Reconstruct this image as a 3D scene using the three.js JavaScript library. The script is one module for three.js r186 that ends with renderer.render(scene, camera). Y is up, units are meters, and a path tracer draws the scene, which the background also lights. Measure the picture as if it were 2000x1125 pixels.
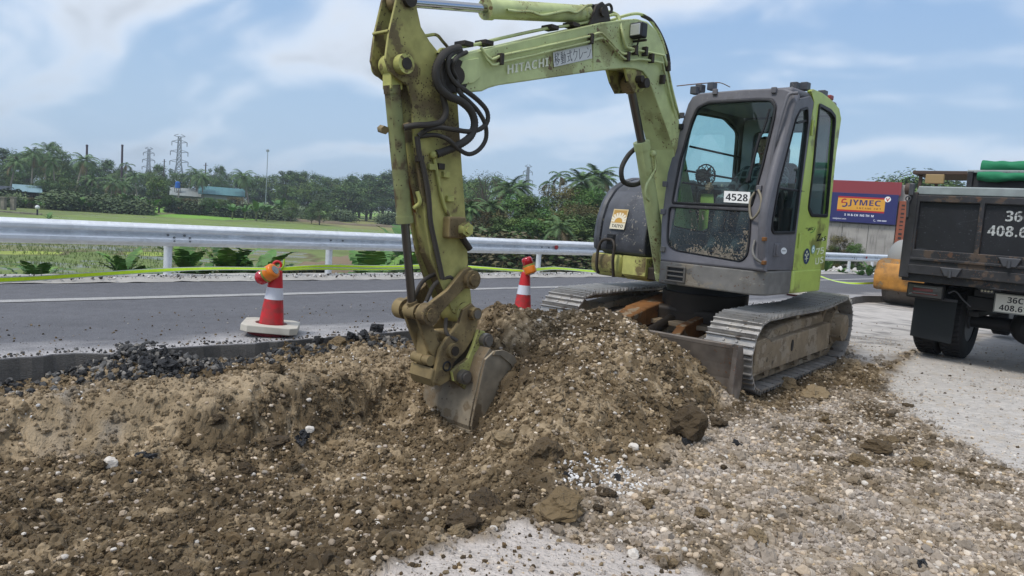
import * as THREE from 'three';
import { mergeGeometries } from 'three/addons/utils/BufferGeometryUtils.js';
import { RoundedBoxGeometry } from 'three/addons/geometries/RoundedBoxGeometry.js';
import { MarchingCubes } from 'three/addons/objects/MarchingCubes.js';

// ---------------------------------------------------------------- camera, sky, sun, exposure
const scene = new THREE.Scene();
const FOCAL = 1450.7, PITCH = 0.0955, ROLL = 0.0735, EYE = 1.2257;       // focal length in pixels of the 2000 x 1125 photograph
const camera = new THREE.PerspectiveCamera(2 * Math.atan(562.5 / FOCAL) * 180 / Math.PI, 16 / 9, 0.1, 4000);
camera.position.set(0, EYE, 0);
camera.rotation.set(-PITCH, 0, ROLL, 'YXZ');
camera.updateMatrixWorld(true);
const renderer = new THREE.WebGLRenderer({ antialias: true });
renderer.toneMapping = THREE.LinearToneMapping;
renderer.toneMappingExposure = 1.56;
renderer.shadowMap.enabled = true;
const SUN_DIR = new THREE.Vector3(-0.42, 0.84, 0.32).normalize();
const sun = new THREE.DirectionalLight(new THREE.Color(1.0, 0.945, 0.86), 1.5);
sun.name = 'sun'; sun.position.copy(SUN_DIR).multiplyScalar(60); sun.castShadow = true; sun.shadow.radius = 24;
sun.shadow.mapSize.set(2048, 2048);
Object.assign(sun.shadow.camera, { left: -18, right: 18, top: 18, bottom: -18, near: 1, far: 140 });
scene.add(sun);

// ---------------------------------------------------------------- numbers
function rng(seed) { let s = seed >>> 0; return () => { s = (s + 0x6D2B79F5) | 0; let t = Math.imul(s ^ (s >>> 15), 1 | s); t = (t + Math.imul(t ^ (t >>> 7), 61 | t)) ^ t; return ((t ^ (t >>> 14)) >>> 0) / 4294967296; }; }
const clamp = (x, a = 0, b = 1) => x < a ? a : x > b ? b : x, mix = (a, b, t) => a + (b - a) * t;
const sst = (a, b, x) => { const t = clamp((x - a) / (b - a)); return t * t * (3 - 2 * t); };
function hash3(x, y, z) { let h = Math.imul(x, 374761393) + Math.imul(y, 668265263) + Math.imul(z, 2147483647 ^ 0x5bd1e995) | 0; h = Math.imul(h ^ (h >>> 13), 1274126177); h ^= h >>> 16; return (h >>> 0) / 4294967296; }
const fade = (t) => t * t * t * (t * (t * 6 - 15) + 10);
// value noise in 2-D (period p in cells if given) and 3-D, both -1..1
function vn(x, y, s = 0, p = 0) {
  let ix = Math.floor(x), iy = Math.floor(y); const fx = fade(x - ix), fy = fade(y - iy); let jx = ix + 1, jy = iy + 1;
  if (p) { ix = ((ix % p) + p) % p; jx = ((jx % p) + p) % p; iy = ((iy % p) + p) % p; jy = ((jy % p) + p) % p; }
  const a = hash3(ix, iy, s), b = hash3(jx, iy, s), c = hash3(ix, jy, s), d = hash3(jx, jy, s);
  return (a + (b - a) * fx + (c - a) * fy + (a - b - c + d) * fx * fy) * 2 - 1;
}
function vn3(x, y, z) {
  const ix = Math.floor(x), iy = Math.floor(y), iz = Math.floor(z), fx = fade(x - ix), fy = fade(y - iy), fz = fade(z - iz);
  const l = (k) => { const a = hash3(ix, iy, iz + k), b = hash3(ix + 1, iy, iz + k), c = hash3(ix, iy + 1, iz + k), d = hash3(ix + 1, iy + 1, iz + k); return a + (b - a) * fx + (c - a) * fy + (a - b - c + d) * fx * fy; };
  return mix(l(0), l(1), fz) * 2 - 1;
}
function fbm(x, y, o, s = 0, p = 0) { let v = 0, a = 0.5, t = 0; for (let i = 0; i < o; i++) { v += a * vn(x, y, s + i * 17, p); t += a; x *= 2; y *= 2; p *= 2; a *= 0.5; } return v / t; }
// distance to the nearest of scattered points, and that point's own random number
function cell(x, y, s = 0, p = 0) {
  const ix = Math.floor(x), iy = Math.floor(y); let best = 9, id = 0;
  for (let j = -1; j < 2; j++) for (let i = -1; i < 2; i++) {
    let cx = ix + i, cy = iy + j; let wx = cx, wy = cy; if (p) { wx = ((cx % p) + p) % p; wy = ((cy % p) + p) % p; }
    const dx = cx + hash3(wx, wy, s + 1) - x, dy = cy + hash3(wx, wy, s + 2) - y, d = dx * dx + dy * dy;
    if (d < best) { best = d; id = hash3(wx, wy, s + 3); }
  }
  return [Math.sqrt(best), id];
}

// ---------------------------------------------------------------- sky: thin broken cloud over pale blue
{
  const W = 2048, H = 1024, data = new Float32Array(W * H * 4);
  for (let r = 0; r < H; r++) {
    const up = ((r + 0.5) / H - 0.5) * Math.PI, y = Math.sin(up), cy = Math.cos(up);
    if (y < -0.13) { for (let c = 0; c < W; c++) data.set([0.17, 0.16, 0.14, 1], (r * W + c) * 4); continue; }
    for (let c = 0; c < W; c++) {
      const ro = ((c + 0.5) / W - 0.5) * 2 * Math.PI, x = Math.cos(ro) * cy, z = Math.sin(ro) * cy;
      const yy = Math.max(y, 0), k = 1 / (yy + 0.22), px = x * k, pz = z * k;
      const wx = fbm(px * 1.1 + 7, pz * 1.1, 3, 3) * 0.55, wz = fbm(px * 1.1, pz * 1.1 + 9, 3, 5) * 0.55;
      const ax = px * 0.82 + pz * 0.57, az = pz * 0.82 - px * 0.57, big = fbm(ax * 0.45 + wx + 3.1, az * 1.0 + wz + 1.7, 5, 11), thin = fbm(ax * 0.9 + wx * 1.6, az * 3.0 + wz * 1.6, 6, 31), fine = fbm(px * 5.5 + wx * 3, pz * 4.2 + wz * 3, 5, 51);
      let d = big * 0.85 + thin * 0.8 + fine * 0.34;
      const cover = sst(-0.30, 0.46, d + 0.08), thick = sst(0.05, 0.85, d + 0.1);
      const h = sst(0, 0.6, yy);
      // clear air: a paler blue low down; cloud: white, greyer where thick
      const blue = [mix(0.29, 0.115, h), mix(0.405, 0.235, h), mix(0.54, 0.48, h)];
      const grey = mix(0.68, 0.40, thick), low = sst(0.42, 0.0, yy) * 0.62, cl = [grey * mix(0.97, 0.72, low), grey * mix(1.0, 0.86, low), grey * mix(1.05, 1.06, low)];
      const haze = sst(0.20, 0.0, yy) * 0.55, hz = [0.325, 0.425, 0.535];
      // light seen through the cloud round the sun
      const cs = Math.max(0, x * SUN_DIR.x + y * SUN_DIR.y + z * SUN_DIR.z), glow = 1 + 0.55 * Math.pow(cs, 4) * sst(0.1, 0.6, yy);
      const i = (r * W + c) * 4;
      for (let q = 0; q < 3; q++) { let v = mix(blue[q], cl[q], cover * 0.86) * glow; v = mix(v, hz[q], haze); if (y < 0) v = mix(hz[q], [0.17, 0.16, 0.14][q], sst(0, -0.12, y)); data[i + q] = v; }
      data[i + 3] = 1;
    }
  }
  const t = new THREE.DataTexture(data, W, H, THREE.RGBAFormat, THREE.FloatType);
  t.mapping = THREE.EquirectangularReflectionMapping; t.magFilter = THREE.LinearFilter; t.minFilter = THREE.LinearFilter; t.needsUpdate = true;
  scene.background = t; scene.environment = t;
}

// ---------------------------------------------------------------- photograph pixel -> direction -> point on a real surface
const CR = new THREE.Matrix3().setFromMatrix4(camera.matrixWorld);
function ray(u, v) { return new THREE.Vector3((u - 1000) / FOCAL, -(v - 562.5) / FOCAL, -1).applyMatrix3(CR); }
function onY(u, v, y) { const r = ray(u, v), t = (y - EYE) / r.y; return new THREE.Vector3(r.x * t, y, r.z * t); }
function atDepth(u, v, d) { const r = ray(u, v), t = d / Math.hypot(r.x, r.z); return new THREE.Vector3(r.x * t, EYE + r.y * t, r.z * t); }
function toPx(p) { const q = p.clone().sub(camera.position).applyMatrix3(CR.clone().transpose()); return [1000 + FOCAL * q.x / -q.z, 562.5 - FOCAL * q.y / -q.z]; }

// ---------------------------------------------------------------- names, labels
const names = new Map();
function numbered(n) { const k = names.get(n) || 0; names.set(n, k + 1); return k ? n + '_' + String(k).padStart(3, '0') : n; }
function shade(o) { o.traverse((m) => { if (m.isMesh) { m.castShadow = true; m.receiveShadow = true; } }); return o; }
function tag(o, label, category, group) { o.userData.label = label; if (category) o.userData.category = category; if (group) o.userData.group = group; return o; }
function thing(name, label, category, pos, yaw = 0, group) { const g = new THREE.Group(); g.name = numbered(name); if (pos) g.position.copy(pos); g.rotation.y = yaw; scene.add(g); return tag(g, label, category, group); }
function structure(o, name) { o.name = numbered(name); o.userData.kind = 'structure'; scene.add(o); return shade(o); }
// uv in metres, looked at along the axis that the face points to most
function boxUV(g, s = 1) {
  if (g.index) g = g.toNonIndexed();
  const p = g.attributes.position, n = p.count, uv = new Float32Array(n * 2);
  for (let i = 0; i < n; i += 3) {
    const ax = p.getX(i), ay = p.getY(i), az = p.getZ(i), bx = p.getX(i + 1) - ax, by = p.getY(i + 1) - ay, bz = p.getZ(i + 1) - az, cx = p.getX(i + 2) - ax, cy = p.getY(i + 2) - ay, cz = p.getZ(i + 2) - az;
    const nx = Math.abs(by * cz - bz * cy), ny = Math.abs(bz * cx - bx * cz), nz = Math.abs(bx * cy - by * cx);
    for (let k = i; k < i + 3; k++) { const x = p.getX(k), y = p.getY(k), z = p.getZ(k); if (nx >= ny && nx >= nz) { uv[k * 2] = z * s; uv[k * 2 + 1] = y * s; } else if (ny >= nz) { uv[k * 2] = x * s; uv[k * 2 + 1] = z * s; } else { uv[k * 2] = x * s; uv[k * 2 + 1] = y * s; } }
  }
  g.setAttribute('uv', new THREE.BufferAttribute(uv, 2));
  for (const k of Object.keys(g.attributes)) if (!['position', 'normal', 'uv'].includes(k)) g.deleteAttribute(k);
  return g;
}
function obj(name, geos, m, parent, keepUV) {
  geos = [].concat(geos);
  const g = keepUV ? geos[0] : geos.length > 1 ? mergeGeometries(geos.map((q) => boxUV(q, 0.5))) : boxUV(geos[0], 0.5);
  const o = new THREE.Mesh(g, m); o.name = parent ? name : numbered(name); o.castShadow = o.receiveShadow = true; (parent || scene).add(o); return o;
}
// shapes
const V = (x, y, z) => new THREE.Vector3(x, y, z);
function poly(pts, holes = []) { const s = new THREE.Shape(pts.map((p) => new THREE.Vector2(p[0], p[1]))); for (const h of holes) s.holes.push(new THREE.Path(h.map((p) => new THREE.Vector2(p[0], p[1])))); return s; }
function ext(pts, z0, z1, bevel = 0.006, holes = []) {        // a plate or block: outline in x, y; from z0 to z1
  const d = Math.abs(z1 - z0), b = Math.min(bevel, d * 0.45);
  const g = new THREE.ExtrudeGeometry(poly(pts, holes), { depth: d - 2 * b, bevelEnabled: b > 0, bevelSize: b, bevelOffset: -b, bevelThickness: b, bevelSegments: 2, curveSegments: 8 });
  return g.translate(0, 0, Math.min(z0, z1) + b);
}
function cyl(a, b, r0, r1 = r0, seg = 20, open = false) { const d = b.clone().sub(a), l = d.length(); const g = new THREE.CylinderGeometry(r1, r0, l, seg, 1, open); g.translate(0, l / 2, 0); g.applyQuaternion(new THREE.Quaternion().setFromUnitVectors(V(0, 1, 0), d.normalize())); return g.translate(a.x, a.y, a.z); }
function rbox(w, h, d, x = 0, y = 0, z = 0, r = 0.01, seg = 2) { return new RoundedBoxGeometry(w, h, d, seg, Math.min(r, w / 2.1, h / 2.1, d / 2.1)).translate(x, y, z); }
function beam(a, b, w, h, r = 0.008) { const d = b.clone().sub(a), l = d.length(), g = rbox(w, h, l, 0, 0, 0, r); const m = new THREE.Matrix4().lookAt(a, b, Math.abs(d.y) > 0.98 * l ? V(1, 0, 0) : V(0, 1, 0)); g.applyMatrix4(m); const c = a.clone().add(b).multiplyScalar(0.5); return g.translate(c.x, c.y, c.z); }
function tube(pts, r, seg = 40, rad = 8) { return new THREE.TubeGeometry(new THREE.CatmullRomCurve3(pts, false, 'centripetal'), seg, r, rad); }
function hose(pts, r, seg = 120) {                              // ribbed hose
  const c = new THREE.CatmullRomCurve3(pts, false, 'centripetal'), g = new THREE.TubeGeometry(c, seg, r, 8), p = g.attributes.position;
  for (let i = 0; i <= seg; i++) { if (i % 2) continue; const q = c.getPointAt(i / seg); for (let k = 0; k <= 8; k++) { const j = i * 9 + k; p.setXYZ(j, mix(q.x, p.getX(j), 1.13), mix(q.y, p.getY(j), 1.13), mix(q.z, p.getZ(j), 1.13)); } }
  g.computeVertexNormals(); return g;
}
// textures
function tex(w, h, fn, srgb = true) {
  const d = new Uint8Array(w * h * 4);
  for (let y = 0; y < h; y++) for (let x = 0; x < w; x++) { const c = fn(x / w, y / h), i = (y * w + x) * 4; d[i] = clamp(c[0]) * 255; d[i + 1] = clamp(c[1]) * 255; d[i + 2] = clamp(c[2]) * 255; d[i + 3] = c.length > 3 ? clamp(c[3]) * 255 : 255; }
  const t = new THREE.DataTexture(d, w, h); t.wrapS = t.wrapT = THREE.RepeatWrapping; t.magFilter = THREE.LinearFilter; if (srgb) t.colorSpace = THREE.SRGBColorSpace; t.needsUpdate = true; return t;
}
const hex = (h) => [(h >> 16 & 255) / 255, (h >> 8 & 255) / 255, (h & 255) / 255], mix3 = (a, b, t) => [mix(a[0], b[0], t), mix(a[1], b[1], t), mix(a[2], b[2], t)];
// worn paint or steel, 2 m to the tile: colour drift, grime, mud splashes, rust specks, scratches
function worn(base, o = {}) {
  const q = { grime: 0.3, grimeCol: 0x4a3f2a, specks: 0.3, speckCol: 0x3f2a18, scratch: 0.2, scratchCol: 0xd8d6c8, drift: 0.06, mud: 0, mudCol: 0x8b7d66, seed: 1, size: 512, ...o };
  const b = hex(base), gc = hex(q.grimeCol), sc = hex(q.speckCol), xc = hex(q.scratchCol), mc = hex(q.mudCol), s = q.seed * 101;
  return tex(q.size, q.size, (u, v) => {
    const dr = fbm(u * 4, v * 4, 4, s, 4), n1 = 1.7 * fbm(u * 6, v * 6, 6, s + 200, 6), n2 = 1.5 * fbm(u * 24, v * 24, 4, s + 400, 24), streak = fbm(u * 48, v * 4, 3, s + 600, 0) * sst(0, 0.03, u) * sst(1, 0.97, u);
    let c = b.map((x) => x * (1 + dr * q.drift * 2 + n2 * q.drift));
    c = mix3(c, gc, clamp(sst(0.34 - q.grime * 0.8, 0.85, n1 + n2 * 0.35 + streak * 0.15)) * Math.min(1, 0.45 + q.grime * 0.6));
    if (q.mud) c = mix3(c, mc, sst(0.45 - q.mud * 0.7, 0.62 - q.mud * 0.55, n2 * 0.6 + n1 * 0.7) * 0.85);
    const patch = clamp(0.35 + n1 * 1.6), [d, id] = cell(u * 130, v * 130, s + 800, 130);
    if (id < q.specks * 0.42 * patch) c = mix3(c, sc, sst(0.40, 0.18, d + n2 * 0.2) * 0.75);
    const [d2, id2] = cell(u * 34 + n2 * 0.8, v * 34 + n1 * 1.2, s + 900, 0);
    if (id2 < q.specks * 0.22 * patch && u > 0.02 && u < 0.98 && v > 0.02 && v < 0.98) c = mix3(c, sc, sst(0.30, 0.10, d2 + n2 * 0.3) * 0.7);
    const x = Math.abs(vn(u * 5 + v * 38, v * 60 - u * 9, s + 950)); if (q.scratch && x < 0.02 * q.scratch + 0.002 && n1 > 0.1) c = mix3(c, xc, 0.5);
    return c;
  });
}
function bumpy(freq, seed, size = 512) { return tex(size, size, (u, v) => { const n = fbm(u * freq, v * freq, 5, seed, freq) * 0.5 + 0.5; return [n, n, n]; }, false); }
const std = (o) => new THREE.MeshStandardMaterial(o), phy = (o) => new THREE.MeshPhysicalMaterial(o);
// writing and print: a canvas on a thin sheet
function canvasTex(w, h, draw) { const c = document.createElement('canvas'); c.width = w; c.height = h; const g = c.getContext('2d'); draw(g, w, h); const t = new THREE.CanvasTexture(c); t.colorSpace = THREE.SRGBColorSpace; t.magFilter = THREE.LinearFilter; return t; }
// a flat print with corners a (lower left), b (lower right), d (upper left)
function print(name, a, b, d, t, parent, o = {}) {
  const g = new THREE.BufferGeometry(), c = b.clone().add(d).sub(a);
  g.setAttribute('position', new THREE.BufferAttribute(new Float32Array([...a.toArray(), ...b.toArray(), ...c.toArray(), ...a.toArray(), ...c.toArray(), ...d.toArray()]), 3));
  g.setAttribute('uv', new THREE.BufferAttribute(new Float32Array([0, 0, 1, 0, 1, 1, 0, 0, 1, 1, 0, 1]), 2)); g.computeVertexNormals();
  return obj(name, g, std({ map: t, roughness: 0.6, ...o }), parent, true);
}
// road frame: s along the road (away to the right), n across it (away from the camera)
const RY = 0.7642, RS = V(Math.sin(RY), 0, -Math.cos(RY)), RN = V(-Math.cos(RY), 0, -Math.sin(RY));
const road = (s, n, y = 0) => V(RS.x * s + RN.x * n, y, RS.z * s + RN.z * n);
const toRoad = (x, z) => [x * RS.x + z * RS.z, x * RN.x + z * RN.z];
// ================================================================ the dug-up ground
const WG = -0.155;                                              // level of the ground that the machines stand on
const tps = (() => {
  const pts = [];
  const P = (u, v, y) => { const p = onY(u, v, y); pts.push([p.x, p.z, y]); };
  for (let s = -9; s <= 30; s += 2.2) { const e = s < 9 ? -0.055 : -0.14, a = road(s, 5.82), b = road(s, 6.7); pts.push([a.x, a.z, e], [b.x, b.z, e - 0.04]); }
  // shelf along the cut, then the bank below it
  for (const q of [[60, 775, -0.18], [200, 762, -0.17], [350, 752, -0.17], [480, 740, -0.16], [600, 716, -0.14], [700, 696, -0.12], [790, 682, -0.1], [640, 690, -0.1],
    [640, 742, -0.17], [730, 722, -0.15], [790, 712, -0.14],
    [120, 890, -0.37], [300, 880, -0.37], [450, 872, -0.38], [560, 868, -0.40], [640, 850, -0.40], [700, 845, -0.40],
    [300, 925, -0.40], [480, 905, -0.43], [620, 892, -0.45], [760, 865, -0.45], [880, 865, -0.47], [930, 872, -0.40], [800, 760, -0.22], [830, 815, -0.38],
    // churned floor in front
    [0, 930, -0.40], [0, 1010, -0.34], [0, 1125, -0.29], [150, 1180, -0.27], [200, 960, -0.42], [300, 1040, -0.34], [420, 960, -0.42], [520, 1080, -0.30], [650, 950, -0.44], [760, 1000, -0.36], [850, 930, -0.42], [640, 1120, -0.22], [760, 1060, -0.25], [880, 1010, -0.22], [960, 960, -0.18], [1010, 925, -0.14],
    [700, 1160, -0.17], [820, 1090, -0.165], [960, 1035, -0.16], [1060, 1030, -0.155], [1200, 1080, -0.155],
    // the heap
    [1040, 890, -0.10], [960, 880, -0.26], [1100, 880, -0.06], [1180, 860, -0.08], [1280, 860, -0.12], [1050, 800, 0.02], [1130, 790, 0.06], [1230, 790, 0.0], [1330, 800, -0.06], [1010, 780, -0.04], [940, 830, -0.36],
    [1400, 800, -0.13], [1350, 880, -0.14], [1200, 930, -0.14], [1100, 960, -0.13]]) P(...q);
  const W = (x, z, y) => pts.push([x, z, y]);
  // broken edge of the bank: the shelf ends here and drops steeply to the pit
  for (const [u, v, y, vf] of [[20, 806, -0.20, 846], [80, 802, -0.19, 850], [150, 800, -0.19, 848], [220, 798, -0.18, 838], [300, 796, -0.18, 836], [370, 798, -0.17, 840], [430, 800, -0.17, 846], [490, 799, -0.17, 848], [545, 793, -0.17, 844], [600, 783, -0.16, 834], [650, 768, -0.16, 812], [700, 752, -0.16, 800], [745, 740, -0.15, 800], [785, 730, -0.16, 790]]) { const p = onY(u, v, y), d = Math.hypot(p.x, p.z), f = atDepth(u, vf, d - 0.05), e = onY(u, v - 6, y + 0.005); W(p.x, p.z, y); W(e.x, e.z, y + 0.005); W(f.x, f.z, f.y); }
  // heap crest, between the bucket and the blade
  W(-0.22, -6.45, 0.39); W(-0.05, -6.42, 0.45); W(0.2, -6.42, 0.41); W(0.48, -6.38, 0.46); W(0.76, -6.34, 0.49); W(0.97, -6.14, 0.42); W(1.16, -5.98, 0.30); W(1.36, -5.82, 0.17); W(1.55, -5.7, 0.05); W(1.74, -5.56, -0.07); W(1.36, -6.2, 0.2); W(1.24, -6.3, 0.29); W(1.12, -6.4, 0.36); W(0.98, -6.5, 0.42); W(1.58, -6.02, 0.11); W(1.7, -5.92, 0.02); W(1.2, -5.6, 0.14); W(1.02, -5.4, 0.06);
  W(0.30, -6.05, 0.28); W(0.62, -5.95, 0.32); W(0.86, -5.72, 0.26); W(0.02, -6.16, 0.32); W(-0.26, -6.2, 0.20); W(0.16, -5.75, 0.14); W(0.46, -5.55, 0.20); W(0.02, -5.5, -0.05); W(-0.42, -6.5, 0.28); W(-0.62, -6.4, -0.02); W(-0.5, -6.0, -0.2); W(-0.85, -6.1, -0.2);
  W(0.25, -6.9, 0.24); W(0.6, -6.85, 0.22); W(-0.15, -6.95, 0.16); W(0.1, -7.5, -0.1); W(-0.5, -7.2, -0.05);
  // level ground to the right and behind
  for (const [x, z] of [[1.9, -6.0], [2.4, -5.4], [3.0, -4.6], [2.0, -4.2], [1.4, -3.6], [2.4, -3.2], [3.6, -3.4], [1.2, -2.4], [2.4, -2.2], [3.4, -6.2], [4.2, -5.2], [1.6, -8.2], [3.0, -9.0], [2.0, -10], [3.6, -7.6], [1.0, -8.8], [0.4, -8.4], [4, -11], [6, -13], [9, -16]]) W(x, z, WG + (x > 3.2 ? 0.02 : 0));
  for (const [x, z] of [[4.6, -6.6], [5.4, -7.6], [5.8, -9], [4.9, -8.6], [6.4, -8.2], [7.5, -10], [7, -6.5], [6, -5], [9, -12], [11, -14], [12, -9]]) W(x, z, -0.035);
  const n = pts.length, N = n + 3, A = [];
  const phi = (d2) => d2 > 1e-12 ? 0.5 * d2 * Math.log(d2) : 0;
  for (let i = 0; i < n; i++) { const r = new Float64Array(N + 1); for (let j = 0; j < n; j++) r[j] = phi((pts[i][0] - pts[j][0]) ** 2 + (pts[i][1] - pts[j][1]) ** 2) + (i === j ? 0.004 : 0); r[n] = 1; r[n + 1] = pts[i][0]; r[n + 2] = pts[i][1]; r[N] = pts[i][2]; A.push(r); }
  for (let k = 0; k < 3; k++) { const r = new Float64Array(N + 1); for (let j = 0; j < n; j++) r[j] = k === 0 ? 1 : pts[j][k - 1]; A.push(r); }
  for (let c = 0; c < N; c++) { let b = c; for (let r = c + 1; r < N; r++) if (Math.abs(A[r][c]) > Math.abs(A[b][c])) b = r; [A[c], A[b]] = [A[b], A[c]]; for (let r = c + 1; r < N; r++) { const f = A[r][c] / A[c][c]; if (f) for (let k = c; k <= N; k++) A[r][k] -= f * A[c][k]; } }
  const w = new Float64Array(N); for (let r = N - 1; r >= 0; r--) { let s = A[r][N]; for (let k = r + 1; k < N; k++) s -= A[r][k] * w[k]; w[r] = s / A[r][r]; }
  return (x, z) => { let v = w[n] + w[n + 1] * x + w[n + 2] * z; for (let i = 0; i < n; i++) { const dx = x - pts[i][0], dz = z - pts[i][1]; v += w[i] * phi(dx * dx + dz * dz); } return v; };
})();
// regions of the ground, outlined where they lie; value: metres inside the outline
function region(px, y = WG) {
  const q = px.map(([u, v]) => { const p = onY(u, v, y); return [p.x, p.z]; });
  return (x, z) => {
    let d = 1e9, ins = false;
    for (let i = 0, j = q.length - 1; i < q.length; j = i++) {
      const [ax, az] = q[i], [bx, bz] = q[j], ex = bx - ax, ez = bz - az, t = clamp(((x - ax) * ex + (z - az) * ez) / (ex * ex + ez * ez));
      d = Math.min(d, Math.hypot(x - ax - ex * t, z - az - ez * t));
      if ((az > z) !== (bz > z) && x < (bx - ax) * (z - az) / (bz - az) + ax) ins = !ins;
    }
    return ins ? d : -d;
  };
}
const inDust = region([[520, 1320], [735, 1122], [850, 1068], [990, 1014], [1040, 1016], [1130, 1062], [1240, 1078], [1420, 1112], [1560, 1150], [1600, 1320]]);
const inSlab = region([[1735, 790], [1720, 742], [1790, 705], [1850, 692], [1905, 664], [2200, 640], [2600, 700], [2600, 1200], [2130, 985], [1990, 915], [1890, 880], [1800, 835]]);
const inMilled = region([[1500, 640], [1600, 590], [1690, 572], [1790, 566], [2000, 560], [2300, 590], [2200, 640], [1905, 664], [1850, 692], [1790, 705], [1720, 728], [1660, 716], [1640, 668], [1560, 640]]);
const inGravel = region([[1060, 985], [1130, 935], [1280, 885], [1420, 800], [1620, 756], [1775, 775], [1900, 870], [2130, 960], [2400, 1320], [1500, 1320], [1420, 1112], [1240, 1078], [1100, 1020]]);
const inShelf = region([[-60, 772], [300, 752], [520, 735], [690, 690], [800, 692], [800, 722], [700, 748], [600, 770], [540, 790], [400, 806], [220, 812], [-60, 818]], -0.17);
const inGreyPatch = region([[90, 830], [170, 800], [250, 820], [240, 860], [150, 880], [90, 865]], -0.35);
const edgeN = (s) => 5.93 + 0.05 * vn(s * 0.9, 3, 5) + 0.04 * vn(s * 3.1, 7, 5) + 0.025 * vn(s * 9, 9, 5) + 0.012 * vn(s * 23, 4, 5) + (s > 11 ? 0.07 * vn(s * 1.7, 1, 8) : 0);
const GX = [], GZ = [];
for (let x = -6.4; x < 14.5; x += x < -3.9 ? 0.05 : x < 3.1 ? 0.0155 : x < 4.6 ? 0.03 : 0.03 + (x - 4.6) * 0.02) GX.push(x);
for (let z = 0.6; z > -20; z -= z > -1.7 ? 0.05 : z > -7.0 ? 0.0155 : z > -9 ? 0.03 : 0.03 + (-9 - z) * 0.022) GZ.push(z);
const groundH = new Float32Array(GX.length * GZ.length), groundM = new Float32Array(GX.length * GZ.length * 4), groundC = new Float32Array(GX.length * GZ.length * 3);
const bumps = (x, z, f, s) => { const [d, id] = cell(x * f, z * f, s); return Math.sqrt(Math.max(0, 0.42 - d * d)) * (0.35 + id) - 0.3; };
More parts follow.
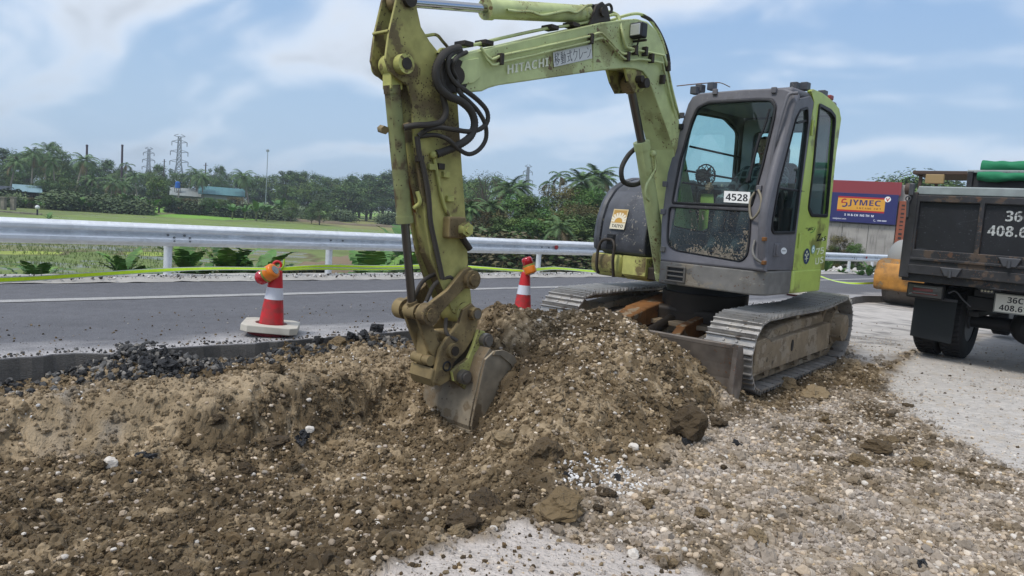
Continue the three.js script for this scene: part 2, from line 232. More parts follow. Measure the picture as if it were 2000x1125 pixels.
{
  const NX = GX.length, NZ = GZ.length, pos = new Float32Array(NX * NZ * 3), col = new Float32Array(NX * NZ * 3), uv = new Float32Array(NX * NZ * 2);
  const wet = [0.070, 0.048, 0.023], brown = [0.178, 0.126, 0.066], tan = [0.35, 0.268, 0.168], dust = [0.48, 0.43, 0.385], slab = [0.50, 0.465, 0.425], grey = [0.16, 0.152, 0.14];
  // coarse grid of the smooth shape first
  const CS = 0.06, cx0 = -6.6, cz0 = -20.5, CNX = Math.ceil(21.4 / CS) + 2, CNZ = Math.ceil(21.4 / CS) + 2, C = new Float32Array(CNX * CNZ);
  for (let j = 0; j < CNZ; j++) for (let i = 0; i < CNX; i++) C[j * CNX + i] = tps(cx0 + i * CS, cz0 + j * CS);
  const base = (x, z) => { const a = (x - cx0) / CS, b = (z - cz0) / CS, i = Math.floor(a), j = Math.floor(b), u = a - i, v = b - j, k = j * CNX + i; return mix(mix(C[k], C[k + 1], u), mix(C[k + CNX], C[k + CNX + 1], u), v); };
  for (let j = 0; j < NZ; j++) for (let i = 0; i < NX; i++) {
    const x = GX[i], z = GZ[j], k = j * NX + i, near = z > -9.5 && x < 5.2;
    const wob = 0.16 * fbm(x * 2.2, z * 2.2, 3, 41) + 0.07 * vn(x * 11, z * 11, 43);
    const du = sst(-0.05, 0.1, inDust(x, z) + wob), sl = sst(-0.08, 0.16, inSlab(x, z) + wob), mi = sst(-0.15, 0.2, inMilled(x, z) + wob), gr = sst(-0.12, 0.25, inGravel(x, z) + wob), sh = sst(-0.06, 0.12, inShelf(x, z) + wob * 0.8), gp = sst(-0.05, 0.12, inGreyPatch(x, z) + wob);
    const clean = Math.max(du, sl, mi * 0.85), churn = (1 - clean) * mix(1, 0.34, gr) * mix(1, 0.55, sh);
    let h = base(x, z) - 0.012, dx = 0, dz = 0;
    if (near) {
      const n1 = fbm(x * 2.1, z * 2.1, 4, 61), c1 = bumps(x + n1 * 0.1, z, 5.2, 71), c2 = bumps(x, z, 11.5, 73), c3 = bumps(x, z, 25, 75);
      const c0 = bumps(x, z + n1 * 0.15, 2.7, 69), crack = Math.abs(vn(x * 4.2 + n1, z * 4.2, 70));
      h += churn * (0.05 * n1 + 0.055 * Math.max(c0, -0.25) + 0.062 * Math.max(c1, -0.2) * (0.4 + 0.6 * sst(-0.2, 0.5, n1)) + 0.036 * c2 + 0.018 * c3 + 0.008 * vn(x * 60, z * 60, 77) - 0.03 * sst(0.14, 0.0, crack)) + clean * 0.006 * fbm(x * 6, z * 6, 3, 63) + (1 - churn) * 0.002 * vn(x * 60, z * 60, 78);
      if (sh > 0.1) h += sh * 0.02 * Math.floor(2.2 * (fbm(x * 3.5, z * 3.5, 3, 67) + 1));                       // crusted, broken in plates
      dx = churn * (0.026 * vn(x * 14, z * 14 + h * 20, 81) + 0.008 * vn(x * 40, z * 40, 85)); dz = churn * (0.026 * vn(x * 14 + 50, z * 14 + h * 20, 83) + 0.008 * vn(x * 40, z * 40, 87));
    } else h += 0.012 * fbm(x * 1.7, z * 1.7, 3, 65) * (1 - sl);
    groundH[k] = h; groundM[k * 4] = churn; groundM[k * 4 + 1] = gr; groundM[k * 4 + 2] = clean; groundM[k * 4 + 3] = sh;
    pos[k * 3] = x + dx; pos[k * 3 + 1] = h; pos[k * 3 + 2] = z + dz; uv[k * 2] = x; uv[k * 2 + 1] = z;
    const t1 = fbm(x * 1.3, z * 1.3, 4, 91), t2 = fbm(x * 7, z * 7, 4, 93), t3 = vn(x * 34, z * 34, 95);
    let c = mix3(wet, brown, clamp(0.5 + t1 * 0.9 + t2 * 0.5));
    c = mix3(c, tan, sst(0.05, 0.6, t2 * 0.9 + t1 * 0.5 + t3 * 0.45) * 0.75);
    c = mix3(c, tan, sh * clamp(0.75 + t2 * 0.6)); c = mix3(c, grey, gp * clamp(0.3 + t2));
    c = mix3(c, mix3(tan, dust, clamp(0.52 + 0.5 * t2)), gr * clamp(0.72 + t2 * 0.9 + t1 * 0.5));
    const dirty = sst(0.1, 0.7, t2 * 0.6 + t3 * 0.35 + t1 * 0.35);
    c = mix3(c, mix3(dust, tan, dirty * 0.55), du); c = mix3(c, mix3(slab, tan, dirty * 0.45), sl);
    const streak = sst(0.0, 0.6, fbm(x * 2.2 + z * 1.2, z * 3.5 - x * 2.9, 4, 97) + t3 * 0.3);
    c = mix3(c, mix3(slab, grey, streak * 0.8), mi * (1 - sl));
    const f = 1 + 0.16 * t3 + clean * 0.14 * vn(x * 90, z * 90, 99); for (let q = 0; q < 3; q++) groundC[k * 3 + q] = col[k * 3 + q] = c[q] * f;
  }
  const idx = [];
  for (let j = 0; j < NZ - 1; j++) for (let i = 0; i < NX - 1; i++) {
    const x = GX[i], z = GZ[j], n = toRoad(x, z)[1]; if (n > 6.6) continue;                                      // the road slab covers the rest
    if (x < -0.75 * -z - 1.8 || x > 0.80 * -z + 2.8) continue;
    const a = j * NX + i, b = a + 1, c = a + NX, d = c + 1; idx.push(a, b, c, b, d, c);
  }
  const g = new THREE.BufferGeometry(); g.setAttribute('position', new THREE.BufferAttribute(pos, 3)); g.setAttribute('color', new THREE.BufferAttribute(col, 3)); g.setAttribute('uv', new THREE.BufferAttribute(uv, 2)); g.setIndex(idx); g.computeVertexNormals();
  const bt = bumpy(32, 7); bt.repeat.set(2.2, 2.2);
  structure(new THREE.Mesh(g, std({ vertexColors: true, roughness: 0.95, bumpMap: bt, bumpScale: 0.014 })), 'ground');
}
function gridAt(A, x, z) { let lo = 0, hi = A.length - 1; const inc = A[1] > A[0]; while (hi - lo > 1) { const m = (lo + hi) >> 1; if ((A[m] <= x) === inc) lo = m; else hi = m; } return [lo, clamp((x - A[lo]) / (A[lo + 1] - A[lo]))]; }
function groundY(x, z) { const [i, u] = gridAt(GX, x), [j, v] = gridAt(GZ, z), N = GX.length, k = j * N + i; return mix(mix(groundH[k], groundH[k + 1], u), mix(groundH[k + N], groundH[k + N + 1], u), v); }
function groundMask(x, z) { const [i] = gridAt(GX, x), [j] = gridAt(GZ, z), k = (j * GX.length + i) * 4; return groundM.subarray(k, k + 4); }

function groundCol(x, z) { const [i] = gridAt(GX, x), [j] = gridAt(GZ, z), k = (j * GX.length + i) * 3; return [groundC[k], groundC[k + 1], groundC[k + 2]]; }

// ---------------------------------------------------------------- stones and crumbs
function lump(seed, rough, flat, detail = 1, facet = 0) {
  const g = new THREE.IcosahedronGeometry(1, detail), p = g.attributes.position, v = new THREE.Vector3();
  const cuts = []; const r = rng(seed * 977 + 5); for (let k = 0; k < facet; k++) cuts.push([V(r() * 2 - 1, r() * 2 - 1, r() * 2 - 1).normalize(), 0.55 + r() * 0.3]);
  for (let i = 0; i < p.count; i++) { v.fromBufferAttribute(p, i); let f = 1 + rough * vn3(v.x * 1.6 + seed * 9.1, v.y * 1.6, v.z * 1.6) + rough * 0.6 * vn3(v.x * 3.7, v.y * 3.7 + seed, v.z * 3.7); for (const [n, d] of cuts) { const a = v.dot(n); if (a * f > d) f = d / a; } p.setXYZ(i, v.x * f, v.y * f * flat, v.z * f * 0.85); }
  g.computeVertexNormals(); return g;
}
const pebbleG = [1, 2, 3].map((s) => lump(s, 0.16, 0.7, 1)), clodG = [4, 5, 6].map((s) => lump(s, 0.42, 0.75, 1)), chipG = [7, 8].map((s) => lump(s, 0.2, 0.6, 1, 6));
const stoneMat = std({ color: 0xffffff, roughness: 0.85 }), clodMat = std({ color: 0xffffff, roughness: 0.97, bumpMap: bumpy(8, 19, 256), bumpScale: 0.004 });
const pebbleCol = [[0.52, 0.41, 0.29], [0.46, 0.365, 0.26], [0.63, 0.54, 0.43], [0.36, 0.28, 0.195], [0.62, 0.57, 0.50], [0.25, 0.20, 0.145], [0.40, 0.335, 0.275], [0.46, 0.35, 0.215]], soilCol = [[0.078, 0.053, 0.026], [0.135, 0.095, 0.048], [0.056, 0.038, 0.019], [0.21, 0.155, 0.088], [0.13, 0.083, 0.038]], tarCol = [[0.020, 0.020, 0.020], [0.030, 0.030, 0.031], [0.046, 0.045, 0.044]], whiteCol = [[0.62, 0.60, 0.565], [0.54, 0.51, 0.47], [0.68, 0.665, 0.645]];
function scatter(name, geos, mat, cols, count, seed, place) {
  const r = rng(seed), list = geos.map(() => []), m = new THREE.Matrix4(), q = new THREE.Quaternion(), e = new THREE.Euler();
  for (let i = 0; i < count; i++) { const s = place(r); if (!s) continue; const co = cols[Math.floor(r() * cols.length)], mixed = s.blend ? mix3(co, groundCol(s.p.x, s.p.z), s.blend) : co; list[i % geos.length].push([s, e.set(r() * 6.3, r() * 6.3, r() * 6.3).clone(), mixed, s.blend ? 0.82 + r() * 0.36 : 0.75 + r() * 0.5]); }
  const grp = new THREE.Group();
  list.forEach((L, k) => {
    const im = new THREE.InstancedMesh(geos[k], mat, L.length), c = new THREE.Color();
    L.forEach(([s, eu, co, f], i) => { q.setFromEuler(s.flat ? e.set((eu.x - 3.1) * 0.12, eu.y, (eu.z - 3.1) * 0.12) : eu); m.compose(s.p, q, V(s.r, s.r * (s.tall || 1), s.r)); im.setMatrixAt(i, m); im.setColorAt(i, c.setRGB(co[0] * f, co[1] * f, co[2] * f)); });
    im.name = numbered(name); im.userData.kind = 'stuff'; im.castShadow = im.receiveShadow = true; scene.add(im);
    tag(im, scatter.label, scatter.cat);
  });
}
const inView = (x, z) => x > -0.72 * -z - 0.5 && x < 0.76 * -z + 0.6 && toRoad(x, z)[1] < 5.88;
// the digging machine's own footprint and the bucket stay clear
const pick = (r, z0, z1) => { const z = -(z0 + (z1 - z0) * r()), w = 1.5 * -z + 1.1, x = -0.72 * -z - 0.5 + w * r(); return [x, z]; };
const dens = (r, z) => r() < clamp((-z) / 7.2);                 // evens out the wedge-shaped sampling to equal numbers per square metre
scatter.label = 'loose brown soil crumbs strewn over the dug ground'; scatter.cat = 'soil';
scatter('soil_crumbs', clodG, clodMat, soilCol, 210000, 101, (r) => {
  const [x, z] = pick(r, 1.8, 7.6); if (!dens(r, z) || !inView(x, z)) return null; const m = groundMask(x, z), p = r();
  if (p > 0.06 + m[0] * 0.9 + m[1] * 0.42) return null;
  const s = 0.0035 + 0.017 * Math.pow(r(), 3.4) + (r() < 0.012 ? 0.012 + 0.014 * r() : 0), k = m[2] > 0.5 ? 0.6 : 1; return { p: V(x, groundY(x, z) + s * 0.12 * k, z), r: s * k, blend: 0.6 };
});
scatter.label = 'crumbly lumps of damp soil heaped over the dug ground'; scatter.cat = 'soil';
scatter('soil_lumps', [25, 26, 27].map((s) => lump(s, 0.5, 0.75, 2)), clodMat, soilCol, 14000, 111, (r) => {
  const [x, z] = pick(r, 1.8, 9.6); if (!dens(r, z) || !inView(x, z) || (z < -7.4 && x < 2.4)) return null; const m = groundMask(x, z), n = fbm(x * 1.1, z * 1.1, 3, 151); if (r() > m[0] * (0.35 + 0.9 * sst(-0.3, 0.3, n)) + m[1] * 0.5 * sst(0.04, 0.36, n)) return null;
  const s = 0.012 + 0.032 * Math.pow(r(), 2.8); return { p: V(x, groundY(x, z) + s * 0.1, z), r: s, blend: 0.7 };
});
scatter.label = 'pale rounded gravel mixed through the churned soil'; scatter.cat = 'gravel';
scatter('gravel', pebbleG, stoneMat, pebbleCol, 190000, 102, (r) => {
  const [x, z] = pick(r, 1.8, 10.5); if (z < -7.4 && x < 2.4) return null; if (!dens(r, z) || !inView(x, z)) return null; const m = groundMask(x, z), heap = sst(0.05, 0.4, groundY(x, z)) * sst(-0.1, 0.35, x), cl = 0.5 + 0.5 * fbm(x * 1.5, z * 1.5, 3, 131);
  if (r() > 0.035 + m[1] * 0.85 + heap * 0.95 + m[0] * 0.62 * cl - m[3] * 0.1 + (m[2] > 0.5 ? 0.16 : 0)) return null;
  const s = (0.003 + 0.0165 * Math.pow(r(), 2.8) + (r() < 0.006 ? 0.01 : 0)) * (m[2] > 0.5 ? 0.55 : 1); return { p: V(x, groundY(x, z) + s * 0.22, z), r: s, flat: true, blend: r() < 0.42 ? 0.6 : 0.08 };
});
scatter.label = 'brown crumbs scattered thinly over the pale hard standing'; scatter.cat = 'soil';
scatter('soil_grains', clodG, clodMat, soilCol.concat([[0.30, 0.24, 0.18], [0.36, 0.32, 0.28]]), 42000, 103, (r) => {
  const z = -(2.0 + 12 * r() * r()), x = 8.5 * r() * r() - 0.7; if (toRoad(x, z)[1] > 5.7 || !(x < 0.78 * -z + 0.8)) return null; const m = groundMask(x, z); if (m[2] < 0.3 || r() > 0.25 + 0.7 * sst(-0.1, 0.5, fbm(x * 1.2, z * 1.2, 3, 141))) return null;
  const s = 0.002 + 0.012 * Math.pow(r(), 4); return { p: V(x, groundY(x, z) + s * 0.3, z), r: s };
});
// black asphalt crumbs and white chippings along the cut edge of the road
const edgeDensity = (s) => 0.6 + 0.4 * sst(-0.2, 0.4, vn(s * 1.1, 2, 17));
scatter.label = 'black asphalt crumbs along the cut edge of the road'; scatter.cat = 'rubble';
scatter('asphalt_crumbs', [41, 42, 43].map((q) => lump(q, 0.5, 0.8, 1, 3)), std({ color: 0xffffff, roughness: 0.8 }), tarCol.concat([[0.09, 0.088, 0.085], [0.2, 0.185, 0.165]]), 9000, 104, (r) => {
  if (r() < 0.11) { const a = r() * 6.28, q = Math.pow(r(), 0.7), p = onY(305 + 150 * q * Math.cos(a), 712 + 24 * q * Math.sin(a) - 8 * q * Math.cos(a), -0.1), h = 0.055 * (1 - q * q), k = 0.006 + 0.03 * Math.pow(r(), 2); return { p: V(p.x, groundY(p.x, p.z) + h * r() + k * 0.3, p.z), r: k }; }
  const s = -4.6 + 20 * Math.pow(r(), 1.3); if (r() > edgeDensity(s)) return null; const on = r() < 0.22, n = edgeN(s) + (on ? 0.02 + 0.22 * r() * r() : -0.04 - 0.42 * Math.pow(r(), 1.5) * (s < 1.5 ? 1.2 : 0.6)), p = road(s, n), q = on ? 0.004 + 0.012 * Math.pow(r(), 2) : 0.006 + 0.028 * Math.pow(r(), 2);
  return { p: V(p.x, (on ? 0 : groundY(p.x, p.z)) + q * 0.45, p.z), r: q };
});
scatter.label = 'white limestone chippings spilled in small patches'; scatter.cat = 'gravel';
scatter('white_chippings', chipG, stoneMat, whiteCol, 2400, 105, (r) => {
  const k = r(); let x, z;
  if (k < 0.45) { const p = onY(1105 + 150 * r() + 30 * (r() - 0.5), 945 - 35 * r() + 18 * (r() - 0.5), -0.13); if (r() < 0.55) return null; x = p.x + 0.1 * (r() - 0.5); z = p.z + 0.06 * (r() - 0.5); }
  else if (k < 0.62) { const s = -1.55 + 0.5 * (r() + r() - 1), p = road(s, 5.72 + 0.18 * (r() - 0.6)); x = p.x; z = p.z; }
  else if (k < 0.74) { const s = 0.62 + 0.3 * (r() + r() - 1), p = road(s, 5.72 + 0.12 * (r() - 0.6)); x = p.x; z = p.z; }
  else { const s = -4.6 + 11 * r(), p = road(s, 5.7 - 0.5 * r()); x = p.x; z = p.z; }
  const q = 0.005 + 0.013 * r() * r(); return { p: V(x, groundY(x, z) + q * 0.5, z), r: q };
});
scatter.label = 'crumbs of soil and grit dropped on the near lane'; scatter.cat = 'soil';
scatter('road_grit', clodG, clodMat, soilCol.concat([[0.4, 0.36, 0.32], [0.05, 0.05, 0.05]]), 2600, 114, (r) => { const s = -4 + 16 * r(), w = 1.9 * Math.pow(r(), 2.4), p = road(s, edgeN(s) + 0.02 + w), k = 0.003 + 0.009 * Math.pow(r(), 3); return { p: V(p.x, k * 0.3, p.z), r: k }; });
// single stones, clods and lumps of broken asphalt
function stone(name, g, m, x, y, z, s, yaw, tilt, label, cat, group, flat = 1) { const o = new THREE.Mesh(g, m); o.name = numbered(name); o.position.set(x, y, z); o.rotation.set(tilt, yaw, tilt * 0.6); o.scale.set(s, s * flat, s); shade(o); scene.add(o); return tag(o, label, cat, group); }
const fineP = [11, 12, 13, 14].map((s) => lump(s, 0.17, 0.72, 2)), fineC = [15, 16, 17, 18].map((s) => lump(s, 0.40, 0.8, 3)), fineA = [21, 22, 23].map((s) => lump(s, 0.45, 0.85, 3, 2));
const pebbleM = pebbleCol.slice(0, 5).map((c) => std({ color: new THREE.Color().setRGB(...c), roughness: 0.82, bumpMap: bumpy(12, 5, 128), bumpScale: 0.002 })), clodB = bumpy(16, 23, 256), clodM = soilCol.slice(0, 4).map((c) => std({ color: new THREE.Color().setRGB(c[0] * 1.15, c[1] * 1.15, c[2] * 1.15), roughness: 0.97, bumpMap: clodB, bumpScale: 0.02 })), tarM = std({ color: new THREE.Color().setRGB(0.026, 0.027, 0.03), roughness: 0.75, bumpMap: clodB, bumpScale: 0.03 });
{
  const r = rng(77); let n = 0;
  while (n < 150) {
    const [x, z] = pick(r, 2.0, 6.4); if (!inView(x, z)) continue; const m = groundMask(x, z), heap = sst(0.05, 0.4, groundY(x, z)) * sst(-0.1, 0.35, x); if (r() > m[1] * 0.9 + m[0] * 0.22 + heap * 0.8) continue;
    if (Math.hypot(x + 0.05, z + 5.6) < 0.75) continue;
    const s = 0.013 + 0.013 * r() * r(), zone = m[1] > 0.5 ? 0 : heap > 0.3 ? 1 : 2, white = r() < 0.12;
    stone('stone', fineP[n % 4], white ? pebbleM[4] : pebbleM[n % 4], x, groundY(x, z) + s * 0.35, z, s, r() * 6, (r() - 0.5) * 0.6, ['rounded pale pebble lying in the gravelly strip', 'pale pebble lodged in the heap of dug soil', 'pale pebble half sunk in the brown churned soil'][zone], 'stone', ['pebbles in the gravelly strip', 'pebbles on the heap', 'pebbles in the churned soil'][zone]); n++;
  }
  n = 0;
  while (n < 70) {
    const [x, z] = pick(r, 2.0, 6.0); if (!inView(x, z)) continue; const m = groundMask(x, z); if (m[2] > 0.4 || r() > 0.15 + m[0] * 0.7) continue; if (Math.hypot(x + 0.05, z + 5.6) < 0.75) continue;
    const s = 0.022 + 0.035 * Math.pow(r(), 2);
    stone('soil_clod', fineC[n % 4], clodM[n % 4], x, groundY(x, z) + s * 0.3, z, s, r() * 6, (r() - 0.5), 'small crumbly brown clod on the churned soil', 'clod', 'small clods on the churned soil'); n++;
  }
  // the clods and lumps one can name
  for (const [u, v, s, fl, label] of [[1063, 888, 0.105, 0.85, 'large rounded clod at the foot of the heap'], [990, 862, 0.10, 0.9, 'big brown clod below the bucket at the pit rim'], [1345, 835, 0.12, 1.25, 'tall broken slab of earth at the right foot of the heap'], [1405, 828, 0.07, 0.7, 'dark clod beside the earth slab under the blade'],
    [660, 672, 0.085, 0.8, 'pale pointed clod on the shelf beside the road edge'], [1590, 770, 0.13, 0.5, 'flat dark clod beside the near crawler track'], [1540, 752, 0.09, 0.8, 'crumbly clod heaped against the near crawler track'], [1715, 873, 0.085, 0.6, 'dark clod at the border of the gravel and the pale slab'], [1740, 862, 0.06, 0.6, 'smaller clod behind the dark clod by the pale slab'],
    [1800, 905, 0.07, 0.55, 'low brown clod in the gravel towards the pale slab'], [1478, 1050, 0.048, 0.8, 'round brown clod alone in the gravel'], [1100, 990, 0.105, 0.75, 'rusty brown clod at the edge of the dusty surface'], [1185, 965, 0.055, 0.6, 'soft brown clod next to the white chippings'], [545, 862, 0.085, 0.45, 'flat tan plate of earth on the pit floor'],
    [945, 985, 0.085, 0.7, 'dark earthy lump on the berm of the pit'], [905, 1020, 0.075, 0.7, 'brown lump at the outer edge of the berm'], [1775, 793, 0.05, 0.45, 'long brown clod lying alone on the pale slab'], [1680, 900, 0.065, 0.6, 'brown clod in the gravel below the dark clods']]) {
    let p = onY(u, v, -0.1); for (let k = 0; k < 8; k++) p = onY(u, v, groundY(p.x, p.z) + s * fl * 0.4);
    const h = Math.abs(Math.round(u)) % 4; stone('soil_clod', fineC[h], clodM[(h + 1) % 4], p.x, p.y, p.z, s, u, 0.2, label, 'clod', undefined, fl);
  }
  for (const [u, v, s, where, label] of [[737, 641, 0.075, 1, 'biggest black asphalt lump standing on the road edge'], [712, 653, 0.05, 1, 'black asphalt lump leaning against the biggest lump'], [686, 654, 0.042, 1, 'fist sized black asphalt lump on the road edge'], [622, 664, 0.042, 1, 'round black asphalt lump beside the cone'], [265, 690, 0.055, 0, 'dark asphalt lump on top of the black rubble'], [308, 695, 0.06, 0, 'wide asphalt lump in the black rubble by the road'], [330, 716, 0.07, 0, 'low asphalt lump at the foot of the black rubble'], [282, 712, 0.065, 0, 'asphalt lump dusted with white chippings'], [365, 726, 0.05, 0, 'asphalt lump at the right end of the black rubble'], [322, 685, 0.03, 1, 'small asphalt lump on the dusty road edge'],
    [583, 862, 0.06, 0, 'black asphalt lump on the floor of the pit'], [598, 846, 0.035, 0, 'small black asphalt lump behind the one in the pit'], [283, 897, 0.055, 0, 'black asphalt lump beside the broken white slab'], [262, 933, 0.04, 0, 'flat black asphalt piece in the churned soil'], [1438, 867, 0.03, 0, 'black asphalt bit in the gravel'], [1795, 1105, 0.035, 0, 'black asphalt bit in the gravel by the brown soil'], [1338, 862, 0.026, 0, 'tiny black asphalt bit at the foot of the earth slab'], [1105, 928, 0.02, 0, 'black bit among the white chippings'], [1205, 932, 0.024, 0, 'black crumb at the end of the white chippings']]) {
    let p = onY(u, v, where ? 0.02 : -0.2); if (!where) for (let k = 0; k < 8; k++) p = onY(u, v, groundY(p.x, p.z) + s * 0.4); else p = onY(u, v, s * 0.5);
    stone('asphalt_chunk', fineA[Math.round(u) % 3], tarM, p.x, p.y, p.z, s, u, 0.3, label, 'asphalt lump');
  }
  for (const [u, v, s, c, label] of [[216, 905, 0.06, 4, 'pointed white slab fragment stuck upright in the soil'], [247, 803, 0.03, 2, 'smooth grey white stone on the bank'], [1232, 968, 0.03, 4, 'bright white stone at the end of the white chippings'], [1238, 1083, 0.034, 4, 'white stone on the dusty surface below the rusty clod'], [1660, 965, 0.035, 2, 'pale grey stone in the gravel by the dark soil'], [1237, 873, 0.038, 4, 'large white stone on the lower slope of the heap'], [1567, 1115, 0.045, 1, 'flat tan stone in the gravel'], [605, 838, 0.03, 4, 'thin white sliver of stone on the pit floor']]) {
    let p = onY(u, v, -0.2); for (let k = 0; k < 8; k++) p = onY(u, v, groundY(p.x, p.z) + s * 0.4);
    stone('stone', chipFine(u), pebbleM[c], p.x, p.y, p.z, s, u * 0.7, 0.4, label, 'stone');
  }
  function chipFine(u) { return lump(30 + Math.round(u) % 7, 0.12, 0.7, 2, 7); }
}
// ================================================================ road, shoulder, embankment, field
{
  const S = []; for (let s = -14; s < 90; s += s < 13 ? 0.07 : 0.07 + (s - 13) * 0.05) S.push(s);
  const NN = []; for (let n = 0; n < 4.45; n += n < 1.0 ? 0.06 : 0.14) NN.push(n); NN.push(4.45);
  const rows = [[-0.004, -0.3], [-0.003, -0.012], ...NN.map((n) => [n, 0])], pos = [], col = [], uv = [], idx = [];
  for (const s of S) for (let k = 0; k < rows.length; k++) {
    const e = edgeN(s), [d, y] = rows[k], n = e + d * (10.4 - e) / 4.45 + (k === 0 ? -0.03 + 0.03 * vn(s * 7, 3, 21) : 0), p = road(s, n), w = n - e;
    pos.push(p.x, y, p.z); uv.push(s, y * 3 + n);
    const wear = 1 + 0.07 * fbm(s * 0.25, n * 1.1, 3, 23) + 0.03 * fbm(s * 2.4, n * 2.4, 3, 25);
    const wn = n + 0.06 * vn(s * 0.4, 2, 14), path = Math.exp(-(((wn - 7.25) / 0.28) ** 2)) + Math.exp(-(((wn - 8.3) / 0.2) ** 2)), patch = sst(0.28, 0.34, fbm(s * 0.22 + 3, n * 0.5, 2, 16)), tw = wear * (1 - 0.10 * path * (0.7 + 0.5 * vn(s * 2, n * 5, 18)) + 0.07 * patch);
    let c = [0.180 * tw, 0.180 * tw, 0.190 * tw];
    const dn = fbm(s * 1.3, n * 3.0, 4, 27), d1 = sst(0.62, 0.02, w + dn * 0.34 - 0.12 * sst(-1, -6, s)), d2 = sst(0.22, 0.6, fbm(s * 0.7 + 5, n * 4.5, 4, 29)) * sst(2.1, 0.4, w);
    c = mix3(c, [0.60, 0.575, 0.555], clamp(d1 * 0.95 + d2 * 0.28) * (y < 0 ? 0.15 : 1)); if (y < 0 || k === 1 && false) c = mix3([0.12, 0.112, 0.10], [0.23, 0.213, 0.19], clamp(0.4 + 0.9 * fbm(s * 2.5, y * 9, 3, 28)));
    col.push(...c);
  }
  const R = rows.length; for (let i = 0; i < S.length - 1; i++) for (let k = 0; k < R - 1; k++) { const a = i * R + k, b = a + 1, c = a + R, d = c + 1; idx.push(a, c, b, b, c, d); }
  let g = new THREE.BufferGeometry(); g.setAttribute('position', new THREE.Float32BufferAttribute(pos, 3)); g.setAttribute('color', new THREE.Float32BufferAttribute(col, 3)); g.setAttribute('uv', new THREE.Float32BufferAttribute(uv, 2)); g.setIndex(idx);
  g = g.toNonIndexed(); g.computeVertexNormals();
  const asphalt = tex(512, 512, (u, v) => { const [d, id] = cell(u * 96, v * 96, 5, 96); const k = 0.80 + 0.05 * fbm(u * 8, v * 8, 4, 6, 8) + (id - 0.5) * 0.36 * sst(0.6, 0.2, d); return [k, k, k * 1.01]; }); asphalt.repeat.set(1.3, 1.3);
  const ab = bumpy(64, 31); ab.repeat.set(1.3, 1.3);
  structure(new THREE.Mesh(g, std({ vertexColors: true, map: asphalt, roughness: 0.86, bumpMap: ab, bumpScale: 0.004 })), 'road');
  // a strip from n0 to n1 with ragged edges
  const strip = (n0, n1, y, rag, colr, o, s0 = -14, s1 = 90, hasGap) => {
    const p = [], c = [], u = [], ix = []; let i = 0, ss = []; for (let s = s0; s < s1; s += s < 13 ? 0.06 : 0.06 + (s - 13) * 0.04) ss.push(s);
    for (const s of ss) { for (let k = 0; k <= 6; k++) { const n = mix(n0 + rag * vn(s * 4, 1, 33) + rag * 0.6 * vn(s * 15, 2, 33), n1 + rag * vn(s * 4, 5, 35), k / 6), q = road(s, n, typeof y === 'function' ? y(k / 6, s) : y); p.push(q.x, q.y, q.z); u.push(s, n); c.push(...colr(s, n, k / 6)); } }
    for (let a = 0; a < ss.length - 1; a++) for (let k = 0; k < 6; k++) { const q = a * 7 + k; ix.push(q, q + 7, q + 1, q + 1, q + 7, q + 8); }
    const gg = new THREE.BufferGeometry(); gg.setAttribute('position', new THREE.Float32BufferAttribute(p, 3)); gg.setAttribute('color', new THREE.Float32BufferAttribute(c, 3)); gg.setAttribute('uv', new THREE.Float32BufferAttribute(u, 2)); gg.setIndex(ix); gg.computeVertexNormals();
    return new THREE.Mesh(gg, std({ vertexColors: true, roughness: 0.9, ...o }));
  };
  structure(strip(8.72, 8.91, 0.006, 0.006, (s, n) => { const w = sst(0.25, 0.7, fbm(s * 3, n * 22, 4, 37)); return mix3([0.56, 0.55, 0.52], [0.2, 0.2, 0.2], w * 0.6); }, { map: asphalt, bumpMap: ab, bumpScale: 0.002 }), 'lane_marking');
  structure(strip(10.30, 10.98, (t, s) => 0.008 + 0.035 * sst(0, 0.5, t) + 0.006 * vn(s * 5, t * 4, 39), 0.03, (s, n, t) => { const k = 0.85 + 0.2 * fbm(s * 3, n * 8, 3, 41); return [0.44 * k, 0.42 * k, 0.385 * k]; }, {}), 'road_shoulder');
  const r = rng(5); scatter.label = 'small dark crumbs on the pale shoulder under the guardrail'; scatter.cat = 'rubble';
  scatter('shoulder_crumbs', chipG, stoneMat, [[0.06, 0.055, 0.05], [0.3, 0.27, 0.24], [0.6, 0.58, 0.55]], 2600, 106, (q) => { const s = -9 + 36 * q() * q(), n = 10.34 + 0.5 * q(), p = road(s, n), k = 0.008 + 0.022 * Math.pow(q(), 3); return { p: V(p.x, 0.045 + k * 0.3, p.z), r: k }; });
}
const FIELD = -2.2;
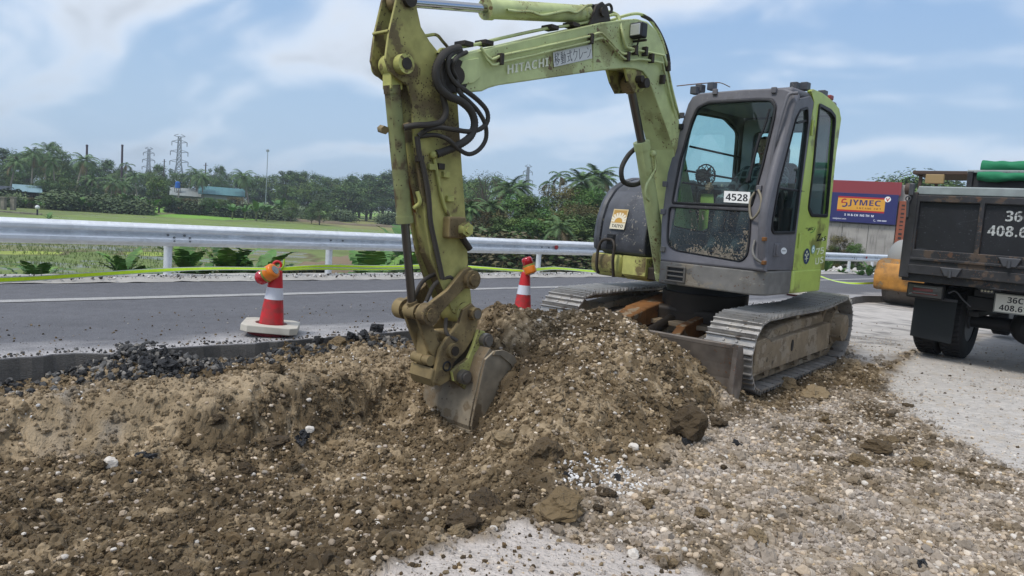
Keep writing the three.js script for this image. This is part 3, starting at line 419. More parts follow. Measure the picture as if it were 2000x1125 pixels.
// embankment below the guardrail; it stays high to the right, where the yard begins
const yard = (s, n) => { const p = road(s, n); return sst(0.29, 0.36, p.x / Math.max(1, -p.z)) * sst(8, 11, s); };
const bankY = (s, n) => { const low = mix(FIELD - 0.05, -0.42, yard(s, n)), t = clamp((n - 10.9) / 3.6); return mix(0.02, low, t * t * (3 - 2 * t) * 0.5 + t * 0.5); };
{
  const p = [], c = [], u = [], ix = [], S = [], NN = []; for (let s = -24; s < 60; s += s < 25 ? 0.22 : 1) S.push(s); for (let n = 10.9; n < 14.6; n += 0.18) NN.push(n); for (let n = 14.6; n < 60; n += 2.5) NN.push(n);
  for (const s of S) for (const n of NN) { const q = road(s, n, bankY(s, n) + (n > 11 ? 0.07 * fbm(s * 1.2, n * 1.2, 3, 43) : 0) - (n > 14.6 ? 0.1 * (1 - yard(s, n)) : 0)); p.push(q.x, q.y, q.z); u.push(s, n); const k = fbm(s * 0.8, n * 0.9, 4, 45), e = sst(0.1, 0.5, k); c.push(...mix3([0.075, 0.085, 0.035], [0.26, 0.19, 0.115], clamp(e + yard(s, n) * 0.7))); }
  const N = NN.length; for (let a = 0; a < S.length - 1; a++) for (let k = 0; k < N - 1; k++) { const q = a * N + k; ix.push(q, q + N, q + 1, q + 1, q + N, q + N + 1); }
  const g = new THREE.BufferGeometry(); g.setAttribute('position', new THREE.Float32BufferAttribute(p, 3)); g.setAttribute('color', new THREE.Float32BufferAttribute(c, 3)); g.setAttribute('uv', new THREE.Float32BufferAttribute(u, 2)); g.setIndex(ix); g.computeVertexNormals();
  structure(new THREE.Mesh(g, std({ vertexColors: true, roughness: 1, bumpMap: bumpy(16, 47), bumpScale: 0.03 })), 'embankment');
}
// rice field: sheets of colour with shallow water between the plants
{
  const X0 = -420, X1 = 520, Z0 = -760, Z1 = 10, W = 1152, H = 1152;
  // bands lie roughly along lines of sight's cross direction; given as (u, v) outlines on the field, colour, wetness
  const plots = [
    [[[-300, 560], [-300, 500], [250, 486], [310, 492], [420, 506], [420, 560]], 0x6c7d3e, 0.4], [[[-300, 499], [-300, 489], [120, 486], [120, 497]], 0x97a548, 0.1], [[[235, 497], [235, 489], [330, 493], [330, 502]], 0x8fa046, 0.15],
    [[[-300, 488], [-300, 468], [420, 484], [600, 494], [600, 505], [320, 492]], 0x777a4c, 0.45], [[[330, 540], [330, 505], [620, 505], [620, 540]], 0x6f7842, 0.4],
    [[[-300, 466], [-300, 424], [300, 418], [430, 432], [640, 440], [790, 446], [790, 474], [420, 478]], 0x708238, 0.25], [[[280, 421], [280, 405], [420, 404], [560, 418], [560, 430], [430, 430]], 0x6f9a2e, 0], [[[560, 433], [480, 425], [600, 421], [800, 436], [800, 452], [700, 447]], 0x7f7f48, 0.1], [[[600, 424], [600, 408], [800, 414], [800, 430]], 0x78993a, 0],
    [[[840, 545], [840, 500], [930, 498], [1190, 508], [1400, 520], [1400, 545]], 0x738043, 0.35], [[[600, 545], [600, 515], [840, 508], [840, 545]], 0x77803f, 0.3],
  ].map(([q, h, w]) => [region(q, FIELD), hex(h), w]);
  const rough = new Uint8Array(W * H * 4), data = new Uint8Array(W * H * 4);
  // the near part, where detail counts, is finer: x and z run through a power curve
  const fx = (a) => { const t = a * 2 - 1; return Math.sign(t) * (Math.abs(t) ** 1.7) * 260 - 20; }, fz = (b) => -8 - (b ** 2.2) * 740;
  for (let j = 0; j < H; j++) { const z = fz((j + 0.5) / H); for (let i = 0; i < W; i++) {
    const x = fx((i + 0.5) / W), o = (j * W + i) * 4; let c = [0.40, 0.45, 0.22], w = 0.1;
    if (x > -0.9 * -z - 20 && x < 0.9 * -z + 10) {
      const wb = 0.5 * vn(x * 0.3, z * 0.3, 51) + 0.25 * vn(x * 1.1, z * 1.1, 52);
      for (const [f, h, wt] of plots) { const d = f(x, z) + wb; if (d > 0) { c = h; w = wt; } else if (d > -0.35) { c = [0.36, 0.34, 0.2]; w = 0; } }
      const n = fbm(x * 0.22, z * 0.6, 4, 53), n2 = fbm(x * 1.6, z * 3.2, 3, 55); c = c.map((v) => v * (1 + 0.16 * n + 0.14 * n2)); const pool = sst(0.0, 0.35, n2 * 0.6 + n * 0.7 + w - 0.42) * sst(0, 0.2, w); c = mix3(c, [0.33, 0.31, 0.22], pool * 0.6); rough[o + 1] = mix(235, 40, pool * 0.9);
    } else rough[o + 1] = 235;
    data[o] = clamp(c[0]) * 255; data[o + 1] = clamp(c[1]) * 255; data[o + 2] = clamp(c[2]) * 255; data[o + 3] = rough[o + 3] = 255; rough[o] = rough[o + 2] = rough[o + 1];
  } }
  const mk = (d, s) => { const t = new THREE.DataTexture(d, W, H); t.magFilter = THREE.LinearFilter; if (s) t.colorSpace = THREE.SRGBColorSpace; t.needsUpdate = true; return t; };
  const N = 160, p = [], u = [], ix = []; for (let j = 0; j <= N; j++) for (let i = 0; i <= N; i++) { p.push(fx(i / N), FIELD, fz(j / N)); u.push(i / N, j / N); }
  for (let j = 0; j < N; j++) for (let i = 0; i < N; i++) { const a = j * (N + 1) + i, b = a + 1, c = a + N + 1, d = c + 1; ix.push(a, b, c, b, d, c); }
  const g = new THREE.BufferGeometry(); g.setAttribute('position', new THREE.Float32BufferAttribute(p, 3)); g.setAttribute('uv', new THREE.Float32BufferAttribute(u, 2)); g.setIndex(ix); g.computeVertexNormals();
  structure(new THREE.Mesh(g, std({ map: mk(data, true), roughnessMap: mk(rough, false), roughness: 1 })), 'rice_field');
  // far ground to the horizon and behind the camera
  const far = new THREE.Mesh(new THREE.PlaneGeometry(6000, 6000).rotateX(-Math.PI / 2).translate(0, FIELD - 0.4, 0), std({ color: new THREE.Color().setRGB(0.09, 0.11, 0.05), roughness: 1 })); structure(far, 'land');
  // seedlings standing in the nearer paddies
  const blade = []; { const r = rng(3); for (let k = 0; k < 7; k++) { const a = r() * 6.28, l = 0.1 + 0.12 * r(), w = 0.006, dx = Math.cos(a) * 0.05, dz = Math.sin(a) * 0.05; const q = new THREE.BufferGeometry(); q.setAttribute('position', new THREE.Float32BufferAttribute([-w * Math.sin(a), 0, w * Math.cos(a), w * Math.sin(a), 0, -w * Math.cos(a), dx, l, dz], 3)); q.computeVertexNormals(); blade.push(q); } }
  const tuft = mergeGeometries(blade), green = region([[-200, 545], [-200, 470], [420, 484], [420, 545]], FIELD), green2 = region([[840, 543], [840, 500], [1400, 520], [1400, 543]], FIELD);
  scatter.label = 'thin rows of young rice standing in shallow water'; scatter.cat = 'rice';
  scatter('rice_seedlings', [tuft], phy({ color: 0xffffff, roughness: 0.9, side: THREE.DoubleSide }), [[0.13, 0.20, 0.045], [0.18, 0.25, 0.07], [0.10, 0.16, 0.035], [0.22, 0.27, 0.11]], 30000, 107, (r) => { const d = 17 + 38 * r(), a = -0.75 + 1.1 * r(), x = d * Math.sin(a), z = -d * Math.cos(a); const f = green(x, z) > 0 || green2(x, z) > 0; if (!f || fbm(x * 0.3, z * 0.5, 3, 57) < -0.12) return null; return { p: V(Math.round(x * 5) / 5 + 0.05 * r(), FIELD, Math.round(z * 5) / 5 + 0.05 * r()), r: 0.8 + 0.5 * r(), flat: true }; });
}
// ================================================================ guardrail
const railS = (u) => { const r = ray(u, 500), t = 10.86 / r.dot(RN); return r.dot(RS) * t; };
{
  const zinc = tex(512, 512, (u, v) => { const [d, id] = cell(u * 40, v * 40, 15, 40), n = fbm(u * 6, v * 6, 4, 17, 6), k = 0.90 + 0.05 * (id - 0.5) + 0.05 * n; return [k * 0.985, k, k * 1.015]; });
  const galv = std({ map: zinc, roughness: 0.36, metalness: 0.3, bumpMap: grain0(), bumpScale: 0.0006 }), bolt = std({ color: 0x8d9092, roughness: 0.4, metalness: 0.8 });
  function grain0() { return bumpy(16, 63, 256); }
  const g0 = thing('guardrail', 'galvanised W-beam guardrail along the far edge of the road', 'guardrail', road(0, 10.86, 0));
  const R = (s, n, y) => road(s, n - 10.86, y);
  const s1 = railS(330), s2 = railS(655), s3 = railS(1055), step = (s3 - s1) / 3;
  // section of the beam: offset towards the road, height
  const sec = [[0.0, 0.765], [-0.012, 0.768], [-0.030, 0.752], [-0.075, 0.722], [-0.084, 0.705], [-0.084, 0.668], [-0.075, 0.652], [-0.012, 0.622], [-0.004, 0.612], [-0.012, 0.602], [-0.075, 0.572], [-0.084, 0.556], [-0.084, 0.519], [-0.075, 0.502], [-0.030, 0.472], [-0.012, 0.456], [0.0, 0.459]];
  const panel = (a, b, lift) => { const p = [], ix = [], n = 2; for (let i = 0; i <= n; i++) for (const th of [0, 0.004]) for (const [d, y] of sec) { const q = R(mix(a, b, i / n), 10.86 - 0.06 + d - lift + th, y); p.push(q.x, q.y, q.z); } const L = sec.length; for (let i = 0; i < n; i++) for (let t = 0; t < 2; t++) for (let k = 0; k < L - 1; k++) { const q = (i * 2 + t) * L + k, r = q + 2 * L; ix.push(q, r, q + 1, q + 1, r, r + 1); } for (const [i, f] of [[0, 1], [n, -1]]) for (let k = 0; k < L - 1; k++) { const q = i * 2 * L + k; ix.push(q, q + 1, q + L, q + 1, q + L + 1, q + L); } const g = new THREE.BufferGeometry(); g.setAttribute('position', new THREE.Float32BufferAttribute(p, 3)); g.setIndex(ix); const h = g.toNonIndexed(); h.computeVertexNormals(); return h; };
  const posts = []; for (let k = -7; k < 32; k++) posts.push(s1 + k * step);
  posts.forEach((s, k) => {
    const b = R(s, 10.90, -0.3), t = R(s, 10.90, 0.70); obj('post', [cyl(b, t, 0.057, 0.057, 20)], galv, g0);
    const blk = R(s, 10.83, 0.61), bg = rbox(0.09, 0.2, 0.10, 0, 0, 0, 0.01); bg.rotateY(-RY + Math.PI / 2); obj('spacer', bg.translate(blk.x, blk.y, blk.z), galv, g0);
    for (const [ds, y] of [[-0.05, 0.613], [0.18, 0.613]]) { const q = R(s + ds, 10.79, y), q2 = R(s + ds, 10.772, y); obj('bolt', cyl(q, q2, 0.019, 0.014, 8), bolt, g0); }
    if ((k + 1) % 2 === 0 && k + 2 < posts.length) { obj('rail_beam', panel(s - 0.06, s + 2 * step + 0.1, ((k >> 1) % 2) * 0.004), galv, g0); for (const y of [0.585, 0.535, 0.66, 0.70]) for (const ds of [-0.02, 0.2]) if (y < 0.6) { const q = R(s + ds + 0.03, 10.725, y), q2 = R(s + ds + 0.03, 10.70, y); obj('bolt', cyl(q, q2, 0.016, 0.012, 8), bolt, g0); } }
  });
  for (const u of [1076, 1686]) { const s = railS(u), q = R(s, 10.70, 0.625), q2 = R(s, 10.735, 0.625); obj('reflector', cyl(q2, q, 0.045, 0.045, 20), std({ color: 0x9c2a2a, roughness: 0.35 }), g0); }
}
// ================================================================ cones, lamps on them, barrier tape
const coneRed = (() => { const t = tex(256, 256, (u, v) => { const n = fbm(u * 8, v * 8, 4, 71, 8), d = sst(0.0, 0.6, n * 1.4 + 0.5 * fbm(u * 40, v * 40, 2, 73, 40)); return mix3([0.78, 0.13, 0.16], [0.58, 0.22, 0.2], d * 0.75); }); return std({ map: t, roughness: 0.5 }); })(), coneBase = std({ map: tex(256, 256, (u, v) => { const n = fbm(u * 6, v * 6, 4, 75, 6), k = 0.76 - 0.12 * sst(0.1, 0.7, n); return [k, k * 0.97, k * 0.9]; }), roughness: 0.8 }), coneWhite = std({ color: 0xd3d5de, roughness: 0.3 }), coneDark = std({ color: 0x6d1d22, roughness: 0.7 }), lampRed = phy({ color: 0xc4182c, roughness: 0.2, transmission: 0.25, thickness: 0.02, clearcoat: 0.6 }), lampOrange = std({ color: 0xe07a1c, roughness: 0.35 }), lampMetal = std({ color: 0x8a8f8d, roughness: 0.3, metalness: 0.8 });
function cone(pos, yaw, label, lean = 0) {
  const t = thing('traffic_cone', label, 'traffic cone', pos, yaw, undefined);
  obj('base', [(() => { const o = soft0([[-0.27, -0.27], [0.27, -0.27], [0.27, 0.27], [-0.27, 0.27]], 0.07), g = ext(o, 0, 0.07, 0.008, [Array.from({ length: 24 }, (_, k) => [0.155 * Math.cos(k / 24 * 6.283), 0.155 * Math.sin(k / 24 * 6.283)])]); g.rotateX(-Math.PI / 2); return g.translate(0, 0.045, 0); })()], coneBase, t);
  obj('foot_ring', new THREE.LatheGeometry([[0.19, 0], [0.225, 0.004], [0.225, 0.044], [0.15, 0.05], [0.14, 0.004]].map(([x, y]) => new THREE.Vector2(x, y)), 32), coneDark, t);
  const rAt = (y) => mix(0.128, 0.055, (y - 0.06) / 0.60);
  const prof = [[0.135, 0.05], [0.128, 0.07]]; for (let k = 0; k <= 12; k++) { const y = 0.075 + 0.565 * k / 12; prof.push([rAt(y), y]); } prof.push([0.052, 0.655], [0.036, 0.66], [0.034, 0.685], [0.0, 0.685]);
  const body = obj('body', new THREE.LatheGeometry(prof.map(([x, y]) => new THREE.Vector2(x, y)), 32), coneRed, t);
  obj('reflective_band', new THREE.LatheGeometry([[rAt(0.36) + 0.0015, 0.36], [rAt(0.48) + 0.0015, 0.48]].map(([x, y]) => new THREE.Vector2(x, y)), 32), coneWhite, t);
  obj('ring_handle', new THREE.TorusGeometry(0.038, 0.013, 8, 20).translate(0, 0.705, 0), coneRed, body); obj('neck_tie', cyl(V(0, 0.655, 0), V(0, 0.683, 0), 0.045), std({ color: 0xb9b8a4, roughness: 0.8 }), body);
  t.rotation.z = lean; t.scale.setScalar(0.9); return t;
}
function soft0(p, r) { const out = []; for (let i = 0; i < p.length; i++) { const a = p[(i + p.length - 1) % p.length], b = p[i], c = p[(i + 1) % p.length]; const f = (q) => { const l = Math.hypot(q[0] - b[0], q[1] - b[1]); return [b[0] + (q[0] - b[0]) / l * r, b[1] + (q[1] - b[1]) / l * r]; }; out.push(f(a), f(c)); } return out; }
function flasher(pos, dir, label) {
  const t = thing('warning_lamp', label, 'warning lamp', pos); t.quaternion.setFromUnitVectors(V(0, 1, 0), dir.clone().normalize()); t.scale.setScalar(1.28);
  const b = obj('body', new THREE.LatheGeometry([[0, 0.0], [0.052, 0.0], [0.056, 0.008], [0.056, 0.06], [0.048, 0.07], [0.036, 0.074], [0, 0.074]].map(([x, y]) => new THREE.Vector2(x, y)), 28), lampOrange, t); obj('lens', new THREE.LatheGeometry([[0, -0.085], [0.04, -0.082], [0.050, -0.065], [0.051, -0.008], [0, -0.008]].map(([x, y]) => new THREE.Vector2(x, y)), 28), lampRed, t);
  obj('cap', [cyl(V(0, 0.072, 0), V(0, 0.078, 0), 0.030), cyl(V(0, 0.076, 0), V(0, 0.080, 0), 0.014)], lampMetal, b); obj('collar', cyl(V(0, -0.012, 0), V(0, 0.004, 0), 0.0545), std({ color: 0x7f8a3a, roughness: 0.6 }), b);
}
const coneA = onY(528, 652, 0), coneB = atDepth(1023, 560, 8.75).setY(0), coneC = onY(1556, 578, 0);
cone(coneA, 0.22, 'red and white cone in a pale square base beside the pit', -0.055); cone(coneB, 0.4, 'red and white cone behind the heap of soil', -0.02); cone(coneC, 0.7, 'red cone in a pale base behind the excavator cab');
const camRight = V(1, 0, 0);
flasher(atDepth(522, 536, coneA.length() - 0.07), V(0.80, 0.50, 0.28), 'orange and red flashing lamp hung on the cone beside the pit');
flasher(atDepth(1033, 520, coneB.length() - 0.06), V(0.35, -0.85, 0.15), 'red and orange flashing lamp hung on the cone behind the heap');
{
  const neon = std({ map: tex(256, 64, (u, v) => { const edge = v < 0.16 || v > 0.84, n = 0.94 + 0.06 * fbm(u * 10, v * 4, 3, 77); return edge ? [0.80 * n, 0.83 * n, 0.80 * n] : [0.84 * n, 0.99 * n, 0.16 * n]; }), roughness: 0.55, side: THREE.DoubleSide });
  const ribbon = (pts, w, label, twist = 0.5) => {
    const c = new THREE.CatmullRomCurve3(pts, false, 'centripetal'), n = 60, p = [], uv = [], ix = [];
    for (let i = 0; i <= n; i++) { const q = c.getPoint(i / n), a = twist * Math.sin(i / n * 5 + pts[0].x) + 0.25, f = RN; for (const [s, v] of [[-1, 0], [0, 0.5], [1, 1]]) { p.push(q.x + f.x * Math.sin(a) * w * s * 0.5, q.y + Math.cos(a) * w * s * 0.5, q.z + f.z * Math.sin(a) * w * s * 0.5 + (s === 0 ? 0.004 : 0)); uv.push(i / 6, v); } }
    for (let i = 0; i < n; i++) for (let k = 0; k < 2; k++) { const a = i * 3 + k; ix.push(a, a + 3, a + 1, a + 1, a + 3, a + 4); }
    const g = new THREE.BufferGeometry(); g.setAttribute('position', new THREE.Float32BufferAttribute(p, 3)); g.setAttribute('uv', new THREE.Float32BufferAttribute(uv, 2)); g.setIndex(ix); g.computeVertexNormals();
    tag(obj('barrier_tape', g, neon, null, true), label, 'tape');
  };
  const ta = V(coneA.x + 0.03, 0.60, coneA.z), tb = V(coneB.x, 0.60, coneB.z), tl = onTape(-60, 549, 4.9);
  function onTape(u, v, d) { return atDepth(u, v, d); }
  ribbon([tl, atDepth(60, 544, 5.2), atDepth(200, 535, 5.7), atDepth(380, 525, 6.2), ta], 0.034, 'neon yellow tape running from the cone by the pit towards open road');
  ribbon([ta, atDepth(620, 520, 7.1), atDepth(740, 521, 7.6), atDepth(880, 519, 8.3), tb], 0.03, 'neon yellow tape stretched between the two cones', 0.3);
  ribbon([ta.clone().setY(0.59), atDepth(620, 525, 7.1), atDepth(740, 526.5, 7.6), atDepth(880, 522, 8.3), tb.clone().setY(0.59)], 0.022, 'thin second strand of neon tape sagging between the two cones', 0.3);
  const tc = V(coneC.x, 0.60, coneC.z); ribbon([tb, atDepth(1080, 524, 9.6), atDepth(1160, 530, 11), atDepth(1300, 538, 13), atDepth(1450, 530, 15), tc], 0.05, 'neon yellow tape running behind the excavator'); 
  ribbon([tc, atDepth(1612, 543, 17), atDepth(1650, 552, 18), atDepth(1700, 553, 19.5), atDepth(1745, 548, 21)], 0.055, 'sagging neon tape between the excavator and the roller', 0.8);
  tag(obj('tape_end', tube([V(coneA.x + 0.06, 0.59, coneA.z), V(coneA.x + 0.085, 0.63, coneA.z - 0.02), V(coneA.x + 0.09, 0.69, coneA.z - 0.03)], 0.009, 10, 5), std({ color: 0x9fc83a, roughness: 0.5 })), 'short green end of tape knotted on the cone by the pit', 'tape');
}
// ================================================================ vegetation
const leafMat = phy({ vertexColors: true, roughness: 0.7, side: THREE.DoubleSide });
const barkMat = std({ color: new THREE.Color().setRGB(0.12, 0.095, 0.07), roughness: 0.95 }), palmBark = std({ color: new THREE.Color().setRGB(0.26, 0.23, 0.19), roughness: 0.95 });
function faces() { return { p: [], c: [] }; }
function face(F, a, b, c, col) { F.p.push(a.x, a.y, a.z, b.x, b.y, b.z, c.x, c.y, c.z); for (let k = 0; k < 3; k++) F.c.push(col[0], col[1], col[2]); }
function facesGeo(F) { const g = new THREE.BufferGeometry(); g.setAttribute('position', new THREE.Float32BufferAttribute(F.p, 3)); g.setAttribute('color', new THREE.Float32BufferAttribute(F.c, 3)); g.computeVertexNormals(); return g; }
function part(name, g, m, parent) { const o = new THREE.Mesh(g, m); o.name = name; parent.add(o); return o; }
// broad-leaved tree 10 m tall: limbs end in clumps, each clump a cloud of leaf faces
function broadleaf(seed, o) {
  const r = rng(seed), G = new THREE.Group(), q = { w: 4.2, clumps: 46, leaves: 150, size: 0.42, col: [0.071, 0.145, 0.038], vary: 0.45, trunk: 0.28, low: 0.25, ...o }, F = faces(), limbs = [], cl = [];
  for (let k = 0; k < q.clumps; k++) { const a = r() * 6.283, t = Math.pow(r(), 0.75), y = mix(q.low, 1, r()), env = Math.sqrt(Math.max(0.05, 1 - Math.pow((y - 0.58) / 0.47, 2))); const lob = 1 + 0.28 * Math.sin(a * 3 + seed) + 0.2 * Math.sin(a * 5 + y * 9 + seed); cl.push([V(Math.cos(a) * q.w * env * (0.35 + 0.65 * t) * lob, y * 9.6, Math.sin(a) * q.w * env * (0.35 + 0.65 * t) * lob), 0.7 + 1.0 * r()]); }
  for (const [c, s] of cl) {
    const tone = 1 + q.vary * (r() * 2 - 1), yel = r() * 0.35;
    for (let k = 0; k < q.leaves; k++) {
      const d = V(r() * 2 - 1, r() * 2 - 1, r() * 2 - 1); if (d.lengthSq() > 1) { k--; continue; } d.multiplyScalar(1 / Math.max(0.55, d.length())).multiplyScalar(s * (0.55 + 0.45 * r()));
      const p = c.clone().add(V(d.x * 1.15, d.y * 0.75, d.z * 1.15)), n = V(r() - 0.5, 0.5 + r() * 0.7, r() - 0.5).add(d.clone().multiplyScalar(0.5)).normalize(), t1 = V(r() - 0.5, r() - 0.5, r() - 0.5).cross(n).normalize(), t2 = n.clone().cross(t1), L = q.size * (0.6 + 0.8 * r()), w = L * 0.42, f = tone * (0.8 + 0.4 * r()), col = [q.col[0] * f * (1 + yel), q.col[1] * f, q.col[2] * f * (1 - yel * 0.5)];
      const a = p.clone().addScaledVector(t1, -L * 0.5), b = p.clone().addScaledVector(t1, L * 0.5), m1 = p.clone().addScaledVector(t2, w * 0.5).addScaledVector(n, 0.04), m2 = p.clone().addScaledVector(t2, -w * 0.5).addScaledVector(n, 0.04); face(F, a, m2, b, col); face(F, a, b, m1, col);
    }
  }
  limbs.push(tube([V(0, -0.3, 0), V(0.1 * r(), 2, 0.1), V(-0.1, 4.5, 0.15 * r())], q.trunk, 8, 7));
  for (let k = 0; k < Math.min(14, cl.length); k++) { const c = cl[k][0], y0 = clamp(c.y - 2 - r() * 2, 1.2, 5); limbs.push(tube([V(0, y0, 0), V(c.x * 0.45, mix(y0, c.y, 0.6), c.z * 0.45), c], q.trunk * 0.32, 6, 5)); }
  part('trunk', mergeGeometries(limbs.map((g) => boxUV(g, 1))), barkMat, G); part('crown', facesGeo(F), leafMat, G); return G;
}
// feather palm, 10 m tall
function palm(seed, o) {
  const r = rng(seed), G = new THREE.Group(), q = { fronds: 22, len: 3.6, leaflets: 18, trunk: 0.16, droop: 1, col: [0.083, 0.151, 0.045], crown: 8.2, lean: 0.8, bush: 0, ...o }, F = faces(), D = faces();
  const a0 = r() * 6.283, top = V(Math.cos(a0) * q.lean, q.crown, Math.sin(a0) * q.lean), N = 10;
  for (let k = 0; k < q.fronds; k++) {
    const a = k * 2.39996 + r() * 0.4, up = mix(1.25, -0.55, Math.pow(k / q.fronds, 0.9)) + (r() - 0.5) * 0.25, len = q.len * (0.75 + 0.35 * r()), h = V(Math.cos(a), 0, Math.sin(a)), side = V(-h.z, 0, h.x), dead = k > q.fronds - 4 && r() < 0.6, f = (0.75 + 0.5 * r()), col = dead ? [0.17 * f, 0.125 * f, 0.06 * f] : [q.col[0] * f, q.col[1] * f, q.col[2] * f];
    let p = top.clone(), e = up; const st = len / q.leaflets; const pts = [p.clone()];
    for (let i = 0; i < q.leaflets; i++) {
      const t = i / q.leaflets, dir = h.clone().multiplyScalar(Math.cos(e)).add(V(0, Math.sin(e), 0)), nx = p.clone().addScaledVector(dir, st); e -= (0.055 + 0.10 * t) * q.droop * (18 / q.leaflets);
      face(F, p.clone().addScaledVector(side, 0.03), p.clone().addScaledVector(side, -0.03), nx, col.map((v) => v * 1.3));
      if (t > 0.1) { const ll = q.len * 0.26 * Math.sin(Math.PI * Math.min(1, 0.12 + t * 0.86)) * (0.8 + 0.4 * r()); for (const s of [-1, 1]) for (const off of [0, 0.5]) { const b0 = p.clone().lerp(nx, off), tip = b0.clone().addScaledVector(side, s * ll * 0.82).addScaledVector(dir, ll * 0.55).add(V(0, -ll * (0.25 + 0.35 * r()) * q.droop, 0)); face(F, b0.clone().addScaledVector(dir, -0.035), b0.clone().addScaledVector(dir, 0.05), tip, col.map((v) => v * (0.85 + 0.3 * r()))); } }
      p = nx;
    }
  }
  part('trunk', tube([V(0, -0.3, 0), V(top.x * 0.15, q.crown * 0.35, top.z * 0.15), V(top.x * 0.55, q.crown * 0.7, top.z * 0.55), top], q.trunk, 16, 8), palmBark, G); part('crown', facesGeo(F), leafMat, G); return G;
}
// banana plant about 2 m tall: stem and broad arching leaves with torn edges
function banana(seed, o) {
  const r = rng(seed), G = new THREE.Group(), q = { leaves: 10, len: 1.3, h: 0.8, col: [0.076, 0.176, 0.038], ...o };
  part('stem', cyl(V(0, -0.2, 0), V(0.03, q.h, 0.02), 0.09, 0.06, 10), std({ color: new THREE.Color().setRGB(0.15, 0.16, 0.06), roughness: 0.8 }), G);
  for (let k = 0; k < q.leaves; k++) {
    const F = faces(), a = k * 2.39996 + r(), len = q.len * (0.7 + 0.5 * r()), h = V(Math.cos(a), 0, Math.sin(a)), side = V(-h.z, 0, h.x); let e = mix(1.45, 0.6, k / q.leaves) + (r() - 0.5) * 0.3, p = V(0.03, q.h * (0.85 + 0.15 * r()), 0.02); const n = 14, f = 0.8 + 0.5 * r(), yel = r() < 0.15 ? 1.6 : 1, col = [q.col[0] * f * yel, q.col[1] * f * (yel > 1 ? 1.25 : 1), q.col[2] * f], dro = 0.05 + 0.06 * r();
    for (let i = 0; i < n; i++) {
      const t = i / n, dir = h.clone().multiplyScalar(Math.cos(e)).add(V(0, Math.sin(e), 0)), nrm = V(0, 1, 0).addScaledVector(dir, -dir.y).normalize(), nx = p.clone().addScaledVector(dir, len / n); e -= dro * (0.4 + t * 1.3);
      const wd = (s) => len * 0.17 * Math.pow(Math.sin(Math.PI * clamp((s - 0.12) / 0.9)), 0.55), w0 = t < 0.14 ? 0.012 : wd(t), w1 = wd(t + 1 / n);
      for (const s of [-1, 1]) { const j0 = 0.8 + 0.3 * r(), j1 = 0.8 + 0.3 * r(), fold = 0.28, A = p, B = nx, C = p.clone().addScaledVector(side, s * w0 * j0).addScaledVector(nrm, w0 * fold * (r() * 1.2 - 0.3)), Dd = nx.clone().addScaledVector(side, s * w1 * j1).addScaledVector(nrm, w1 * fold * (r() * 1.2 - 0.3)), tear = r() < 0.3; const cc = col.map((v) => v * (0.9 + 0.2 * r())); if (tear) { Dd.lerp(C, 0.25); } face(F, A, B, C, cc); face(F, B, Dd, C, cc); }
      p = nx;
    }
    part('leaf', facesGeo(F), leafMat, G);
  }
  return G;
}
const protos = {
  broad: [broadleaf(1, { w: 4.0 }), broadleaf(2, { w: 4.8, col: [0.060, 0.133, 0.036] }), broadleaf(3, { w: 3.6, col: [0.083, 0.166, 0.041] }), broadleaf(4, { w: 5.2, clumps: 54, col: [0.065, 0.133, 0.040] })],
  near: [broadleaf(11, { w: 4.4, clumps: 84, leaves: 210, size: 0.38, col: [0.061, 0.155, 0.031], low: 0.05 }), broadleaf(12, { w: 4.8, clumps: 84, leaves: 210, size: 0.36, col: [0.079, 0.155, 0.035], low: 0.03 }), broadleaf(13, { w: 4.6, clumps: 76, leaves: 190, size: 0.32, col: [0.097, 0.105, 0.038], low: 0.03, vary: 0.5 })],
  sparse: [broadleaf(21, { w: 3.2, clumps: 22, leaves: 46, size: 0.3, low: 0.45, col: [0.054, 0.095, 0.041] })],
  coco: [palm(31, {}), palm(32, { fronds: 26, len: 4.0 }), palm(33, { fronds: 20, len: 3.4, lean: 1.4 })],
  coconear: [palm(34, { fronds: 22, len: 3.0, leaflets: 26, droop: 0.85 }), palm(35, { fronds: 20, len: 3.3, leaflets: 26, crown: 7.4, lean: 0.4, droop: 0.9 }), palm(36, { fronds: 26, len: 2.7, leaflets: 24, crown: 8.4, lean: 1.0, droop: 0.75 })],
  areca: [palm(41, { fronds: 10, len: 1.9, leaflets: 14, trunk: 0.07, crown: 9, lean: 0.15, droop: 1.5, col: [0.053, 0.109, 0.038] })],
  banana: [banana(51, {}), banana(52, { leaves: 9, len: 1.15 }), banana(53, { leaves: 11, len: 1.4, h: 1.0 })],
};
let treeN = 0;
function plant(kind, name, label, cat, group, pos, height, width, own = 10) {
  const P = protos[kind], src = P[treeN % P.length], t = src.clone(); t.name = numbered(name); t.position.copy(pos); const s = height / own; t.scale.set(s * width, s, s * width); t.rotation.y = (treeN * 2.4) % 6.283; treeN++; scene.add(shade(t)); return tag(t, label, cat, group);
}
function treeAt(u, v, d, kind, name, label, cat, group, width = 1, base = FIELD) { const top = atDepth(u, v, d), h = top.y - base; plant(kind, name, label, cat, group, V(top.x, base, top.z), h, width); }
const B = (l, lab, grp, kind = 'broad') => l.forEach(([u, v, d, w]) => treeAt(u, v, d, kind, 'broadleaf_tree', lab, 'tree', grp, w || 1.1));
B([[-30, 292, 200], [22, 290, 200], [55, 298, 195], [90, 300, 190], [118, 279, 165, 0.8], [148, 312, 190], [178, 318, 190], [203, 312, 195], [228, 330, 185], [262, 332, 190], [292, 338, 190]], 'tall dark broadleaf tree in the grove behind the tiled shed', 'grove behind the shed');
B([[316, 322, 200, 0.8], [345, 336, 195], [372, 336, 200], [410, 342, 200], [426, 324, 205, 0.6], [447, 338, 210], [470, 342, 210], [508, 344, 215]], 'leafy tree behind the long house with the blue green roof', 'trees behind the long house');
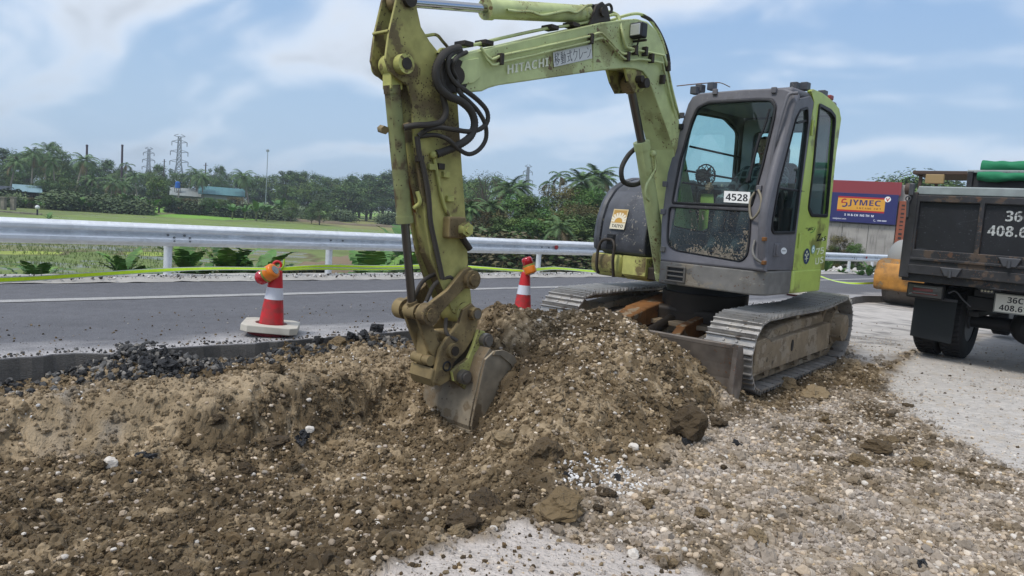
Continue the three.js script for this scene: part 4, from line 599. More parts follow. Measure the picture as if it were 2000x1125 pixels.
B([[30, 335, 135], [130, 346, 125, 1.1], [98, 350, 125], [312, 346, 128, 1.0], [165, 350, 130]], 'rounded leafy tree at the edge of the paddy', 'trees at the paddy edge');
B([[533, 340, 215], [556, 332, 215], [580, 338, 215], [604, 336, 215, 0.8], [628, 342, 210], [655, 346, 215], [684, 348, 210], [706, 340, 205], [728, 340, 205], [752, 336, 200], [780, 334, 200], [806, 338, 200], [840, 342, 195], [870, 340, 190], [610, 358, 180], [648, 366, 175, 1.2], [690, 356, 170, 1.3], [720, 352, 175, 1.2], [560, 362, 175]], 'rounded tree in the long tree line beyond the paddies', 'tree line beyond the paddies');
B([[903, 345, 150], [925, 350, 140], [893, 350, 145], [960, 350, 130]], 'dark tree rising behind the coconut grove', 'trees behind the coconut grove');
B([[951, 335, 110, 0.7], [934, 345, 112, 0.5], [985, 338, 105, 0.8]], 'thin airy tree showing sky through its crown by the coconuts', 'airy trees by the coconuts', 'sparse');
B([[925, 392, 62, 1.1], [1010, 384, 58, 0.95], [1052, 382, 58, 1.0], [1100, 368, 60, 0.9], [1075, 412, 52, 1.2], [1000, 425, 50, 1.3], [960, 412, 55, 1.2], [1040, 430, 48, 1.4], [885, 420, 56, 1.2], [1132, 402, 50, 1.0], [1160, 372, 55, 0.8], [1150, 420, 48, 1.3], [1195, 410, 52, 1.1], [1230, 400, 55, 1.1]], 'dense leafy bush at the foot of the coconut palms', 'bushes below the coconut palms', 'near');
B([[352, 386, 132, 1.5], [372, 388, 131, 1.6], [412, 387, 130, 1.5], [436, 389, 130, 1.6], [462, 386, 131, 1.5], [330, 384, 130, 1.4], [40, 384, 116, 1.6], [64, 386, 114, 1.5]], 'low rounded bush in front of the houses by the paddy', 'bushes in front of the houses', 'near');
B([[1762, 352, 95, 0.9], [1782, 345, 95, 1.0], [1800, 340, 92, 1.0], [1826, 350, 95, 1.0], [1850, 356, 95, 1.0]], 'dark tree behind the wall with the painted board', 'trees behind the board wall');
B([[626, 392, 118, 1.1], [570, 392, 125, 1.0], [610, 398, 122, 0.8]], 'small round tree standing alone in the paddy', 'single trees in the paddy');
const C = (l, lab, grp, kind = 'coco') => l.forEach(([u, v, d, w]) => treeAt(u, v, d, kind, 'coconut_palm', lab, 'palm', grp, w || 1));
C([[18, 300, 130, 1], [62, 282, 150, .8], [88, 277, 155, .8], [148, 292, 145, 1.1], [-20, 300, 130, 1], [215, 345, 120, 1.3], [178, 338, 128, 1.2], [270, 334, 150, 1.1], [240, 352, 128, 1.2], [110, 300, 150, .8]], 'coconut palm with arching fronds beside the tiled shed', 'palms beside the shed');
C([[399, 332, 140, .9], [386, 327, 145, .9], [490, 328, 140, 1.1], [476, 336, 150, .9]], 'coconut palm beside the long house with the blue green roof', 'palms by the long house');
C([[993, 330, 78, 1.15], [1024, 344, 80, 1], [1126, 321, 68, 1], [1142, 346, 66, .9], [1191, 316, 80, 1.1], [1172, 330, 84, 1], [1108, 352, 72, .9]], 'coconut palm rising above the bushes behind the guardrail', 'palms above the bushes', 'coconear');
C([[930, 388, 52, 1.2], [968, 382, 55, 1.2], [1098, 412, 44, 1.1], [880, 395, 56, 1.2]], 'low young coconut palm among the bushes behind the guardrail', 'young palms among the bushes', 'coconear');
for (const [u, v, d] of [[1074, 347, 70], [1098, 331, 68]]) treeAt(u, v, d, 'areca', 'areca_palm', 'slim areca palm with a small head above the bushes', 'palm', 'areca palms above the bushes', 1.3, -1.2);
for (const [u, v, d] of [[245, 314, 160], [30, 296, 150], [405, 345, 160]]) treeAt(u, v, d, 'areca', 'areca_palm', 'slim areca palm beyond the paddy', 'palm', 'areca palms beyond the paddy', 1.4);
// banana plants: far clumps at the paddy's edge, near ones on the embankment
for (const [u, v, d] of [[50, 388, 112], [66, 386, 112], [80, 386, 110], [112, 384, 112], [128, 383, 114], [142, 381, 114], [160, 384, 112], [176, 386, 112], [232, 380, 116], [250, 376, 118], [266, 372, 118], [282, 380, 116], [300, 384, 114], [455, 388, 120], [480, 386, 122], [502, 390, 118], [522, 384, 122], [96, 405, 70], [548, 386, 130], [428, 388, 128], [200, 388, 112], [216, 386, 114]]) plant('banana', 'banana_plant', 'banana plant with pale broad leaves along the paddy edge', 'banana plant', 'banana plants along the paddy edge', atDepth(u, v, d).setY(FIELD), (atDepth(u, v, d).y - FIELD) * 1.0, 1.2, 2.3);
const near = (u, v, n, w, label, grp) => { const r = ray(u, v), t = n / r.dot(RN), s = r.dot(RS) * t, y = bankY(s, n); plant('banana', 'banana_plant', label, 'banana plant', grp, road(s, n, y), (EYE + r.y * t - y), w, 2.1); };
const bl1 = 'young banana plant with dark torn leaves on the bank behind the guardrail';
for (const [u, v, n, w] of [[78, 486, 11.9, 1.1], [58, 500, 12.0, 1.0], [240, 492, 11.9, 1.0], [262, 494, 12.1, 1.0], [166, 524, 11.7, 0.9], [366, 480, 12.0, 1.0], [392, 486, 12.2, 1.0], [352, 492, 12.3, 1.1], [448, 478, 12.2, 1.1], [486, 477, 12.5, 1.1], [430, 486, 12.4, 1.0], [505, 484, 12.7, 1.0], [290, 508, 12.0, 0.9]]) near(u, v, n, w, bl1, 'banana plants on the bank');
for (const [u, v, n] of [[700, 490, 17], [725, 488, 18], [760, 470, 19], [790, 430, 22], [815, 440, 21], [840, 470, 19], [745, 482, 20]]) near(u, v, n, 1.2, 'leafy banana plant at the foot of the bank behind the arm', 'banana plants behind the arm');
// weeds on the bank: tufts and leafy patches nobody could count
{
  const bl = []; const r = rng(9); for (let k = 0; k < 16; k++) { const a = r() * 6.28, l = 0.25 + 0.3 * r(), w = 0.012, b = 0.12 * r(); const g = new THREE.BufferGeometry(); g.setAttribute('position', new THREE.Float32BufferAttribute([-w * Math.sin(a) + b * Math.cos(a * 3), 0, w * Math.cos(a) + b * Math.sin(a * 3), w * Math.sin(a) + b * Math.cos(a * 3), 0, -w * Math.cos(a) + b * Math.sin(a * 3), Math.cos(a) * 0.18 + b * Math.cos(a * 3), l, Math.sin(a) * 0.18 + b * Math.sin(a * 3)], 3)); g.computeVertexNormals(); bl.push(g); }
  scatter.label = 'rough grass and weeds on the bank below the guardrail'; scatter.cat = 'grass';
  scatter('bank_grass', [mergeGeometries(bl)], phy({ color: 0xffffff, roughness: 0.85, side: THREE.DoubleSide }), [[0.07, 0.11, 0.03], [0.10, 0.14, 0.04], [0.05, 0.085, 0.025], [0.20, 0.17, 0.08]], 22000, 108, (q) => { const s = -12 + 32 * q(), n = 11.6 + 5.5 * q(); if (s < 5.2 && q() < 0.9) return null; if (fbm(s * 0.5, n * 0.8, 3, 111) < (s > 5.2 && s < 14 ? -0.3 : 0.02)) return null; const p = road(s, n, bankY(s, n)); if (n > 12.3 && p.x / -p.z > -0.1) return null; const k = 0.5 + 0.6 * q() + (s > 5.2 && s < 13 && n > 13 ? 0.7 : 0); return { p, r: k, flat: true }; });
  const lf = []; for (let k = 0; k < 40; k++) { const c = V((r() - 0.5) * 0.7, 0.1 + 0.5 * r(), (r() - 0.5) * 0.7), a = r() * 6.28, L = 0.10; const g = new THREE.BufferGeometry(), d = V(Math.cos(a), 0.4 * (r() - 0.5), Math.sin(a)).multiplyScalar(L), e = V(-Math.sin(a), 0.3, Math.cos(a)).multiplyScalar(L * 0.4); g.setAttribute('position', new THREE.Float32BufferAttribute([...c.toArray(), ...c.clone().add(d).add(e).toArray(), ...c.clone().addScaledVector(d, 2).toArray(), ...c.toArray(), ...c.clone().addScaledVector(d, 2).toArray(), ...c.clone().add(d).sub(e).toArray()], 3)); g.computeVertexNormals(); lf.push(g); }
  scatter.label = 'low leafy scrub at the foot of the bank'; scatter.cat = 'scrub';
  scatter('bank_scrub', [mergeGeometries(lf)], phy({ color: 0xffffff, roughness: 0.75, side: THREE.DoubleSide }), [[0.06, 0.10, 0.03], [0.085, 0.12, 0.035], [0.045, 0.08, 0.022], [0.16, 0.10, 0.05]], 2600, 109, (q) => { const k = q(); let s, n; if (k < 0.75) { s = 5 + 8.5 * q(); n = 13.6 + 7 * q(); } else { s = -11 + 12 * q(); n = 13 + 1.5 * q(); if (q() < 0.6) return null; } const p = road(s, n, Math.max(FIELD, bankY(s, n))); if (p.x / -p.z > -0.1) return null; return { p, r: 0.9 + 0.8 * q(), flat: true }; });
  const bush = []; for (let k = 0; k < 220; k++) { const c = V(r() - 0.5, 0, r() - 0.5); if (Math.hypot(c.x, c.z) > 0.5) continue; c.y = (0.15 + 0.85 * r()) * Math.sqrt(0.3 - (c.x * c.x + c.z * c.z) * 0.9); const a = r() * 6.28, L = 0.055, g = new THREE.BufferGeometry(), d = V(Math.cos(a), 0.6 * (r() - 0.5), Math.sin(a)).multiplyScalar(L), e = V(-Math.sin(a), 0.5, Math.cos(a)).multiplyScalar(L * 0.5); g.setAttribute('position', new THREE.Float32BufferAttribute([...c.toArray(), ...c.clone().add(d).add(e).toArray(), ...c.clone().addScaledVector(d, 2).toArray(), ...c.toArray(), ...c.clone().addScaledVector(d, 2).toArray(), ...c.clone().add(d).sub(e).toArray()], 3)); g.computeVertexNormals(); bush.push(g); }
  // scrub and dry banks between the paddies and the trees
  scatter.label = 'undergrowth along the foot of the far trees'; scatter.cat = 'scrub';
  scatter('far_scrub', [mergeGeometries(bush)], leafless(), [[0.075, 0.115, 0.042], [0.10, 0.14, 0.05], [0.06, 0.095, 0.034]], 1500, 110, (q) => { const u = -40 + 960 * q(); if (vn(u * 0.045, 3, 5) < -0.1) return null; const d = (u < 330 ? 112 : u < 560 ? 128 : 150) + 45 * q() * q(), p = atDepth(u, 400, d); return { p: V(p.x, FIELD, p.z), r: 1.8 + 3 * q(), flat: true }; });
  scatter.label = 'undergrowth below the coconut palms'; scatter.cat = 'scrub';
  scatter('grove_scrub', [mergeGeometries(bush)], leafless(), [[0.07, 0.12, 0.035], [0.095, 0.135, 0.042], [0.11, 0.095, 0.045]], 1400, 112, (q) => { const u = 850 + 420 * q(), d = 44 + 26 * q(), p = atDepth(u, 480, d); return { p: V(p.x, FIELD + 0.2, p.z), r: 2.2 + 2.4 * q(), flat: true }; });
  function leafless() { return phy({ color: 0xffffff, roughness: 0.8, side: THREE.DoubleSide }); }
}
// ================================================================ excavator
const EXO = V(2.1371, -0.1564, -8.1601), YU = 0.769, YT = 0.6874, TP = -0.022;
function frameOf(yaw) { const fw = V(-Math.sin(yaw), TP, Math.cos(yaw)).normalize(), rt = V(-Math.cos(yaw), 0, -Math.sin(yaw)), up = new THREE.Vector3().crossVectors(rt, fw); return new THREE.Matrix4().makeBasis(fw, up, rt); }
const MU = frameOf(YU), MT = frameOf(YT), MTU = MU.clone().invert().multiply(MT);   // local axes: x forward, y up, z to the machine's right
const MUinv = new THREE.Matrix4().copy(MU).setPosition(EXO).invert(), CAML = camera.position.clone().applyMatrix4(MUinv);
const rayL = (u, v) => ray(u, v).transformDirection(MUinv);
function P2(u, v, z) { const r = rayL(u, v), t = (z - CAML.z) / r.z; return [CAML.x + r.x * t, CAML.y + r.y * t]; }     // point of the machine's own plane z = const
function P3(u, v, z) { const [x, y] = P2(u, v, z); return V(x, y, z); }
const PL = (z, list) => list.map(([u, v]) => P2(u, v, z)), PV = (z, list) => list.map(([u, v, dz = 0]) => P3(u, v, z + dz));
const lime = worn(0xbcc68c, { grime: 0.26, grimeCol: 0x827e50, specks: 0.34, speckCol: 0x54381f, scratch: 0.2, scratchCol: 0xd9dfb2, drift: 0.05, seed: 3, size: 1024 }),
  limeDirty = worn(0xb4b46a, { grime: 0.5, grimeCol: 0x63553a, specks: 0.5, speckCol: 0x463523, scratch: 0.4, scratchCol: 0xc9cf7a, drift: 0.09, seed: 4, mud: 0.22, mudCol: 0x6f6240 }),
  limeClean = worn(0xb3c664, { grime: 0.05, specks: 0.06, speckCol: 0x8a5a2a, scratch: 0.05, drift: 0.025, seed: 5 }),
  cabGrey = worn(0x67666b, { grime: 0.2, grimeCol: 0x4c4a48, specks: 0.14, speckCol: 0x8d8980, scratch: 0.3, scratchCol: 0x9a9894, drift: 0.06, seed: 6 }),
  skirtGrey = worn(0x6d6b67, { grime: 0.42, grimeCol: 0x4b4843, specks: 0.2, speckCol: 0x5a3c2a, scratch: 0.6, scratchCol: 0xa5a197, drift: 0.1, seed: 7, mud: 0.24, mudCol: 0x8a8172 }),
  hoodDark = worn(0x4b4d53, { grime: 0.2, grimeCol: 0x24252a, specks: 0.34, speckCol: 0xa79d8a, scratch: 0.5, scratchCol: 0x8d8b86, drift: 0.1, seed: 8, mudCol: 0x857a68 }),
  tanSteel = worn(0x8c7a54, { grime: 0.75, grimeCol: 0x4b3d29, specks: 0.3, speckCol: 0x3c2c1a, scratch: 0.4, scratchCol: 0xb5a568, drift: 0.1, seed: 9, mud: 0.3, mudCol: 0x7c6a4a }),
  bucketSteel = worn(0x928672, { grime: 0.6, grimeCol: 0x5c4d39, specks: 0.2, speckCol: 0x3a3029, scratch: 0.8, scratchCol: 0x9a948c, drift: 0.12, seed: 10, mud: 0.42, mudCol: 0x776750 }),
  bladeSteel = worn(0x7d746b, { grime: 0.3, grimeCol: 0x453b34, specks: 0.2, speckCol: 0x7a4a30, scratch: 0.9, scratchCol: 0x8f8c88, drift: 0.1, seed: 11 }),
  dustySteel = worn(0x8a7a63, { grime: 0.36, grimeCol: 0x5f5345, specks: 0.3, speckCol: 0x40362b, scratch: 0.2, drift: 0.08, seed: 12, mud: 0.4, mudCol: 0x9c8f7c }),
  shoeSteel = worn(0x9a9793, { grime: 0.3, grimeCol: 0x5b564f, specks: 0.2, speckCol: 0x4a3a2e, scratch: 0.9, scratchCol: 0xc9c8c6, drift: 0.14, seed: 13, mud: 0.16, mudCol: 0xb2aba0 }),
  rustPaint = worn(0x7a5128, { grime: 0.4, grimeCol: 0x4a3522, specks: 0.3, speckCol: 0x2c2018, scratch: 0.3, scratchCol: 0xa89a86, drift: 0.1, seed: 14, mud: 0.3, mudCol: 0x8d7f6b });
const armPaint = worn(0xaea966, { grime: 0.8, grimeCol: 0x574a31, specks: 0.55, speckCol: 0x3f3020, scratch: 0.6, scratchCol: 0xc5c77c, drift: 0.1, seed: 15, mud: 0.34, mudCol: 0x6d5f42, size: 1024 });
const cylDirty = worn(0x858a5c, { grime: 0.85, grimeCol: 0x4b3e2b, specks: 0.5, speckCol: 0x33271b, scratch: 0.8, scratchCol: 0xc0c24a, seed: 16, mud: 0.3, mudCol: 0x5c4e37 });
const grain = bumpy(24, 61);
const pm = (map, roughness = 0.6, metalness = 0, bump = 0.0015) => std({ map, roughness, metalness, bumpMap: grain, bumpScale: bump });
const M = { lime: pm(lime, 0.55), limeDirty: pm(limeDirty, 0.75, 0, 0.003), arm: pm(armPaint, 0.78, 0, 0.004), cylDirty: pm(cylDirty, 0.8, 0, 0.004), limeClean: pm(limeClean, 0.38), cab: pm(cabGrey, 0.55), skirt: pm(skirtGrey, 0.7, 0, 0.002), hood: pm(hoodDark, 0.5), tan: pm(tanSteel, 0.72, 0.1, 0.003), bucket: pm(bucketSteel, 0.65, 0.05, 0.004), blade: pm(bladeSteel, 0.5, 0.4, 0.002), dusty: pm(dustySteel, 0.9, 0, 0.004), shoe: pm(shoeSteel, 0.42, 0.6, 0.002), rust: pm(rustPaint, 0.85, 0, 0.003),
  chrome: std({ color: 0xb9bcc0, roughness: 0.14, metalness: 1 }), darkrod: std({ color: 0x6f6a66, roughness: 0.28, metalness: 0.9 }), rubber: std({ color: 0x38342f, roughness: 0.72, bumpMap: grain, bumpScale: 0.002 }), dustyRubber: std({ color: 0x4a443d, roughness: 0.85 }), black: std({ color: 0x17171a, roughness: 0.5 }), steel: std({ color: 0x77726b, roughness: 0.45, metalness: 0.6, bumpMap: grain, bumpScale: 0.002 }), darksteel: std({ color: 0x3c352e, roughness: 0.6, metalness: 0.4, bumpMap: grain, bumpScale: 0.003 }), seat: std({ color: 0x2c2d31, roughness: 0.9 }), lining: std({ color: 0x9b9ca0, roughness: 0.85 }) };
const glass = phy({ color: new THREE.Color().setRGB(0.74, 0.90, 0.87), roughness: 0.015, metalness: 0, transmission: 1, thickness: 0, ior: 1.5 }), glassDim = phy({ color: new THREE.Color().setRGB(0.60, 0.78, 0.74), roughness: 0.09, transmission: 1, thickness: 0, ior: 1.5 });
const EX = new THREE.Group(); EX.name = numbered('excavator'); EX.position.copy(EXO); EX.setRotationFromMatrix(MU); scene.add(EX);
tag(EX, 'lime green and grey crawler excavator with its bucket in the pit', 'excavator');
const ZB = 0.14;
{
  // ---- boom: a bent box, wider at its foot
  const outline = [[3.751, 2.537], [3.686, 2.6], [3.539, 2.65], [3.146, 2.79], [2.62, 2.978], [2.129, 3.145], [1.844, 3.231], [1.63, 3.285], [1.46, 3.295], [1.30, 3.25], [1.17, 3.14], [1.042, 2.96], [0.95, 2.79], [0.876, 2.642], [0.79, 2.46], [0.70, 2.24], [0.58, 1.93], [0.44, 1.57], [0.33, 1.28], [0.25, 1.05], [0.24, 0.96], [0.31, 0.90], [0.40, 0.93], [0.50, 1.13], [0.60, 1.32], [0.70, 1.62], [0.80, 1.94], [0.885, 2.18], [1.0, 2.35], [1.16, 2.55], [1.29, 2.70], [1.38, 2.80], [1.47, 2.845], [1.60, 2.845], [1.739, 2.828], [1.976, 2.775], [2.202, 2.72], [2.831, 2.56], [3.30, 2.44], [3.40, 2.405], [3.467, 2.371], [3.634, 2.339], [3.719, 2.355], [3.765, 2.44]];
  const flare = (g) => { const p = g.attributes.position; for (let i = 0; i < p.count; i++) { const y = p.getY(i), w = 1 + 0.75 * sst(2.75, 1.0, y) * (p.getX(i) < 1.5 ? 1 : 0) - 0.12 * sst(2.4, 3.7, p.getX(i)); p.setZ(i, ZB + (p.getZ(i) - ZB) * w); } g.computeVertexNormals(); return g; };
  const box = flare(ext(outline, ZB - 0.13, ZB + 0.13, 0.01));
  const cover = PL(ZB - 0.13, [[905, 118], [935, 113], [938, 150], [925, 162], [902, 165], [893, 150]]);
  const boom = obj('boom', [box, ext(cover, ZB - 0.112, ZB - 0.132, 0.004), ext(PL(ZB - 0.13, [[1158, 68], [1161, 68], [1161, 138], [1158, 138]]), ZB - 0.125, ZB - 0.134, 0.002)], M.lime, EX);
  // bracket that holds the head of the boom cylinder
  obj('cylinder_bracket', [-0.1, 0.1].map((d) => ext([[1.30, 2.86], [1.74, 2.86], [1.66, 2.73], [1.56, 2.64], [1.44, 2.66], [1.36, 2.74]], ZB + d - 0.014, ZB + d + 0.014, 0.003)), M.limeDirty, boom);
  obj('pin', [cyl(V(1.47, 2.735, ZB - 0.19), V(1.47, 2.735, ZB + 0.19), 0.045)], M.darksteel, boom);
  obj('pin', [cyl(P3(1247, 155, ZB - 0.13).setZ(ZB - 0.18), P3(1247, 155, ZB - 0.13).setZ(ZB), 0.034, 0.034, 8)], M.darksteel, boom);
  // pipes on the flank and the back
  const ZP = ZB - 0.158, c1 = (l) => l.map(([x, y, dz]) => [680 + x / 3.03, y / 3.03, dz]);
  const pipe = (l, r, m = M.lime, z = ZP) => obj('pipe', tube(PV(z, c1(l)), r, 60, 7), m, boom);
  pipe([[785, 280, .03], [845, 350], [900, 332], [1100, 288], [1430, 214], [1495, 196], [1540, 235], [1625, 318], [1700, 300], [1870, 328]], 0.011);
  pipe([[795, 300, .03], [850, 384], [912, 368], [1100, 325], [1430, 246], [1512, 230], [1560, 275], [1642, 350], [1740, 352], [1862, 372]], 0.011);
  pipe([[655, 278, .1], [760, 262, .1], [880, 232, .1], [1180, 168, .1], [1330, 148, .1], [1480, 118, .1], [1590, 92, .08], [1625, 200], [1645, 275], [1690, 292]], 0.013);
  pipe([[830, 292, .14], [1100, 230, .14], [1350, 172, .14], [1500, 140, .14], [1640, 92, .14], [1720, 82, .14], [1775, 108, .14], [1850, 220, .12], [1880, 320, .1]], 0.014);
  pipe([[1480, 70, .14], [1560, 72, .12], [1600, 95, .08], [1622, 200, .02], [1650, 285]], 0.012);
  pipe([[1868, 330], [1890, 400], [1915, 520], [1945, 640], [1960, 700, .05]], 0.012); pipe([[1860, 372], [1875, 440], [1900, 540], [1930, 660], [1945, 760, .03]], 0.012);
  obj('hose', hose(PV(ZB - 0.02, c1([[1740, 92], [1790, 120], [1840, 190], [1875, 270], [1895, 345], [1900, 420]])), 0.017, 70), M.rubber, boom);
  obj('pipe', tube(PV(ZB, c1([[455, 212], [525, 208], [560, 245], [592, 285], [545, 295, -.08], [530, 320, -.12]])), 0.012, 40, 7), M.limeDirty, boom);
  for (const [x, y] of [[902, 350], [1436, 230], [1652, 335], [1698, 298], [1757, 305], [1795, 345], [1860, 470], [1890, 395]]) { const p = P3(680 + x / 3.03, y / 3.03, ZP); obj('pipe_clamp', rbox(0.035, 0.085, 0.05, p.x, p.y, p.z, 0.006), M.darksteel, boom); }
  for (const [x, y] of [[685, 262], [805, 256], [1195, 165], [1320, 150]]) { const p = P3(680 + x / 3.03, y / 3.03, ZB - 0.05); obj('pipe_clamp', rbox(0.09, 0.035, 0.12, p.x, p.y, p.z, 0.006), M.darksteel, boom); }
  // work lamp on the flank
  { const p = P3(1247, 60, ZB - 0.19), l = obj('work_lamp', [rbox(0.10, 0.135, 0.14, p.x, p.y, p.z, 0.02)], M.black, boom); obj('lens', rbox(0.012, 0.1, 0.105, p.x + 0.05, p.y, p.z, 0.008), phy({ color: 0xb9bbb8, roughness: 0.25, metalness: 0.3, clearcoat: 1 }), l); obj('bracket', [cyl(V(p.x - 0.02, p.y - 0.06, p.z), V(p.x - 0.03, p.y - 0.15, p.z + 0.03), 0.008), rbox(0.02, 0.02, 0.16, p.x - 0.02, p.y - 0.085, p.z, 0.004), cyl(V(p.x - 0.03, p.y - 0.15, p.z + 0.03), V(p.x - 0.1, p.y - 0.2, p.z + 0.05), 0.005)], M.darksteel, l); }
  // lettering
  const white = canvasTex(512, 128, (g, w, h) => { g.clearRect(0, 0, w, h); g.fillStyle = '#e3e4cf'; g.font = 'bold 112px sans-serif'; g.textBaseline = 'middle'; g.textAlign = 'center'; g.save(); g.translate(w / 2, h / 2 + 4); g.scale(w * 0.97 / g.measureText('HITACHI').width, 1); g.fillText('HITACHI', 0, 0); g.restore(); g.globalCompositeOperation = 'destination-out'; const r = rng(4); for (let k = 0; k < 60; k++) { g.beginPath(); g.arc(r() * w, r() * h, 1 + 4 * r() * r(), 0, 7); g.fill(); } });
  print('lettering', P3(988, 150, ZB - 0.1335), P3(1073, 133, ZB - 0.1335), P3(988, 122, ZB - 0.1335), white, boom, { transparent: true, roughness: 0.5 });
  const jp = canvasTex(512, 160, (g, w, h) => {
    g.fillStyle = '#cfd0cd'; g.fillRect(0, 0, w, h); g.strokeStyle = '#23242a'; g.lineCap = 'round'; g.lineWidth = 6.5;
    const L = (ox, s) => { for (const st of s) { g.beginPath(); st.forEach(([x, y], i) => i ? g.lineTo(ox + x * 0.68, 12 + y * 1.36) : g.moveTo(ox + x * 0.68, 12 + y * 1.36)); g.stroke(); } };
    L(12, [[[40, 5], [12, 18]], [[4, 32], [44, 30]], [[26, 14], [26, 98]], [[25, 36], [4, 74]], [[27, 44], [44, 62]], [[70, 4], [50, 28]], [[62, 14], [92, 14], [52, 48]], [[70, 48], [48, 72]], [[62, 58], [96, 58], [50, 98]], [[68, 70], [80, 78]]]);
    L(92, [[[40, 4], [10, 12]], [[4, 24], [52, 20]], [[29, 10], [29, 94]], [[10, 34], [50, 34], [50, 62], [10, 62], [10, 34]], [[10, 48], [50, 48]], [[8, 76], [52, 74]], [[4, 94], [56, 90]], [[60, 30], [92, 30], [90, 80], [80, 94]], [[74, 8], [72, 50], [58, 96]]]);
    L(172, [[[6, 28], [92, 24]], [[14, 50], [52, 48]], [[33, 50], [33, 84]], [[8, 90], [58, 80]], [[62, 6], [68, 56], [82, 86], [94, 92], [94, 76]], [[78, 8], [88, 18]]]);
    L(252, [[[38, 6], [12, 46]], [[30, 24], [86, 24], [70, 66], [26, 96]]]);
    L(326, [[[22, 8], [22, 90], [58, 72], [86, 44]]]);
    L(396, [[[6, 48], [64, 46]]]);
    L(444, [[[8, 12], [26, 26]], [[4, 92], [44, 80], [78, 30]]]);
  });
  print('sign_sticker', P3(1082, 131, ZB - 0.134), P3(1157, 114, ZB - 0.134), P3(1080, 102, ZB - 0.134), jp, boom, { roughness: 0.45 });

  // ---- arm: two side plates that open to a fork at the top
  const A = [[4.254, 2.9], [4.17, 2.935], [4.10, 2.86], [4.05, 2.72], [3.97, 2.64], [3.885, 2.58], [3.785, 2.481], [3.699, 2.35], [3.656, 2.077], [3.611, 1.786], [3.56, 1.485], [3.51, 1.133], [3.492, 1.014], [3.443, 0.77], [3.41, 0.70], [3.44, 0.645], [3.52, 0.64], [3.63, 0.71], [3.70, 0.82], [3.78, 0.95], [3.872, 1.14], [3.932, 1.362], [4.023, 1.756], [4.071, 1.964], [4.10, 2.2], [4.14, 2.31], [4.22, 2.34], [4.30, 2.38], [4.335, 2.456], [4.325, 2.55], [4.313, 2.642]];
  const core = [[4.02, 2.52], [3.93, 2.58], [3.785, 2.46], [3.72, 2.34], [3.68, 2.077], [3.63, 1.786], [3.58, 1.485], [3.53, 1.133], [3.47, 0.80], [3.62, 0.78], [3.70, 0.9], [3.845, 1.15], [3.905, 1.362], [3.995, 1.756], [4.045, 1.964], [4.07, 2.2], [4.10, 2.36]];
  const arm = obj('arm', [ext(A, ZB - 0.095, ZB - 0.072, 0.006), ext(A, ZB + 0.072, ZB + 0.095, 0.006), ext(core, ZB - 0.075, ZB + 0.075, 0.004), beam(V(4.31, 2.64, ZB - 0.09), V(4.31, 2.64, ZB + 0.09), 0.03, 0.02), cyl(V(3.52, 0.70, ZB - 0.11), V(3.52, 0.70, ZB + 0.11), 0.085)], M.arm, EX);
  for (const s of [-1, 1]) obj('pin_boss', cyl(V(4.21, 2.44, ZB + s * 0.085), V(4.21, 2.44, ZB + s * 0.16), 0.066), M.limeDirty, arm); obj('pin', cyl(V(4.21, 2.44, ZB - 0.168), V(4.21, 2.44, ZB + 0.168), 0.04), M.darksteel, arm);
  obj('pin', [cyl(V(4.17, 2.87, ZB - 0.13), V(4.17, 2.87, ZB + 0.13), 0.05)], M.darksteel, arm);
  obj('pin', [cyl(V(3.74, 2.44, ZB - 0.15), V(3.74, 2.44, ZB + 0.15), 0.062), cyl(V(3.74, 2.44, ZB - 0.125), V(3.74, 2.44, ZB - 0.09), 0.12)], M.darksteel, arm);
  const c2 = (l) => l.map(([x, y, dz]) => [700 + x / 4, 220 + y / 4, dz]), ZA = ZB - 0.115;
  for (const o of [0, 16]) obj('pipe', tube(PV(ZA, c2([[452 + o, 185], [470 + o, 330], [500 + o, 430], [540 + o, 650], [556 + o, 850], [595 + o, 1040], [618 + o, 1150], [650 + o, 1300]])), 0.0125, 60, 7), M.dustyRubber, arm);
  obj('pipe', tube(PV(ZA, c2([[590, 335], [605, 420], [630, 560], [668, 720], [700, 790], [738, 842]])), 0.014, 40, 7), M.limeDirty, arm); obj('fitting', [new THREE.SphereGeometry(0.03, 12, 8).translate(...P3(847, 303, ZA).toArray())], M.limeDirty, arm);
  obj('pipe', tube(PV(ZB + 0.02, c2([[350, 180], [360, 270], [375, 400], [385, 520], [410, 620], [430, 720], [440, 780]])), 0.009, 40, 6), M.rust, arm);
  { const p = P3(893, 447, ZA - 0.01), v = obj('valve_block', [rbox(0.17, 0.16, 0.09, p.x + 0.03, p.y + 0.01, p.z, 0.02)], M.tan, arm); obj('cap', [cyl(V(p.x - 0.02, p.y, p.z - 0.1), V(p.x - 0.02, p.y, p.z - 0.04), 0.055, 0.055, 6), cyl(V(p.x - 0.02, p.y, p.z - 0.12), V(p.x - 0.02, p.y, p.z - 0.09), 0.03)], M.limeDirty, v); obj('lever', cyl(V(p.x - 0.05, p.y - 0.06, p.z), V(p.x - 0.12, p.y - 0.15, p.z - 0.02), 0.024), M.darksteel, v); }
  for (const [x, y] of [[570, 425], [640, 420], [680, 485], [712, 672], [478, 360]]) { const p = P3(700 + x / 4, 220 + y / 4, ZB - 0.105); obj('bracket', rbox(0.06, 0.045, 0.04, p.x, p.y, p.z, 0.006), x === 478 || x === 640 ? M.darksteel : M.limeDirty, arm); }
  // hoses looped between boom and arm
  const H = (l, r, m = M.rubber, rib = true) => obj('hose', rib ? hose(PV(ZB - 0.2, c1(l)), r, 150) : tube(PV(ZB - 0.2, c1(l)), r, 90, 8), m, arm);
  H([[655, 285, .1], [600, 300, .04], [548, 345], [518, 420], [532, 505], [590, 565], [670, 602], [728, 660], [748, 730], [728, 800], [670, 850], [590, 888, .04], [525, 912, .07]], 0.027);
